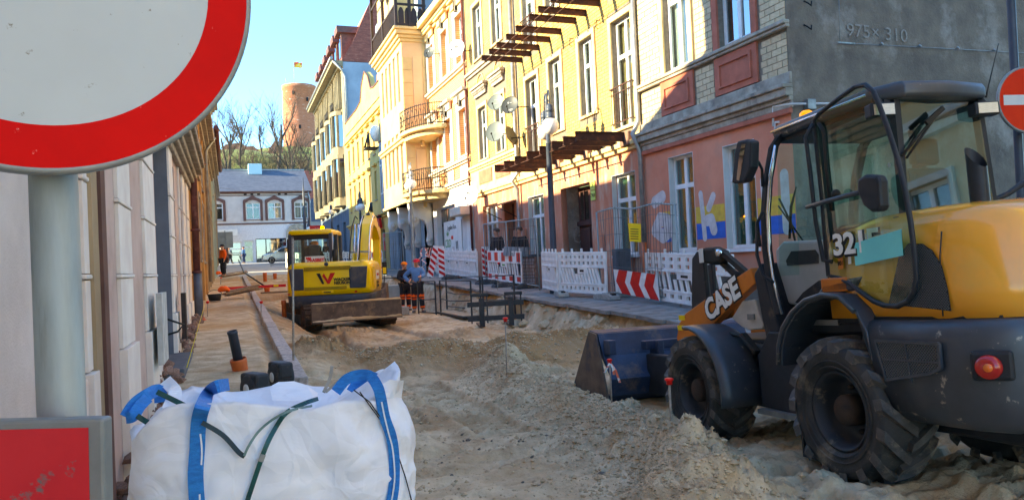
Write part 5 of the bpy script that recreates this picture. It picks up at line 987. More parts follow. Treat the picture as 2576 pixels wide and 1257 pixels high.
T = thing('utility_box', sp(8.75, 16.35), 'narrow grey-green utility box against the rust red wall', 'utility box'); MB().box(8.7, 9.05, 16.05, 16.35, ST(16) + .25, ST(16) + 1.15).build('body', 'slate_step', T, bevel=.01); MB().box(8.69, 8.7, 16.08, 16.32, ST(16) + .3, ST(16) + 1.1).build('door', 'slate_step', T); MB().box(8.72, 9.0, 16.1, 16.3, ST(16), ST(16) + .25).build('plinth', 'concrete', T)
T = thing('brick_pier', sp(8.9, 21.5), 'low whitewashed brick pier with a tin cap beside the drainpipe', 'pier'); MB().box(8.55, 9.15, 21.0, 22.0, .5, 1.55).build('masonry', 'rubble', T); MB().box(8.5, 9.18, 20.95, 22.05, 1.55, 1.63).build('cap', 'slate_step', T, bevel=.01)
for r_ in range(9):
    for k in range(4): MB().box(8.535, 8.55, 21.02 + k * .245 + (r_ % 2) * .06, 21.24 + k * .245 + (r_ % 2) * .06 - .03, .62 + r_ * .1, .7 + r_ * .1).build('brick', 'paint_white', T, fix=False)
# ------------------------------------------------------------------ road signs
c = atd(88, -103, 1.02); zax = (CAM - c); zax = Vector((zax.x + .12, zax.y, 0)).normalized(); xax = Vector((0, 0, 1)).cross(zax).normalized(); RS = .291
rl = Matrix.Rotation(R(0), 4, 'Z'); Ms = MX(c, xax, (0, 0, 1))
T = thing('prohibition_sign', c + Vector((0, 0, -1.2)), 'large round white prohibition sign with red border on a galvanised post', 'road sign')
MB(Ms).poly([((RS - .066)*math.cos(k*math.pi/48), (RS - .066)*math.sin(k*math.pi/48), 0) for k in range(96)]).build('face', 'sign_white', T); 
def ring(b, r0, r1, z, n=96):
    for k in range(n):
        a, d = 2 * math.pi * k / n, 2 * math.pi * (k + 1) / n; b.poly([(r0*math.cos(a), r0*math.sin(a), z), (r1*math.cos(a), r1*math.sin(a), z), (r1*math.cos(d), r1*math.sin(d), z), (r0*math.cos(d), r0*math.sin(d), z)])
    return b
ring(MB(Ms), RS - .066, RS - .008, .0005).build('border', 'sign_red', T)
mat('sign_back', S(150,154,154), S(128,132,132), scale=8, rough=.5, metal=.4)
MB(Ms).lathe([(RS - .008,.0006),(RS - .002,.002),(RS,-.002),(RS,-.02),(RS - .012,-.024),(.001,-.006)], 96, cap=False).build('rim', 'sign_back', T)
pc = atd(145, 740, 1.04 + .04); MB().tube([(pc.x, pc.y, -.3), (pc.x, pc.y, 2.4)], .031, 24).build('post', 'galv', T); MB().box(pc.x - .05, pc.x + .05, pc.y - .045, pc.y + .045, c.z - .1, c.z - .06).build('clamp', 'galv', T)
Mb = MX(atd(272, 1047, .98), (atd(0, 1054, .98) - atd(272, 1047, .98)), (0, 0, -1)); 
T = thing('barrier_board', atd(100, 1200, .98), 'red reflective board with grey edge fixed below the prohibition sign', 'barrier board')
o = MB(Mb).box(0, .3, 0, .2, -.012, .012).build('board', 'sign_back', T, bevel=.004)
MB(Mb).box(.019, .3, .011, .2, .0121, .0135).build('red_face', 'board_red', T); MB(Mb).box(.019, .3, .011, .2, -.0135, -.0121).build('red_face', 'board_red', T)
c = atd(2588, 251, 7.2); Me = MX(c, Vector((1, -.25, 0)), (0, 0, 1)) @ Matrix.Scale(1.07, 4); T = thing('no_entry_sign', (c.x, c.y, ST(c.y)), 'round red no entry sign with white bar on a dark leaning post', 'road sign')
MB(Me).poly([(.282*math.cos(k*math.pi/24), .282*math.sin(k*math.pi/24), 0) for k in range(48)]).build('face', 'sign_orange_red', T); MB(Me).lathe([(.282,.0),(.30,.004),(.302,-.02),(.001,-.012)], 48, cap=False).build('rim', 'sign_back', T); MB(Me).box(-.245, .245, -.045, .045, .001, .003).build('bar', 'dish_white', T)
pb = atd(2572, 560, 7.5); pt_ = atd(2540, -60, 7.5); dd = (pt_ - pb); MB().tube([pb - dd * .9, pb, pt_, pt_ + dd], .04, 14).build('post', 'post_paint', T)
# ------------------------------------------------------------------ survey pins with caps
mat('steel_rod', S(176,164,150), S(140,124,110), scale=30, rough=.6, metal=.2); mat('cap_bright', S(246,30,24), rough=.35)
def pin(base, headpx, label, cap='cap_bright', capr=.022, tape=False, r=.008):
    base = Vector(base); hp = onY(*headpx, base.y); T = thing('survey_pin', base, label, 'survey pin', 'steel survey pins with red caps'); MB().tube([base + Vector((0, 0, -.25)), hp], r, 8).build('rod', 'steel_rod', T)
    MB().lathe([(capr * .8,-.05),(capr * .85,-.02),(capr * 1.15,-.018),(capr * 1.15,-.004),(capr * .7,.002),(.001,.003)], 14, Matrix.Translation(hp)).build('cap', cap, T)
    if tape:
        for k, (dx, dz) in enumerate(((-.07,-.09),(.09,-.2),(.03,-.12))):
            b = MB(); pts = [hp + Vector((0, -.012, -.03)), hp + Vector((dx * .5, -.03, -.03 + dz * .4)), hp + Vector((dx, -.02, -.03 + dz))]
            for u, v_ in zip(pts, pts[1:]): b.poly([u + Vector((-.011, 0, 0)), u + Vector((.011, 0, 0)), v_ + Vector((.013, 0, 0)), v_ + Vector((-.013, 0, 0))])
            b.build('tape', 'tape', T, fix=False)
    return T
def onH(px, py):
    z = 0
    for _ in range(12): p = onZ(px, py, z); z = .5 * z + .5 * Hs(p.x, p.y)
    return p
pin(onZ(1690, 1088, .06), (1683, 950), 'survey pin with bright red cap on the sand ridge beside the front wheel', capr=.03, r=.01); pin(onZ(1540, 1018, .05), (1533, 902), 'survey pin with red and white tape tied to it near the bucket', capr=.022, tape=True); pin(onH(1274, 940), (1271, 798), 'tall survey pin with round red head on the sand heap', capr=.028)
pin(onH(737, 948), (736, 596), 'tall plain steel rod standing at the end of the kerb', cap='rust_steel', capr=.012, r=.014)
for (b, h, l) in (((656,800),(657,757),'survey pin with red cap beside the kerb'),((521,790),(522,757),'survey pin with red cap near the wall foot'),((630,742),(634,728),'survey pin with red cap among the boards'),((553,712),(556,697),'far survey pin near the timber boards'),((1249,760),(1254,660),'survey pin behind the fork carriage'),((1078,730),(1078,705),'survey pin beside the workers')):
    q = onS(*b) if b[0] < 700 else onZ(b[0], b[1], .3); pin((q.x, q.y, q.z - .04), h, l, capr=.035, r=.012)
T = thing('string_line', (-.5, 10, .5), 'thin setting-out string running along the wall foot', 'string'); MB().tube([(-.5, 9.3, .42), (-.52, 18.6, .95)], .004, 4).build('string', 'yellow_notice', T)
T = thing('string_line', (7.0, 14, .3), 'thin setting-out string along the pavement edge', 'string'); MB().tube([(6.8, 20, .62), (6.9, 10.5, .25)], .004, 4).build('string', 'yellow_notice', T)
# pipes
T = thing('drain_pipe', (.08, 10.05, .2), 'dark plastic pipe standing in an orange socket on the footpath', 'pipe'); M0 = rotM((.08, 10.05, ST(10) - .1), R(8), R(-9), 0); MB(M0).lathe([(.088,-.05),(.092,.05),(.10,.17),(.10,.2),(.088,.2),(.085,.1)], 22).build('socket', 'pipe_orange', T); MB(M0).lathe([(.058,.1),(.058,.52),(.063,.525),(.063,.56),(.052,.56),(.052,.2)], 22).build('tube', 'pipe_dark', T)
for (px, py, h_, r_, l) in ((667,708,.42,.085,'orange drain pipe stub with yellow top, far in the sand'),(692,702,.3,.085,'small orange drain pipe stub farthest along the bed'),(672,735,.22,.09,'short orange drain pipe stub beside the red level'),(714,770,.16,.058,'tall orange drain pipe beside the excavator track')):
    p = onS(px, py, -.1); T = thing('pipe_stub', (p.x, p.y, p.z), l, 'pipe', 'orange drain pipe stubs'); MB(Matrix.Translation((p.x, p.y, p.z))).lathe([(r_,-.3),(r_,h_ - .12),(r_ * 1.12,h_ - .1),(r_ * 1.12,h_),(r_ * .95,h_),(r_ * .9,-.1)], 16).build('tube', 'pipe_orange', T)
# timber on the footpath
def board(p, q, w_, t_, label, tilt=0):
    T = thing('board', p, label, 'plank', 'boards lying across the footpath'); MB().bar(p, q, w_, t_).build('timber', 'plank', T, bevel=.004); return T
for k, (p, q, l) in enumerate((((-.2,24.0,.86),(.75,24.9,1.0),'weathered plank across the footpath, nearest of the pile'),((-.1,24.3,.92),(.8,25.1,1.06),'plank lying on the pile across the footpath'),((-.15,24.6,.80),(.9,25.3,.95),'grey plank at the back of the pile'),((-.35,40,1.38),(.8,42,1.5),'long board on the far timber pile'),((-.4,41,1.32),(.7,43,1.44),'board under the far timber pile'),((-.2,40.6,1.48),(.75,41.6,1.56),'short board on top of the far timber pile'),((.9,25.6,.8),(2.6,25.9,.78),'flat board bedded in the sand beyond the kerb'))): board(p, q, .16, .05, l)
T = thing('spirit_level', (.3, 26.6, .98), 'long red spirit level laid across the kerb', 'spirit level'); MB().bar((-.1, 26.6, .98), (1.75, 26.75, .98), .04, .09).build('body', 'red', T); MB().bar((1.35, 26.69, .985), (1.5, 26.71, .985), .045, .06).build('vial', 'yellow_notice', T)
T = thing('long_bar', (.4, 34, 1), 'dark steel bar leaning over the kerb', 'bar'); MB().tube([(.45, 44, 2.2), (.6, 38, 1.5), (1.2, 29, .92)], .03, 6).build('bar', 'iron', T)
for (x, y, z, l) in ((-.45, 23.6, .72, 'black rubber bucket beside the planks'),): T = thing('bucket', (x, y, z), l, 'bucket'); MB(Matrix.Translation((x, y, z - .03))).lathe([(.15,0),(.2,.2),(.18,.2),(.13,.02),(.001,.02)], 16).build('tub', 'tyre_plain', T); MB().tube([(x + .19 * math.cos(t), y, z + .17 + .12 * math.sin(t)) for t in [k * .5236 for k in range(7)]], .008, 5).build('handle', 'iron', T)
for (x, y, rz, l) in ((-.2, 24.1, .2, 'orange work glove on the plank pile'), (-.55, 41.5, .8, 'orange jacket thrown over the far timber')): 
    T = thing('orange_cloth', (x, y, ST(y) + .3), l, 'work cloth'); b = MB(rotM((x, y, ST(y) + .28), 0, 0, rz)); b.loft([[(.17 * math.cos(a) * s, .1 * math.sin(a) * s, z + .03 * math.sin(a * 3)) for a in [k * .6283 for k in range(10)]] for s, z in ((1,-.05),(1.05,0),(.7,.06),(.2,.08))]); b.build('cloth', 'orange_hi', T)
# wheelbarrow-like crusher wheels behind the bag: a small plate roller
T = thing('sunk_roller', (.33, 8.3, .2), 'two dark rubber-edged rollers half sunk behind the bag', 'roller'); 
for k, (x, y, z, rz, s) in enumerate(((.20, 8.45, .24, .5, 1), (.48, 8.75, .30, .35, 1))):
    M0 = rotM((x, y, z), 0, R(90), rz); MB(M0).lathe([(.001,-.1),(.13,-.1),(.15,-.08),(.15,.08),(.13,.1),(.001,.1)], 20).build('roller', 'case_frame', T); MB(M0 @ Matrix.Translation((0, 0, -.103))).lathe([(.001,0),(.055,0),(.055,-.004),(.001,-.004)], 16).build('badge', 'dish_white', T); MB(M0).box(-.16, .02, -.16, .16, -.085, .085).build('guard', 'case_frame', T, bevel=.03)
# guard rails and fork carriage in the dig
def guard(p0, p1, label, h=1.05, sag=.05):
    p0, p1 = Vector(p0), Vector(p1); T = thing('guard_rail', p0, label, 'guard rail', 'black steel guard rails in the dig'); U = Vector((0, 0, 1))
    for p in (p0, p1): MB().bar(p + U * -.05, p + U * h, .04, .04, (1, 0, 0)).build('post', 'black_metal', T)
    for z in (.05, .5, h): MB().tube([p0 + U * z, p0.lerp(p1, .3) + U * (z - sag * (z == .5)), p0.lerp(p1, .7) + U * (z - sag * .6 * (z == .5)), p1 + U * z], .017, 6).build('rail', 'black_metal', T)
    return T
guard((5.75, 24.4, -.12), (6.0, 23.1, -.12), 'black guard rail right behind the workers'); guard((6.05, 22.7, -.1), (6.3, 20.3, -.1), 'long black guard rail beside the bank'); guard((6.5, 23.6, .05), (6.75, 20.6, .05), 'black guard rail against the bank', h=1.0); guard((6.45, 19.9, -.05), (6.7, 17.9, -.0), 'black guard rail above the fork carriage', h=1.1)
o = thing('walkway_plate', (6.2, 21.5, -.05), 'flat steel walkway plate between the guard rails', 'walkway'); MB().box(6.0, 6.6, 20.2, 23.2, -.08, -.02).build('deck', 'black_metal', o, bevel=.01); MB().box(6.05, 6.55, 20.25, 23.15, -.019, -.012).build('sand_cover', 'fill_sand', o)
T = thing('fork_carriage', (5.95, 17.3, -.15), 'black steel pallet fork carriage standing in the dig', 'fork carriage'); U = MB(Matrix.Translation((5.25, 17.25, -.02)) @ Matrix.Rotation(R(-12), 4, 'Z'))
M0 = U.M
for z in (.08, .42): MB(M0).box(0, 1.36, -.03, .03, z, z + .12).build('cross_bar', 'black_metal', T, bevel=.006)
for x in (.28, .98): MB(M0).box(x, x + .12, -.08, -.032, -.02, .62).build('fork_shank', 'black_metal', T, bevel=.008); MB(M0).box(x, x + .12, -.08, .9, -.06, -.02).build('fork_tine', 'black_metal', T)
for x0 in (.1, .92):
    for x in (x0, x0 + .38): MB(M0).bar((x, .05, .02), (x, .05, .68), .03, .03, (1, 0, 0)).build('guard_bar', 'black_metal', T)
    MB(M0).box(x0 - .02, x0 + .42, .02, .08, .66, .74).build('hook_plate', 'black_metal', T, bevel=.01); MB(M0).bar((x0 + .19, .05, .02), (x0 + .19, .05, .68), .014, .014, (1, 0, 0)).build('guard_bar', 'black_metal', T)
# pallet and slabs near the workers
T = thing('pallet', (5.0, 27.5, -.1), 'grey wooden pallet behind the excavator blade', 'pallet'); 
for k in range(7): MB().box(4.7, 5.9, 27.2 + k * .15, 27.31 + k * .15, .28, .31).build('deck_board', 'plank', T)
for k in range(3): MB().box(4.7 + k * .53, 4.84 + k * .53, 27.2, 28.2, -.1, .28).build('stringer', 'plank', T)
T = thing('paving_block', (4.9, 24.3, -.1), 'sand covered concrete block beside the workers', 'block'); MB(rotM((4.95, 24.3, -.12), 0, 0, .1)).box(-.4, .4, -.25, .25, 0, .26).build('block', 'concrete', T, bevel=.02)
T = thing('scrap_iron', (1.6, 32, .6), 'flat iron scraps on the sand behind the cab', 'scrap'); MB().box(2.1, 2.7, 31.5, 32.3, .72, .82).build('plate', 'black_metal', T, bevel=.01); MB().box(2.2, 2.6, 31.6, 32.0, .82, .92).build('bracket', 'black_metal', T)
bk_ = rb.copy(); bk_.materials.clear(); bk_.materials.append(M_['clod'])
BKS = bpy.data.objects.new('rubble_bank', None); col.objects.link(BKS); BKS['kind'] = 'structure'; BKS['label'] = 'broken stones and earth lumps on the face of the dig bank'
for k in range(170):
    y_ = random.uniform(10.8, 26); x_ = 6.62 + random.uniform(-.42, .28); stone(x_, y_, Hs(x_, y_) + .01, random.uniform(.02, .08) if k > 8 else random.uniform(.08, .14), BKS).data = bk_
T = thing('boulder_heap', (6.4, 33, .5), 'heap of broken stones at the pavement edge', 'stones')
for k in range(40): stone(6.2 + random.uniform(-.5, .9), 33 + random.uniform(-3, 4), .45 + random.uniform(0, .45), random.uniform(.1, .28), T).active_material
DB = bpy.data.objects.new('debris', None); col.objects.link(DB); DB['kind'] = 'structure'; DB['label'] = 'dark crumbs of old asphalt on the sand'
mat('asphalt_crumb', S(96,88,80), S(120,110,100), scale=8, rough=.95); db_ = rb.copy(); db_.materials.clear(); db_.materials.append(M_['asphalt_crumb'])
for k in range(90):
    cx_, cy_, s_ = ((1.9,6.6,.35),(2.35,6.2,.3),(1.35,6.0,.3),(1.5,7.3,.3),(2.0,5.4,.5))[k % 5]; x_, y_ = random.gauss(cx_, s_), random.gauss(cy_, s_); o = stone(x_, y_, Hs(x_, y_), random.uniform(.004, .014) if k % 12 else random.uniform(.018, .03), DB); o.data = db_
T = thing('generator', (6.2, 30.5, .1), 'grey site generator with tubular frame behind the blade', 'generator'); MB().box(5.6, 6.4, 30, 31, .05, .7).build('housing', 'sheet_grey', T, bevel=.03); MB().tube([(5.5, 30, .05), (5.5, 30, 1.0), (6.5, 30, 1.0), (6.5, 30, .05)], .03, 6).build('frame', 'iron', T)
# pharmacy board, far signs
T = thing('pavement_board', (7.9, 50, ST(50)), 'grey pharmacy board standing before the shop windows', 'sign'); o = MB().box(7.6, 8.6, 49.95, 50.05, ST(50) + .3, ST(50) + 1.9).build('board', 'sheet_grey', T); MB().box(7.65, 7.7, 49.9, 50.1, ST(50), ST(50) + .3).build('leg', 'iron', T); text('board_writing', 'APTEKA', .25, 'dish_white', o, MX((8.1, 49.94, ST(50) + 1.55), (1,0,0), (0,0,1))); text('board_writing', '---', .25, 'dish_white', o, MX((8.1, 49.94, ST(50) + 1.1), (1,0,0), (0,0,1)))
T = thing('back_of_sign', (-.2, 66, ST(66)), 'pair of grey road sign backs near the far shop', 'road sign'); MB().tube([(-.3, 66, 1.9), (-.3, 66, 5.0)], .04, 8).build('post', 'galv', T); MB().box(-.85, -.32, 65.9, 65.95, 3.6, 4.9).build('panel', 'sheet_grey', T); MB().box(-.28, .3, 65.9, 65.95, 3.6, 4.9).build('panel', 'sheet_grey', T)
T = thing('round_sign_back', (5.4, 66, ST(66)), 'octagonal grey sign back beyond the parked car', 'road sign'); MB().tube([(5.4, 66, 1.9), (5.4, 66, 4.6)], .05, 8).build('post', 'dish_white', T); MB(rotM((5.2, 66.1, 3.9), R(90))).lathe([(.001,0),(.42,0),(.42,.03),(.001,.03)], 8).build('panel', 'sheet_grey', T)
T = thing('roof_sign', (5.2, 60, 6), 'red street banner seen above the excavator roof', 'sign'); p = onY(798, 573, 70); o = MB().box(p.x - .65, p.x + .65, 70, 70.05, p.z - .22, p.z + .22).build('panel', 'red', T); MB().tube([(p.x, 70.1, 2.1), (p.x, 70.1, p.z)], .04, 6).build('post', 'galv', T); text('sign_writing', '-- ----', .2, 'dish_white', o, MX((p.x, 69.98, p.z), (1,0,0), (0,0,1)))
T = thing('cafe_board', (-.6, 84, ST(84)), 'dark round-topped board by the far shop window', 'sign'); MB().prism([(-1.2,2.6),(-.1,2.6),(-.1,4.5),(-.4,4.85),(-.9,4.85),(-1.2,4.5)], 'y', 84, 84.08).build('board', 'trim_brown', T); MB(rotM((-.75, 83.98, 4.2), R(90))).lathe([(.001,0),(.22,0),(.22,.02),(.001,.02)], 16).build('badge', 'dish_white', T)
T = thing('bike_rack', (.4, 84.5, ST(84.5)), 'white tubular railing in front of the far shop', 'railing')
for y_ in (84.2, 84.9): MB().tube([(-.3, y_, 2.55), (-.3, y_, 3.6), (1.0, y_, 3.6), (1.3, y_, 2.55)], .05, 6).build('hoop', 'galv', T)
# ------------------------------------------------------------------ wheel loader (local: x right, y forward, z up, origin at the rear left tyre face)
HD, PT = R(4.4), R(-3.5); RW = atd(2098, 1035, 5.09)
fdl = Vector((math.sin(HD)*math.cos(PT), math.cos(HD)*math.cos(PT), math.sin(PT))); rgl = Vector((math.cos(HD), -math.sin(HD), 0)); upl = rgl.cross(fdl)
ML = Matrix(((rgl.x,fdl.x,upl.x,RW.x),(rgl.y,fdl.y,upl.y,RW.y),(rgl.z,fdl.z,upl.z,RW.z),(0,0,0,1))); MLI = ML.inverted()
LO = thing('wheel_loader', RW, 'orange and black wheel loader with its glass cab door swung open', 'wheel loader', M=ML)
WID = 1.66; XC = WID / 2
def LL(px, py, o):                                           # pixel on the lengthwise plane x = o
    r = MLI.to_3x3() @ ray(px, py); c = MLI @ CAM; return c + r * ((o - c.x) / r.x)
def LP_(px, py, p0, n):
    r = MLI.to_3x3() @ ray(px, py); c = MLI @ CAM; p0, n = Vector(p0), Vector(n); return c + r * ((p0 - c).dot(n) / r.dot(n))
def lb(): return MB(ML)
def trace(name, px, o, th, mt, par=None, bevel=0):           # outline traced in the photo, given its own distance and thickness
    pts = [LL(*p, o) for p in px]; return lb().prism([(p.y, p.z) for p in pts], 'x', o, o + th).build(name, mt, par or LO, bevel=bevel)
AX = Matrix.Rotation(R(90), 4, 'Y')                           # lathe z -> local x
def lugmesh(side):
    b = MB(); secs = []
    for k in range(6):
        t = k / 5; x = -.012 + t * .225; th = (t ** .8) * .40; hw = .088 - .018 * t; top = .502 - .03 * max(0, .25 - t) * 4 - .0; lo = .43 if k else .40
        if side: x = .40 - x
        q = []
        for a, r in ((th - hw, lo), (th - hw * .86, top), (th + hw * .86, top), (th + hw, lo)): q.append((x, -r * math.sin(a), r * math.cos(a)))
        secs.append(q)
    return b.loft(secs, smooth=False)
def wheel(y, z, x, flip, spin):
    W = thing('wheel', (0, 0, 0), '', ''); del W['label'], W['category']; W.parent = LO
    W.matrix_basis = Matrix.Translation((x, y, z)) @ (Matrix.Diagonal((-1, 1, 1, 1)) if flip else Matrix.Identity(4)); K = wm(W); K0 = K
    prof = [(.255,.07),(.285,.03),(.33,.012),(.38,.0),(.425,.006),(.445,.03),(.458,.09),(.462,.2),(.458,.31),(.445,.37),(.425,.394),(.38,.4),(.33,.388),(.285,.37),(.255,.33)]
    t = MB(K @ AX); t.lathe(prof, 56, cap=False); t.build('tyre', 'tyre', W)
    for r0 in (.34, .30): MB(K @ AX).lathe([(r0 - .006,.015 if r0 < .32 else .008),(r0,.004 if r0 < .32 else -.003),(r0 + .006,.012 if r0 < .32 else .006)], 48, cap=False).build('sidewall_bead', 'tyre', W)
    n = 15
    for k in range(n):
        for s in (0, 1):
            o = put('tread_lug', shared('lug%d' % s, lambda: lugmesh(s), 'tyre_dust_sheen'), W, Matrix.Rotation(2 * math.pi * (k + .5 * s) / n + spin, 4, 'X'))
    MB(K @ AX).lathe([(.262,.06),(.27,.035),(.255,.035),(.245,.06),(.235,.085),(.225,.13),(.21,.2),(.17,.215),(.05,.215)], 40, cap=False).build('rim', 'rim', W)
    h = MB(K @ AX).lathe([(.105,.215),(.105,.09),(.095,.075),(.03,.07),(.001,.07)], 28).build('hub', 'hub', W)
    for k in range(6): a = k * 1.047 + .3; MB(K @ Matrix.Translation((.2, .15 * math.cos(a), .15 * math.sin(a))) @ AX).lathe([(.018,0),(.018,-.03),(.010,-.04),(.001,-.04)], 6).build('wheel_bolt', 'hub', W)
    return W
wheel(0, 0, 0, False, .1); wheel(1.97, -.04, 0.0, False, .27); wheel(0, 0, WID, True, .2); wheel(1.97, -.04, WID, True, .0)
# axles and frame
lb().tube([(.2, 0, 0), (WID - .2, 0, 0)], .11, 14).build('axle', 'case_frame', LO); lb().tube([(.2, 1.97, -.04), (WID - .2, 1.97, -.04)], .11, 14).build('axle', 'case_frame', LO)
lb().box(.42, WID - .42, -1.1, .7, -.12, .55).build('rear_frame', 'case_frame', LO, bevel=.02); lb().box(.45, WID - .45, .75, 2.45, -.18, .42).build('front_frame', 'case_frame', LO, bevel=.03)
lb().prism([(.55,-.15),(1.22,-.12),(1.22,.3),(1.05,.5),(.62,.5)], 'x', .26, .30).build('side_plate', 'case_frame', LO, bevel=.01); lb().box(.2, .3, .55, 1.2, -.17, -.13).build('sill', 'zinc', LO)
for y0, z0, s in ((.72,-.1,.12),(.66,.32,.07)): lb().box(.252, .258, y0 - s / 2, y0 + s / 2, z0, z0 + s).build('warning_label', 'yellow_notice', LO); lb().prism([(y0 - s*.3, z0 + s*.2), (y0 + s*.3, z0 + s*.2), (y0, z0 + s*.75)], 'x', .249, .251).build('warning_mark', 'ink', LO)
# step
lb().box(.16, .4, .42, .6, -.42, -.39).build('step', 'black_metal', LO, bevel=.008); lb().box(.17, .39, .59, .61, -.42, .05).build('step_bracket', 'black_metal', LO); lb().lathe([(.09,-.01),(.1,.0),(.1,.03),(.05,.035),(.001,.035)], 20, Matrix.Translation((.25, .6, -.02))).build('tank_cap', 'zinc', LO)
# hood
def hsec(y, xl, zt, zb=.615, br=.0):
    L_ = [(xl,zb),(xl - .005,.8),(xl + .008,1.0),(xl + .035,zt - .13),(xl + .085,zt - .06),(xl + .17,zt - .015),(xl + .32,zt + .004)]
    return [(x, y - br * max(0, (1.1 - z)) , z) for x, z in L_] + [(XC, y - br * 0, zt + .02)] + [(WID - x, y - br * max(0, (1.1 - z)), z) for x, z in L_[::-1]]
hd = lb().loft([hsec(.18,.2,1.28), hsec(-.2,.17,1.3), hsec(-.6,.15,1.3), hsec(-.82,.15,1.29), hsec(-.95,.175,1.275,br=.06), hsec(-1.06,.24,1.25,br=.1), hsec(-1.13,.34,1.21,br=.15), hsec(-1.17,.5,1.17,br=.18)]).build('hood', 'case_yellow', LO)
lb().tube([(.149,-.83,.63),(.144,-.84,.8),(.152,-.85,.98),(.172,-.86,1.12)], .004, 5).build('hood_seam', 'case_frame', LO)
lb().loft([[(x, -1.18 - .18 * max(0, 1.1 - z) - .012, z) for x, z in ((.58,.68),(.62,1.0),(.7,1.08),(XC,1.09),(WID - .7,1.08),(WID - .62,1.0),(WID - .58,.68))], [(x, -1.17 - .18 * max(0, 1.1 - z) + .03, z) for x, z in ((.54,.66),(.58,1.01),(.68,1.11),(XC,1.12),(WID - .68,1.11),(WID - .58,1.01),(WID - .54,.66))]]).build('rear_panel', 'case_yellow', LO)
gp = [(2235,765),(2262,640),(2285,612),(2320,613),(2345,630),(2368,668),(2382,720),(2392,782),(2330,775)]
mat('grille_grey', S(104,108,112), rough=.6)
trace('side_grille', gp, .1435, .004, 'ink'); b = lb()
gl_ = [LL(*p, .14) for p in gp]; y0, y1 = min(p.y for p in gl_), max(p.y for p in gl_); z0, z1 = min(p.z for p in gl_), max(p.z for p in gl_)
def inside(y, z, P):
    c = False
    for i in range(len(P)):
        a, d = P[i - 1], P[i]
        if (a.z > z) != (d.z > z) and y < (d.y - a.y) * (z - a.z) / (d.z - a.z) + a.y: c = not c
    return c
def meshgrid(b, P, o, st=.018, r=.0028):
    y0, y1 = min(p.y for p in P), max(p.y for p in P); z0, z1 = min(p.z for p in P), max(p.z for p in P); s = st
    n_ = int((y1 - y0 + z1 - z0) / s) + 2
    for sg in (1, -1):
        for i in range(-n_, n_):
            run = None
            for j in range(0, 60):
                t = j / 59; z = z0 + (z1 - z0) * t; y = (y0 + y1) / 2 + i * s + sg * (z - (z0 + z1) / 2)
                if inside(y, z, P): run = (run[0] if run else (y, z), (y, z))
                elif run: break
            if run and abs(run[0][1] - run[1][1]) > .01: b.tube([(o, *run[0]), (o, *run[1])], r, 3, cap=False)
meshgrid(b, gl_, .139); b.build('grille_mesh', 'grille_grey', LO, kind='stuff', fix=False)
text('model_number', '321F', .2, 'decal_white', LO, ML @ MX(LL(2150, 612, .135), (0, -1, 0), (0, 0, 1)), ext=.002, sx=1.1, bold=.006); text('model_number', '321F', .2, 'decal_black', LO, ML @ MX(LL(2153, 615, .14), (0, -1, 0), (0, 0, 1)), ext=.001, sx=1.1, bold=.016)
# rear counterweight
def plan(z, yf, xl, yr=-1.30):
    L_ = [(xl, yf), (xl, -.75), (xl + .02, -.95), (xl + .10, -1.12), (xl + .26, yr + .07), (xl + .5, yr)]
    return [(x, y, z) for x, y in L_] + [(XC, yr - .02, z)] + [(WID - x, y, z) for x, y in L_[::-1]]
cw = lb().loft([plan(-.02,-.52,.2,-1.12), plan(.0,-.52,.12,-1.2), plan(.06,-.47,.07,-1.28), plan(.18,-.42,.05), plan(.34,-.35,.045), plan(.5,-.29,.045), plan(.565,-.265,.06), plan(.6,-.24,.1), plan(.612,-.22,.14)]).build('counterweight', 'case_black', LO)
lb().loft([plan(.613,-.22,.145,-1.27), plan(.628,-.22,.15,-1.26)]).build('gasket', 'ink', LO)
gq = [(2203,856),(2362,864),(2368,925),(2345,938),(2232,955)]; trace('grille_recess', gq, .030, .02, 'ink'); b = lb(); P4 = [LL(*p, .03) for p in gq]; meshgrid(b, P4, .027, .02, .003); b.build('grille_mesh', 'grille_grey', LO, kind='stuff', fix=False)
fr_ = lb(); Pc = P4 + [P4[0]]
for a, c in zip(Pc, Pc[1:]): fr_.bar((.028, a.y, a.z), (.028, c.y, c.z), .018, .018, (1, 0, 0))
c_ = sum(P4, Vector()) / 5; fr_.bar((.026, P4[0].y - .24, P4[0].z), (.026, P4[4].y - .2, P4[4].z), .012, .012, (1, 0, 0)); fr_.bar((.026, P4[0].y - .05, c_.z), (.026, P4[1].y, c_.z), .012, .012, (1, 0, 0)); fr_.build('grille_frame', 'case_black', LO)
pl = LL(2488, 922, .10); nrm = Vector((-.8, -.6, 0)).normalized(); Ml = MX(pl + Vector((0, 0, 0)), Vector((-.6, .8, 0)) * -1, (0, 0, 1))
lb_ = MB(ML @ Ml); lb_.box(-.085, .115, -.075, .085, -.05, .012); lb_.build('light_housing', 'case_frame', LO, bevel=.02)
MB(ML @ Ml).lathe([(.066,.0),(.066,.03),(.055,.05),(.03,.062),(.001,.065)], 24).build('tail_light', 'light_red', LO); MB(ML @ Ml).lathe([(.024,.05),(.022,.068),(.001,.07)], 16).build('indicator', 'light_orange', LO)
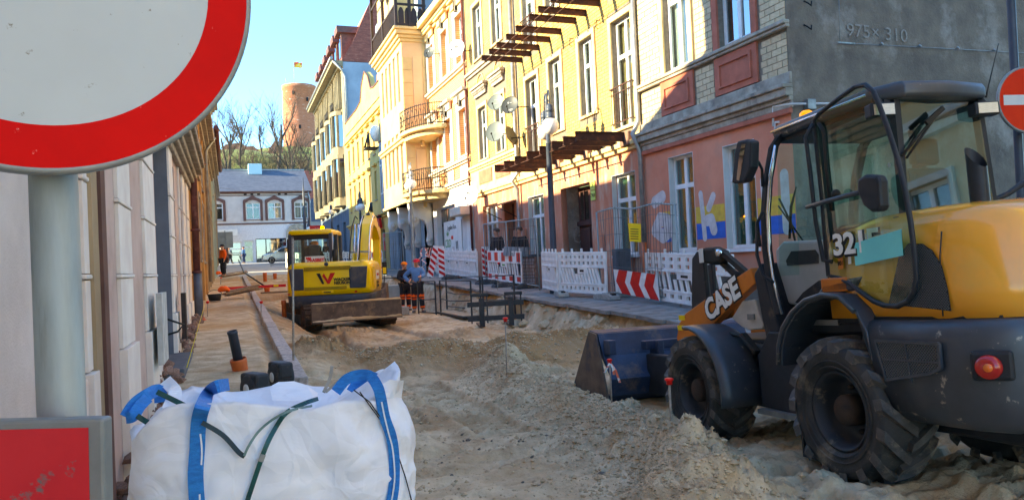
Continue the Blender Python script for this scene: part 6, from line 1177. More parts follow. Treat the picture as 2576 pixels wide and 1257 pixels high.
# rear wheel arch
arc = [(.62,.28),(.60,.42),(.53,.56),(.40,.68),(.24,.765),(.05,.80),(-.12,.78),(-.25,.68),(-.33,.54),(-.36,.36)]
inn = [(y * .95 - .005, z * .955) for y, z in arc]
lb().prism(arc + inn[::-1], 'x', .04, .52).build('wheel_arch', 'case_black', LO, bevel=.01); lb().prism([(y, z) for y, z in inn] , 'x', .44, .50).build('arch_liner', 'ink', LO)
lb().tube([(.03, y * .99, z * .985) for y, z in arc[:8]], .018, 8).build('arch_lip', 'case_black', LO)
lb().prism([(-.12,.80),(.2,.79),(.35,.72),(.2,.86),(-.2,.9)], 'x', .16, .5).build('arch_top', 'case_black', LO, bevel=.02)
lb().box(.16, .5, -.05, .22, .8, .9).build('hood_corner', 'case_orange', LO, bevel=.01)
glass('rear_glass', (.5,.74,.70,1), .28)
# cab
ap = [(1962,790),(1940,700),(1930,630),(1926,540),(1932,450),(1946,370),(1966,338)]; o_ = .27; XR = 1.13
cabL = [LL(*p, o_) for p in ap]; side = lambda pts, x: [(x, p.y, p.z) for p in pts]
for x in (o_, XR): lb().loft([[(x - .03, p.y - .035, p.z), (x + .03, p.y - .035, p.z), (x + .03, p.y + .035, p.z), (x - .03, p.y + .035, p.z)] for p in cabL], smooth=False).build('front_pillar', 'case_frame', LO, bevel=.01)
lb().tube([(o_ - .03, p.y - .07, p.z) for p in cabL[:-1]], .013, 6).build('door_seal', 'chrome', LO)
for x in (o_, XR): lb().bar((x, .2, .8), (x, .22, 2.05), .06, .07, (1, 0, 0)).build('middle_pillar', 'case_frame', LO); lb().bar((x + (.08 if x < 1 else -.06), -.42, 1.26), (x + (.1 if x < 1 else -.08), -.40, 2.04), .05, .05, (1, 0, 0)).build('rear_pillar', 'case_frame', LO)
lb().loft([[(x, y, z) for x, y in ((o_ - .02 + i, .74 - i),(o_ + .2, .82 - i),(XR - .2, .82 - i),(XR + .02 - i, .74 - i),(XR + .03 - i, -.3),(XR - .1, -.5 + i),((o_ + XR) / 2, -.54 + i),(o_ + .1, -.5 + i),(o_ - .03 + i, -.3))] for z, i in ((2.03,.02),(2.05,0),(2.10,0),(2.135,.02),(2.15,.10))]).build('roof', 'case_black', LO, bevel=.008)
lb().tube([(o_ - .025, y, 2.09) for y in (.75, .3, -.3)], .012, 6).build('roof_edge', 'chrome', LO)
lb().box(o_ + .02, XR - .02, -.4, .75, 2.0, 2.035).build('headliner', 'case_frame', LO)
lb().box(o_, XR, -.42, .85, .5, .58).build('cab_floor', 'case_frame', LO, bevel=.02); lb().box(o_ - .01, o_ + .05, .2, .8, .56, .6).build('door_sill', 'zinc', LO); lb().box(o_, o_ + .05, -.4, .2, .58, 1.24).build('rear_quarter', 'case_frame', LO); lb().box(o_, XR, -.44, -.4, .58, 1.26).build('rear_bulkhead', 'case_frame', LO)
lb().box(XR - .04, XR, -.4, .8, .58, 1.15).build('right_wall', 'case_grey', LO)
for nm, poly in (('rear_window', [(o_ + .09,-.445,1.27),(XR - .07,-.445,1.27),(XR - .1,-.43,2.03),(o_ + .12,-.43,2.03)]), ('right_window', [(XR,-.38,1.16),(XR,.2,1.16),(XR,.22,2.02),(XR,-.36,2.02)]), ('right_window', [(XR,.24,1.16),(XR,.85,1.16),(XR,.8,2.02),(XR,.24,2.02)]), ('left_quarter_window', [(o_ + .01,.16,1.26),(o_ + .07,-.4,1.26),(o_ + .08,-.4,2.02),(o_ + .01,.18,2.02)]), ('windscreen', [(o_ + .04,.9,.95),(XR - .04,.9,.95),(XR - .04,.78,2.0),(o_ + .04,.78,2.0)])):
    lb().poly(poly).build(nm, 'rear_glass' if nm == 'rear_window' else 'cab_glass', LO, fix=False)
# seat, steering column, console
lb().box(.5, .88, -.25, .2, .8, .93).build('seat_cushion', 'case_frame', LO, bevel=.04); lb().box(.5, .88, -.33, -.22, .92, 1.6).build('seat_back', 'case_frame', LO, bevel=.05); lb().box(.58, .8, -.32, -.24, 1.62, 1.8).build('headrest', 'case_frame', LO, bevel=.03)
lb().tube([(.8, .62, .6), (.8, .5, 1.2)], .05, 10).build('steering_column', 'case_frame', LO); MB(ML @ rotM((.8, .48, 1.23), R(25))).tube([(.18 * math.cos(k * .3927), .18 * math.sin(k * .3927), 0) for k in range(16)], .016, 6, closed=True).build('steering_wheel', 'ink', LO)
gy = [(1950,628),(1968,607),(2088,603),(2098,690),(2070,712),(2048,735),(2040,760),(2018,772),(1985,765),(1958,752)]
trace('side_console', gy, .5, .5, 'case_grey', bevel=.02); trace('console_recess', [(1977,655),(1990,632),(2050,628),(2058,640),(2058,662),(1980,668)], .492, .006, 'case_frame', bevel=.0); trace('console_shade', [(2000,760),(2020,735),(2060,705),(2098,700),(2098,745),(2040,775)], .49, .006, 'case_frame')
lb().tube([LL(2003, 470, .7), LL(1990, 520, .7), LL(1986, 600, .7)], [.006, .014, .012], 6).build('lever', 'ink', LO); lb().tube([LL(1960, 500, .75), LL(1990, 560, .75), LL(2000, 605, .75)], .01, 6).build('wiper', 'ink', LO); lb().tube([LL(1958, 518, .78), LL(2020, 605, .78)], .008, 6).build('wiper', 'ink', LO)
lb().tube([LL(1912, 620, .2), LL(1905, 560, .2), LL(1918, 535, .2)], .014, 8).build('grab_handle', 'case_frame', LO); lb().tube([LL(1905, 560, .2), LL(1904, 640, .2), LL(1918, 690, .2), LL(1945, 710, .22)], .014, 8).build('grab_handle', 'case_frame', LO)
# open door
ph = R(7); hp0 = Vector((.2, .2, 1)); dn = Vector((-math.cos(ph), math.sin(ph), 0))
dpx = [(2049,302),(2062,285),(2110,248),(2152,218),(2178,214),(2198,232),(2212,265),(2236,330),(2258,400),(2277,480),(2291,560),(2301,640),(2305,700),(2299,735),(2284,757),(2258,770),(2225,768),(2198,757),(2168,736),(2138,712),(2112,700),(2084,692),(2076,600),(2068,500),(2056,380)]
dp = [LP_(*p, hp0, dn) for p in dpx]
DR = lb().tube(dp, .017, 8, closed=True).build('door_frame', 'case_frame', LO); lb().poly([p + dn * .004 for p in dp]).build('door_glass', 'door_glass', DR, fix=False)
q_ = lambda px, py, k=.02: LP_(px, py, hp0, dn) + dn * k
lb().tube([q_(2052,310), q_(2046,345,.06), q_(2056,420,.06), q_(2072,560,.06), q_(2088,655,.05), q_(2100,657,.02)], .016, 8).build('door_handle_bar', 'case_frame', DR); lb().tube([q_(2066,310), q_(2076,330,.01), q_(2082,420,.01), q_(2095,530,.01)], .014, 8).build('door_inner_bar', 'ink', DR)
lb().tube([q_(2052,520,.07), q_(2110,503,.07), q_(2205,480,.09)], .017, 8).build('mirror_stay', 'case_black', DR); lb().ball(q_(2120,487,.05), .032, 12, 8).build('door_knob', 'ink', DR)
lb().prism([(0, 0)] * 0 or [(p.y, p.z) for p in [q_(*t, 0) for t in ((2208,450),(2225,438),(2252,440),(2258,455),(2262,515),(2258,530),(2240,532),(2222,515),(2208,482))]], 'x', q_(2235,480).x - .13, q_(2235,480).x - .05).build('mirror', 'case_frame', LO, bevel=.02)
cp = [q_(*t, .012) for t in ((2151,612),(2271,576),(2276,642),(2156,668))]; lb().poly(cp).poly([p - dn * .004 for p in cp]).build('cyan_card', 'cyan_card', DR, fix=False)
lp = [q_(*t, .012) for t in ((2112,640),(2124,637),(2126,675),(2113,678))]; lb().poly(lp).build('label', 'case_orange', DR, fix=False); lp = [q_(*t, .012) for t in ((2137,642),(2145,641),(2146,663),(2138,664))]; lb().poly(lp).build('label', 'dish_white', DR, fix=False); text('label_number', '101', .045, 'ink', DR, ML @ MX(q_(2119, 662, .014), (0, -1, 0), (0, 0, 1)))
lb().lathe([(.001,0),(.012,0)], 12, Matrix.Translation(q_(2241,415,.012)) @ Matrix.Rotation(R(-90), 4, 'Y')).build('sticker', 'dish_white', DR, fix=False)
# left mirror, arm
mp = [LL(*t, .0) for t in ((1848,460),(1855,385),(1862,355),(1885,350),(1898,355),(1896,420),(1880,458),(1862,462))]
lb().prism([(p.y, p.z) for p in mp], 'x', -.03, .05).build('mirror', 'case_frame', LO, bevel=.015); lb().poly([(-.032, p.y, p.z) for p in [LL(*t, -.03) for t in ((1853,452),(1860,390),(1866,362),(1876,362),(1866,420),(1860,455))]]).build('mirror_glass', 'sky_glass', LO, fix=False)
lb().tube([LL(1893,408,.02), LL(1908,408,.1), LL(1917,425,.18), LL(1918,468,.24), LL(1925,470,.25)], .012, 8).build('mirror_arm', 'case_frame', LO)
# beacon, work lamps, aerial, exhaust, rear wiper
p = LL(2030, 302, .42); lb().lathe([(.055,-.03),(.055,.02),(.05,.055),(.03,.072),(.001,.076)], 20, Matrix.Translation(p)).build('beacon', 'beacon_amber', LO); lb().lathe([(.06,-.05),(.06,-.03)], 18, Matrix.Translation(p)).build('beacon_base', 'ink', LO)
for px, py in ((2218, 278), (2478, 274)):
    p = LP_(px, py, (0, -.5, 2), (0, 1, 0)); MM = ML @ rotM(p, 0, 0, R(-14)); o = MB(MM).box(-.085, .085, -.03, .06, -.045, .045).build('work_lamp', 'case_frame', LO, bevel=.012); MB(MM).box(-.066, .066, -.036, -.0305, -.034, .034).build('lens', 'lamp_lens', o); MB(MM).bar((0, .02, .045), (0, .06, .09), .05, .02).build('bracket', 'ink', o)
p = LP_(2480, 245, (0, -.42, 2), (0, 1, 0)); t = LP_(2512, 110, (0, -.42, 2), (0, 1, 0)); lb().tube([p, p.lerp(t, .15), t], [.008, .005, .003], 6).build('aerial', 'ink', LO)
p = LP_(2468, 522, (0, -.8, 2), (0, 1, 0)); r_ = .055; lb().loft([[(p.x + r_ * math.cos(k * .3142), p.y + r_ * math.sin(k * .3142), p.z - .06 + (h_ + (.07 * math.sin(k * .3142)) * (h_ > .3))) for k in range(20)] for h_ in (0, .1, .3, .37)], cap=False).build('exhaust', 'case_frame', LO); lb().lathe([(.001,0),(.045,.0)], 16, Matrix.Translation((p.x, p.y, p.z + .2))).build('exhaust_mouth', 'ink', LO)
lb().lathe([(.075,-.01),(.075,.02),(.055,.03)], 20, Matrix.Translation((p.x, p.y, p.z - .03))).build('exhaust_collar', 'case_frame', LO)
for a, c in (((2268,392),(2355,290)),((2280,398),(2362,282))): lb().tube([LP_(*a, (0, -.46, 2), (0, 1, 0)), LP_(*c, (0, -.48, 2), (0, 1, 0))], .008, 6).build('wiper_arm', 'ink', LO)
lb().bar(LP_(2330, 310, (0, -.5, 2), (0, 1, 0)), LP_(2372, 272, (0, -.5, 2), (0, 1, 0)), .02, .03).build('wiper_motor', 'ink', LO)
# lifting arms
for x in (.34, WID - .44):
    arm = trace('lift_arm', [(1702,850),(1708,813),(1724,788),(1777,750),(1872,684),(1888,673),(1900,712),(1849,758),(1797,811),(1760,840),(1720,900)], .34, .09, 'case_orange', bevel=.008)
    if x > 1: arm.location.x += x - .34
    if x < 1:
        a0, a1 = LL(1768, 795, .335), LL(1868, 712, .335); d = a1 - a0
        text('arm_lettering', 'CASE', .27, 'decal_white', arm, ML @ MX((a0 + a1) / 2 + Vector((-.004, 0, 0)), d, (0, d.z, -d.y)), ext=.002, sx=1.0, bold=.01); text('arm_lettering', 'CASE', .27, 'decal_black', arm, ML @ MX((a0 + a1) / 2 + Vector((-.001, 0, 0)), d, (0, d.z, -d.y)), ext=.001, sx=1.0, bold=.026)
        for px, py in ((1715, 800), (1712, 825)): p = LL(px, py, .335); lb().box(.334, .338, p.y - .06, p.y + .06, p.z - .02, p.z + .03).build('warning_label', 'yellow_notice', arm)
trace('tower_plate', [(1739,757),(1740,650),(1752,632),(1768,645),(1772,690),(1778,752),(1790,760),(1772,790),(1740,790)], .5, .05, 'case_frame', bevel=.01); trace('tower_plate', [(1775,745),(1765,670),(1790,662),(1795,740),(1785,760)], .85, .05, 'case_frame', bevel=.01)
trace('bell_crank', [(1751,650),(1754,632),(1768,623),(1790,621),(1808,630),(1817,645),(1812,660),(1795,667),(1768,663)], .42, .12, 'ink', bevel=.03)
p = LL(1804, 636, .40); lb().lathe([(.001,0),(.035,0),(.035,.03),(.001,.03)], 16, Matrix.Translation(p) @ AX).build('pin', 'chrome', LO); p = LL(1764, 643, .41); lb().box(.405, .415, p.y - .04, p.y + .04, p.z - .07, p.z + .07).build('reflector', 'dish_white', LO, bevel=.01)
lb().bar(LL(1822, 638, .44), LL(1900, 706, .44), .05, .05).build('linkage_rod', 'ink', LO); lb().tube([LL(1812, 655, .5), LL(1850, 690, .5), LL(1885, 700, .5)], .035, 10).build('tilt_cylinder', 'ink', LO); lb().tube([LL(1808, 650, .5), LL(1830, 668, .5)], .02, 10).build('cylinder_rod', 'chrome', LO)
lb().tube([LL(1790, 800, .5), LL(1860, 775, .5)], .06, 12).build('lift_cylinder', 'case_orange', LO); lb().tube([(.46, 1.6, .35), (.46, .95, .3)], .045, 12).build('steering_cylinder', 'case_black', LO)
trace('valve_cover', [(1840,800),(1866,757),(1898,752),(1908,790),(1921,815),(1918,828),(1882,830),(1866,822)], .36, .3, 'case_grey', bevel=.012); mat('valve_grey', S(196,190,180), S(170,164,154), scale=4, rough=.6)
[c for c in kids(LO) if c.name.startswith('valve_cover')][0].data.materials[0] = M_['valve_grey']
p = LL(1890, 795, .355); lb().box(.345, .36, p.y - .05, p.y + .05, p.z - .03, p.z + .02).build('clasp', 'zinc', LO); trace('front_bulkhead', [(1895,690),(1912,660),(1930,720),(1950,790),(1962,830),(1930,870),(1915,800)], .34, .9, 'case_frame', bevel=.02)
lb().tube([LL(1838,838,.3), LL(1865,845,.3), LL(1890,875,.3), LL(1900,890,.3)], .02, 6).build('hose', 'ink', LO); lb().bar(LL(1870, 840, .32), LL(1905, 885, .32), .06, .03).build('link', 'ink', LO)
# front mudguard: a curved sheet over the wheel
fa = [R(a) for a in range(72, 198, 9)]; cy_, cz_ = 1.97, -.04; ro = .6
b = lb(); S1 = []
for a in fa:
    y, z = cy_ + ro * math.cos(a), cz_ + ro * math.sin(a); y2, z2 = cy_ + (ro - .025) * math.cos(a), cz_ + (ro - .025) * math.sin(a); t = (a - fa[0]) / (fa[-1] - fa[0]); xa = .12 * max(0, 1 - t * 5) ** 2
    S1.append([(xa - .02, y2, z2), (xa - .02, y, z), (.1, y + .006 * math.cos(a), z + .006 * math.sin(a)), (.36, y + .006 * math.cos(a), z), (.42, y2, z2)])
b.loft(S1).build('front_mudguard', 'case_black', LO); b = lb(); b.loft([[(WID - x, y, z) for x, y, z in s] for s in S1]).build('front_mudguard', 'case_black', LO)
# bucket
bl, br_ = -.15, WID + .15
sdp = [LL(*t, bl) for t in ((1441,975),(1446,955),(1480,833),(1497,840),(1530,1010),(1500,1002))]; sd = [(p.y, p.z) for p in sdp]
BK = lb().prism(sd, 'x', bl, bl + .025).build('bucket_side', 'bucket_side', LO, bevel=.004); lb().prism(sd, 'x', br_ - .025, br_).build('bucket_side', 'bucket_side', LO)
tp, rb2 = sdp[3], sdp[4]; tip = sdp[0]; back = [(sdp[2].y, sdp[2].z), (tp.y - .02, tp.z - .0), (tp.y - .12, tp.z - .25), (rb2.y - .10, rb2.z + .25), (rb2.y - .02, rb2.z + .06), (rb2.y + .12, rb2.z - .02), (tip.y, tip.z - .05)]
inner = [(y + .035, z + .01) for y, z in back]
lb().prism(back + inner[::-1], 'x', bl + .026, br_ - .026).build('bucket_shell', 'bucket_blue', LO)
ym = (tp.y + rb2.y) / 2 - .14
lb().box(.42, .5, ym - .16, ym + .05, rb2.z + .08, tp.z - .1).build('bucket_lug', 'bucket_blue', LO, bevel=.01); lb().box(WID - .5, WID - .42, ym - .16, ym + .05, rb2.z + .08, tp.z - .1).build('bucket_lug', 'bucket_blue', LO, bevel=.01); lb().box(.3, WID - .3, ym - .1, ym + .02, tp.z - .2, tp.z - .1).build('coupler_bar', 'bucket_blue', LO, bevel=.01)
lb().box(.34, .42, ym - .6, ym, rb2.z + .05, rb2.z + .5).build('coupler', 'case_frame', LO, bevel=.02); lb().box(WID - .42, WID - .34, ym - .6, ym, rb2.z + .05, rb2.z + .5).build('coupler', 'case_frame', LO, bevel=.02); lb().tube([(.34, ym - .3, rb2.z + .15), (WID - .34, ym - .3, rb2.z + .15)], .05, 10).build('coupler_pin', 'case_frame', LO)
p = LL(1518, 870, bl); lb().box(bl + .05, bl + .13, p.y - .06 - .0, p.y + .12, p.z - .1, p.z + .06).build('lifting_eye', 'bucket_blue', LO, bevel=.01)

lb().tube([LP_(2488, 508, (0, -.2, 2), (0, 1, 0)), LP_(2535, 488, (0, -.2, 2), (0, 1, 0)), LP_(2572, 462, (0, -.2, 2), (0, 1, 0)), LP_(2640, 450, (0, -.2, 2), (0, 1, 0))], [.02, .02, .026, .03], 8).build('right_mirror_arm', 'case_frame', LO)
# ------------------------------------------------------------------ tracked excavator
EX, EY, EZ = 2.78, 21.5, -.12
EXC = thing('tracked_excavator', (EX, EY, EZ), 'yellow tracked excavator with a sandy dozer blade at its rear', 'excavator'); UM = rotM((EX, EY, EZ), 0, 0, R(7)); HM = rotM((EX, EY, EZ), 0, 0, R(-17))
for s in (-1, 1):
    x0, x1 = s * .78, s * 1.22; n = 44; LT, RT_ = 1.15, .31; per = []
    for k in range(n):
        t = k / n * (4 * LT + 2 * math.pi * RT_)
        if t < 2 * LT: p = (LT - t, .0)
        elif t < 2 * LT + math.pi * RT_: a = (t - 2 * LT) / RT_; p = (-LT - RT_ * math.sin(a), RT_ - RT_ * math.cos(a))
        elif t < 4 * LT + math.pi * RT_: p = (-LT + (t - 2 * LT - math.pi * RT_), 2 * RT_)
        else: a = (t - 4 * LT - math.pi * RT_) / RT_; p = (LT + RT_ * math.sin(a), RT_ + RT_ * math.cos(a))
        per.append((p[0], p[1] + .03))
    tr = MB(UM).prism(per, 'x', x0, x1).build('track', 'track', EXC)
    for k, (y, z) in enumerate(per):
        y2, z2 = per[(k + 1) % n]; d = Vector((0, y2 - y, z2 - z)).normalized(); nn = Vector((0, -d.z, d.y)); c = Vector((0, (y + y2) / 2, (z + z2) / 2)); cen = Vector((0, max(-LT, min(LT, c.y)), RT_ + .03)); nn = (c - cen).normalized() if (c - cen).length > .01 else nn
        q = MB(UM); a = c + Vector((x0, 0, 0)) + nn * .018; b2 = c + Vector((x1, 0, 0)) + nn * .018; q.bar(a, b2, .05, .045, nn); q.build('track_pad', 'track', tr, fix=False)
    MB(UM).box(x1 - s * .005, x1 + s * .012, -.95, .95, .18, .42).build('track_frame', 'wn_grey', EXC, bevel=.01)
    for y in (-1.15, 1.15): MB(UM @ Matrix.Translation((x1 - s * .0, y, .34)) @ AX).lathe([(.001,-.02),(.2,-.02),(.22,0),(.2,.02),(.001,.02)], 20).build('sprocket', 'track', EXC)
    for y in (-.7, -.35, 0, .35, .7): MB(UM @ Matrix.Translation((x1, y, .12)) @ AX).lathe([(.001,-.02),(.09,-.02),(.09,.02),(.001,.02)], 12).build('roller', 'track', EXC)
MB(UM).box(-.8, .8, -.6, .6, .25, .62).build('undercarriage', 'wn_grey', EXC, bevel=.03); MB(UM).lathe([(.5,.6),(.5,.76)], 28).build('slew_ring', 'wn_grey', EXC)
MB(UM).box(-1.18, 1.18, -1.98, -1.93, .27, .72).build('dozer_blade', 'blade', EXC, bevel=.006); MB(UM).box(-1.18, 1.18, -2.0, -1.9, .235, .275).build('cutting_edge', 'blade', EXC)
for x in (-.45, .45): MB(UM).bar((x, -1.93, .45), (x, -.6, .42), .1, .14).build('blade_arm', 'wn_grey', EXC)
dg = MB(UM); rg = random.Random(3)
nsx = 70
for z0, hh, yy, dp in ((.27,.10,-1.985,.04),(.715,.05,-1.955,.03)):
    t = np.linspace(-1.16, 1.16, nsx); n1 = fbm(t * 1.0 + z0 * 50, t * 0 + 3, 2.2, 4, 77) + .5; n1 = np.clip(n1, 0.02, 1.2)
    for a in range(nsx - 1):
        P0, P1 = [], []
        for (tt, h_, L_) in ((t[a], n1[a], P0), (t[a + 1], n1[a + 1], P1)): L_ += [(tt, yy + .03, z0), (tt, yy - dp * h_, z0), (tt, yy - dp * .7 * h_, z0 + hh * .5 * h_), (tt, yy + .02, z0 + hh * h_)]
        for k in range(3): dg.poly([P0[k], P1[k], P1[k + 1], P0[k + 1]], True)
dg.build('caked_sand', 'sand', EXC, kind='stuff', fix=False)
def ex(): return MB(HM)
# rear hood: rounded plan lofted over height
def hplan(z, e=0, yr=-1.42, r=.0):
    L_ = [(-1.12 + e, .95), (-1.13 + e, -.6), (-1.11 + e, -1.1), (-1.04 + e, -1.28 - r), (-.85, yr + .06 + e - r), (-.4, yr + e - r)]
    return [(x, y, z) for x, y in L_] + [(-x, y, z) for x, y in L_[::-1]]
ex().loft([hplan(.92), hplan(1.1, 0), hplan(1.5, .01), hplan(1.66, .04), hplan(1.74, .1), hplan(1.78, .22)]).build('engine_hood', 'wn_yellow', EXC)
ex().loft([hplan(.58, .1), hplan(.64, .03), hplan(.9, .0), hplan(.915, .02)]).build('counterweight', 'wn_grey', EXC)
yb = -1.43
for x0, x1, t0 in ((-1.0,-.62,.02),(.56,.98,-.06)): ex().prism([(x0 + (.06 if x0 < 0 else 0), 1.06), (x1 - .0, 1.06), (x1 + (0 if x0 < 0 else .06), 1.62), (x0, 1.62)], 'y', yb + .02, yb + .05 + .12 * 0).build('hood_window', 'wn_grey', EXC, bevel=.02)
for z0, z1, a in ((1.56,1.65,.62),(1.05,1.13,.5)):
    ex().box(-.6, a - .02, yb - .004, yb + .03, z0, z1).build('louvre', 'ink', EXC)
    for k in range(4): ex().box(-.6, a - .02, yb - .012, yb - .002, z0 + .012 + k * (z1 - z0) / 4, z0 + .02 + k * (z1 - z0) / 4).build('louvre_slat', 'wn_yellow', EXC)
ex().box(-.16, .14, yb - .006, yb + .01, .955, 1.03).build('latch_plate', 'wn_yellow', EXC, bevel=.005); ex().box(-.11, .08, yb - .03, yb - .008, .975, 1.0).build('latch', 'ink', EXC, bevel=.006)
for x in (-1.0, .72): ex().box(x - .03, x + .03, yb + .0, yb + .03, .95, .99).build('reflector', 'light_red', EXC)
def wpoly(pts, mt): ex().prism([(-.28 + x * .46, 1.2 + z * .28) for x, z in pts], 'y', yb - .006, yb + .01).build('emblem', mt, EXC)
wpoly([(0,1),(.2,1),(.42,.0),(.3,0)], 'decal_black'); wpoly([(.32,.75),(.42,1),(.62,.35),(.78,1),(1.05,1),(.72,0),(.6,0),(.45,.45)], 'red')
text('maker_lettering', 'WACKER', .105, 'decal_black', EXC, HM @ MX((.38, yb - .008, 1.30), (1,0,0), (0,0,1)), bold=.005); text('maker_lettering', 'NEUSON', .105, 'decal_black', EXC, HM @ MX((.38, yb - .008, 1.21), (1,0,0), (0,0,1)), bold=.005)
MB(HM @ MX((-.02, yb - .004, 1.715), (1,0,0), (0,0,1))).lathe([(.001,.004),(.05,.004),(.055,-.03)], 18).build('badge', 'wn_grey', EXC)
for k in range(6): ex().box(1.125, 1.14, -1.05 + k * .09, -1.0 + k * .09, 1.0, 1.6).build('side_louvre', 'wn_yellow', EXC)
o = ex().box(1.13, 1.145, -.35, .2, 1.25, 1.5).build('company_panel', 'dish_white', EXC); text('panel_lettering', 'PRASBET', .1, 'red', o, HM @ MX((1.15, -.08, 1.38), (0,1,0), (0,0,1))); text('maker_lettering', 'WACKER', .09, 'decal_black', EXC, HM @ MX((1.147, -.08, 1.16), (0,1,0), (0,0,1)), bold=.004); text('maker_lettering', 'NEUSON', .09, 'decal_black', EXC, HM @ MX((1.147, -.08, 1.07), (0,1,0), (0,0,1)), bold=.004)
# cab
cx0, cx1, cy0, cy1, cz0, cz1 = -1.1, -.02, -.62, .95, 1.0, 2.62
for x, y in ((cx0,cy0),(cx1,cy0),(cx0,cy1),(cx1,cy1),(cx1,.2)): ex().bar((x, y, cz0), (x, y, cz1 - .06), .09, .09, (1, 0, 0)).build('cab_pillar', 'wn_grey', EXC, bevel=.015)
mat('cab_silver', S(176,178,182), rough=.4, metal=.4); ex().bar((cx1 + .03, cy0 - .03, 1.7), (cx1 + .03, cy0 + .02, cz1 - .04), .05, .06, (1, 0, 0)).build('pillar_trim', 'cab_silver', EXC, bevel=.015)
ex().loft([[(x, y, z) for x, y in ((cx0 - .04 + i, cy1 + .05 - i),(cx0 - .04 + i, cy0 - .02 + i),(cx0 + .1, cy0 - .08 + i),(cx1 - .1, cy0 - .08 + i),(cx1 + .04 - i, cy0 - .02 + i),(cx1 + .04 - i, cy1 + .05 - i))] for z, i in ((2.54,.01),(2.58,0),(2.64,.01),(2.68,.06))]).build('cab_roof', 'wn_yellow', EXC, bevel=.01)
ex().box(cx0, cx1, cy0 - .02, cy0 + .02, 2.4, 2.54).build('cab_header', 'ink', EXC); ex().box(cx0, cx1, cy0 - .02, cy0 + .02, 1.6, 1.76).build('cab_bulkhead', 'ink', EXC)
ex().poly([(cx0 + .04,cy0,1.76),(cx1 - .04,cy0,1.76),(cx1 - .04,cy0,2.4),(cx0 + .04,cy0,2.4)]).build('rear_window', 'cab_glass', EXC, fix=False); ex().poly([(cx1,cy0 + .04,1.6),(cx1,cy1 - .04,1.5),(cx1,cy1 - .04,2.5),(cx1,cy0 + .04,2.5)]).build('side_window', 'cab_glass', EXC, fix=False); ex().poly([(cx0,cy0 + .04,1.6),(cx0,cy1 - .04,1.5),(cx0,cy1 - .04,2.5),(cx0,cy0 + .04,2.5)]).build('side_window', 'cab_glass', EXC, fix=False)
ex().prism([(-.55,.85),(-.5,2.45),(.25,2.5),(.3,.9)], 'x', cx0 - .12, cx0 - .08).build('cab_door', 'ink', EXC, bevel=.02)
o = ex().box(-.72, -.2, cy0 - .035, cy0 - .022, 1.78, 1.95).build('company_panel', 'dish_white', EXC); text('panel_lettering', 'PRASBET', .115, 'red', o, HM @ MX((-.43, cy0 - .038, 1.835), (1,0,0), (0,0,1)), bold=.006)
ex().prism([(-.69,1.87),(-.69,1.93),(-.66,1.93),(-.66,1.915),(-.64,1.915),(-.64,1.93),(-.61,1.93),(-.61,1.915),(-.59,1.915),(-.59,1.93),(-.56,1.93),(-.56,1.87)], 'y', cy0 - .038, cy0 - .036).build('castle_mark', 'red', o)
ex().lathe([(.05,2.68),(.05,2.71),(.04,2.75),(.001,2.76)], 14, Matrix.Translation((-.25, -.5, 0))).build('beacon', 'beacon_lit', EXC); ex().tube([(cx1 + .1, cy0 - .05, 1.7), (cx1 + .1, cy0 - .05, 2.1)], .06, 12).build('exhaust', 'ink', EXC)
ex().box(-.8, -.35, -.35, -.2, 1.5, 2.25).build('seat_back', 'jacket_black', EXC, bevel=.05)
# boom, cylinders, stick
bm = [(.62,.95,1.15),(.62,1.5,2.0),(.62,2.1,2.75),(.62,2.75,3.08),(.62,3.5,3.0),(.62,4.6,2.55)]; w0 = [.18,.2,.22,.24,.2,.16]
secs = []
for i, p in enumerate(bm):
    a = Vector(bm[max(0, i - 1)]); c = Vector(bm[min(len(bm) - 1, i + 1)]); t = (c - a).normalized(); nn = Vector((0, -t.z, t.y)); p = Vector(p); secs.append([p + nn * w0[i] + Vector((s, 0, 0)) for s in (-.14, .14)] + [p - nn * w0[i] * .7 + Vector((s, 0, 0)) for s in (.14, -.14)])
ex().loft(secs, smooth=False).build('boom', 'wn_yellow', EXC, bevel=.02)
for x in (.3, .4): ex().tube([(x, .9, 1.3), (x, 1.3, 2.0)], .05, 10).build('cylinder', 'wn_yellow', EXC); ex().tube([(x, 1.2, 1.5), (x, 1.9, 2.9)], .026, 10).build('cylinder_rod', 'chrome', EXC)
for k, x in enumerate((.22, .46, .5, .78)): ex().tube([(x, .8, 1.6), (x, 1.35, 2.4), (x - .02, 1.9, 2.85), (x, 2.5, 3.2), (x, 3.0, 3.15)], .018, 6).build('hose', 'chrome' if k % 2 else 'ink', EXC)
ex().bar((.2, 1.15, 2.05), (.82, 1.15, 2.05), .05, .05).build('hose_clamp', 'zinc', EXC); ex().tube([(.62, 2.5, 3.25), (.62, 4.3, 2.9)], .06, 10).build('stick_cylinder', 'wn_grey', EXC); ex().prism([(4.4,2.95),(4.8,2.9),(4.5,1.0),(4.25,1.0)], 'x', .5, .74).build('stick', 'wn_yellow', EXC, bevel=.02); ex().prism([(4.2,1.05),(4.6,1.0),(4.75,.5),(4.3,.12),(3.85,.45),(4.0,.8)], 'x', .3, .94).build('digging_bucket', 'blade', EXC, bevel=.02)
o = ex().box(1.18, 1.32, .75, .8, 1.35, 1.72).build('mirror', 'ink', EXC, bevel=.03); ex().box(1.2, 1.3, .745, .749, 1.38, 1.56).build('mirror_reflection', 'wn_yellow', o); ex().tube([(1.25, .8, 1.4), (1.2, .82, 1.0), (1.12, .8, .95)], .016, 6).build('mirror_arm', 'ink', EXC)
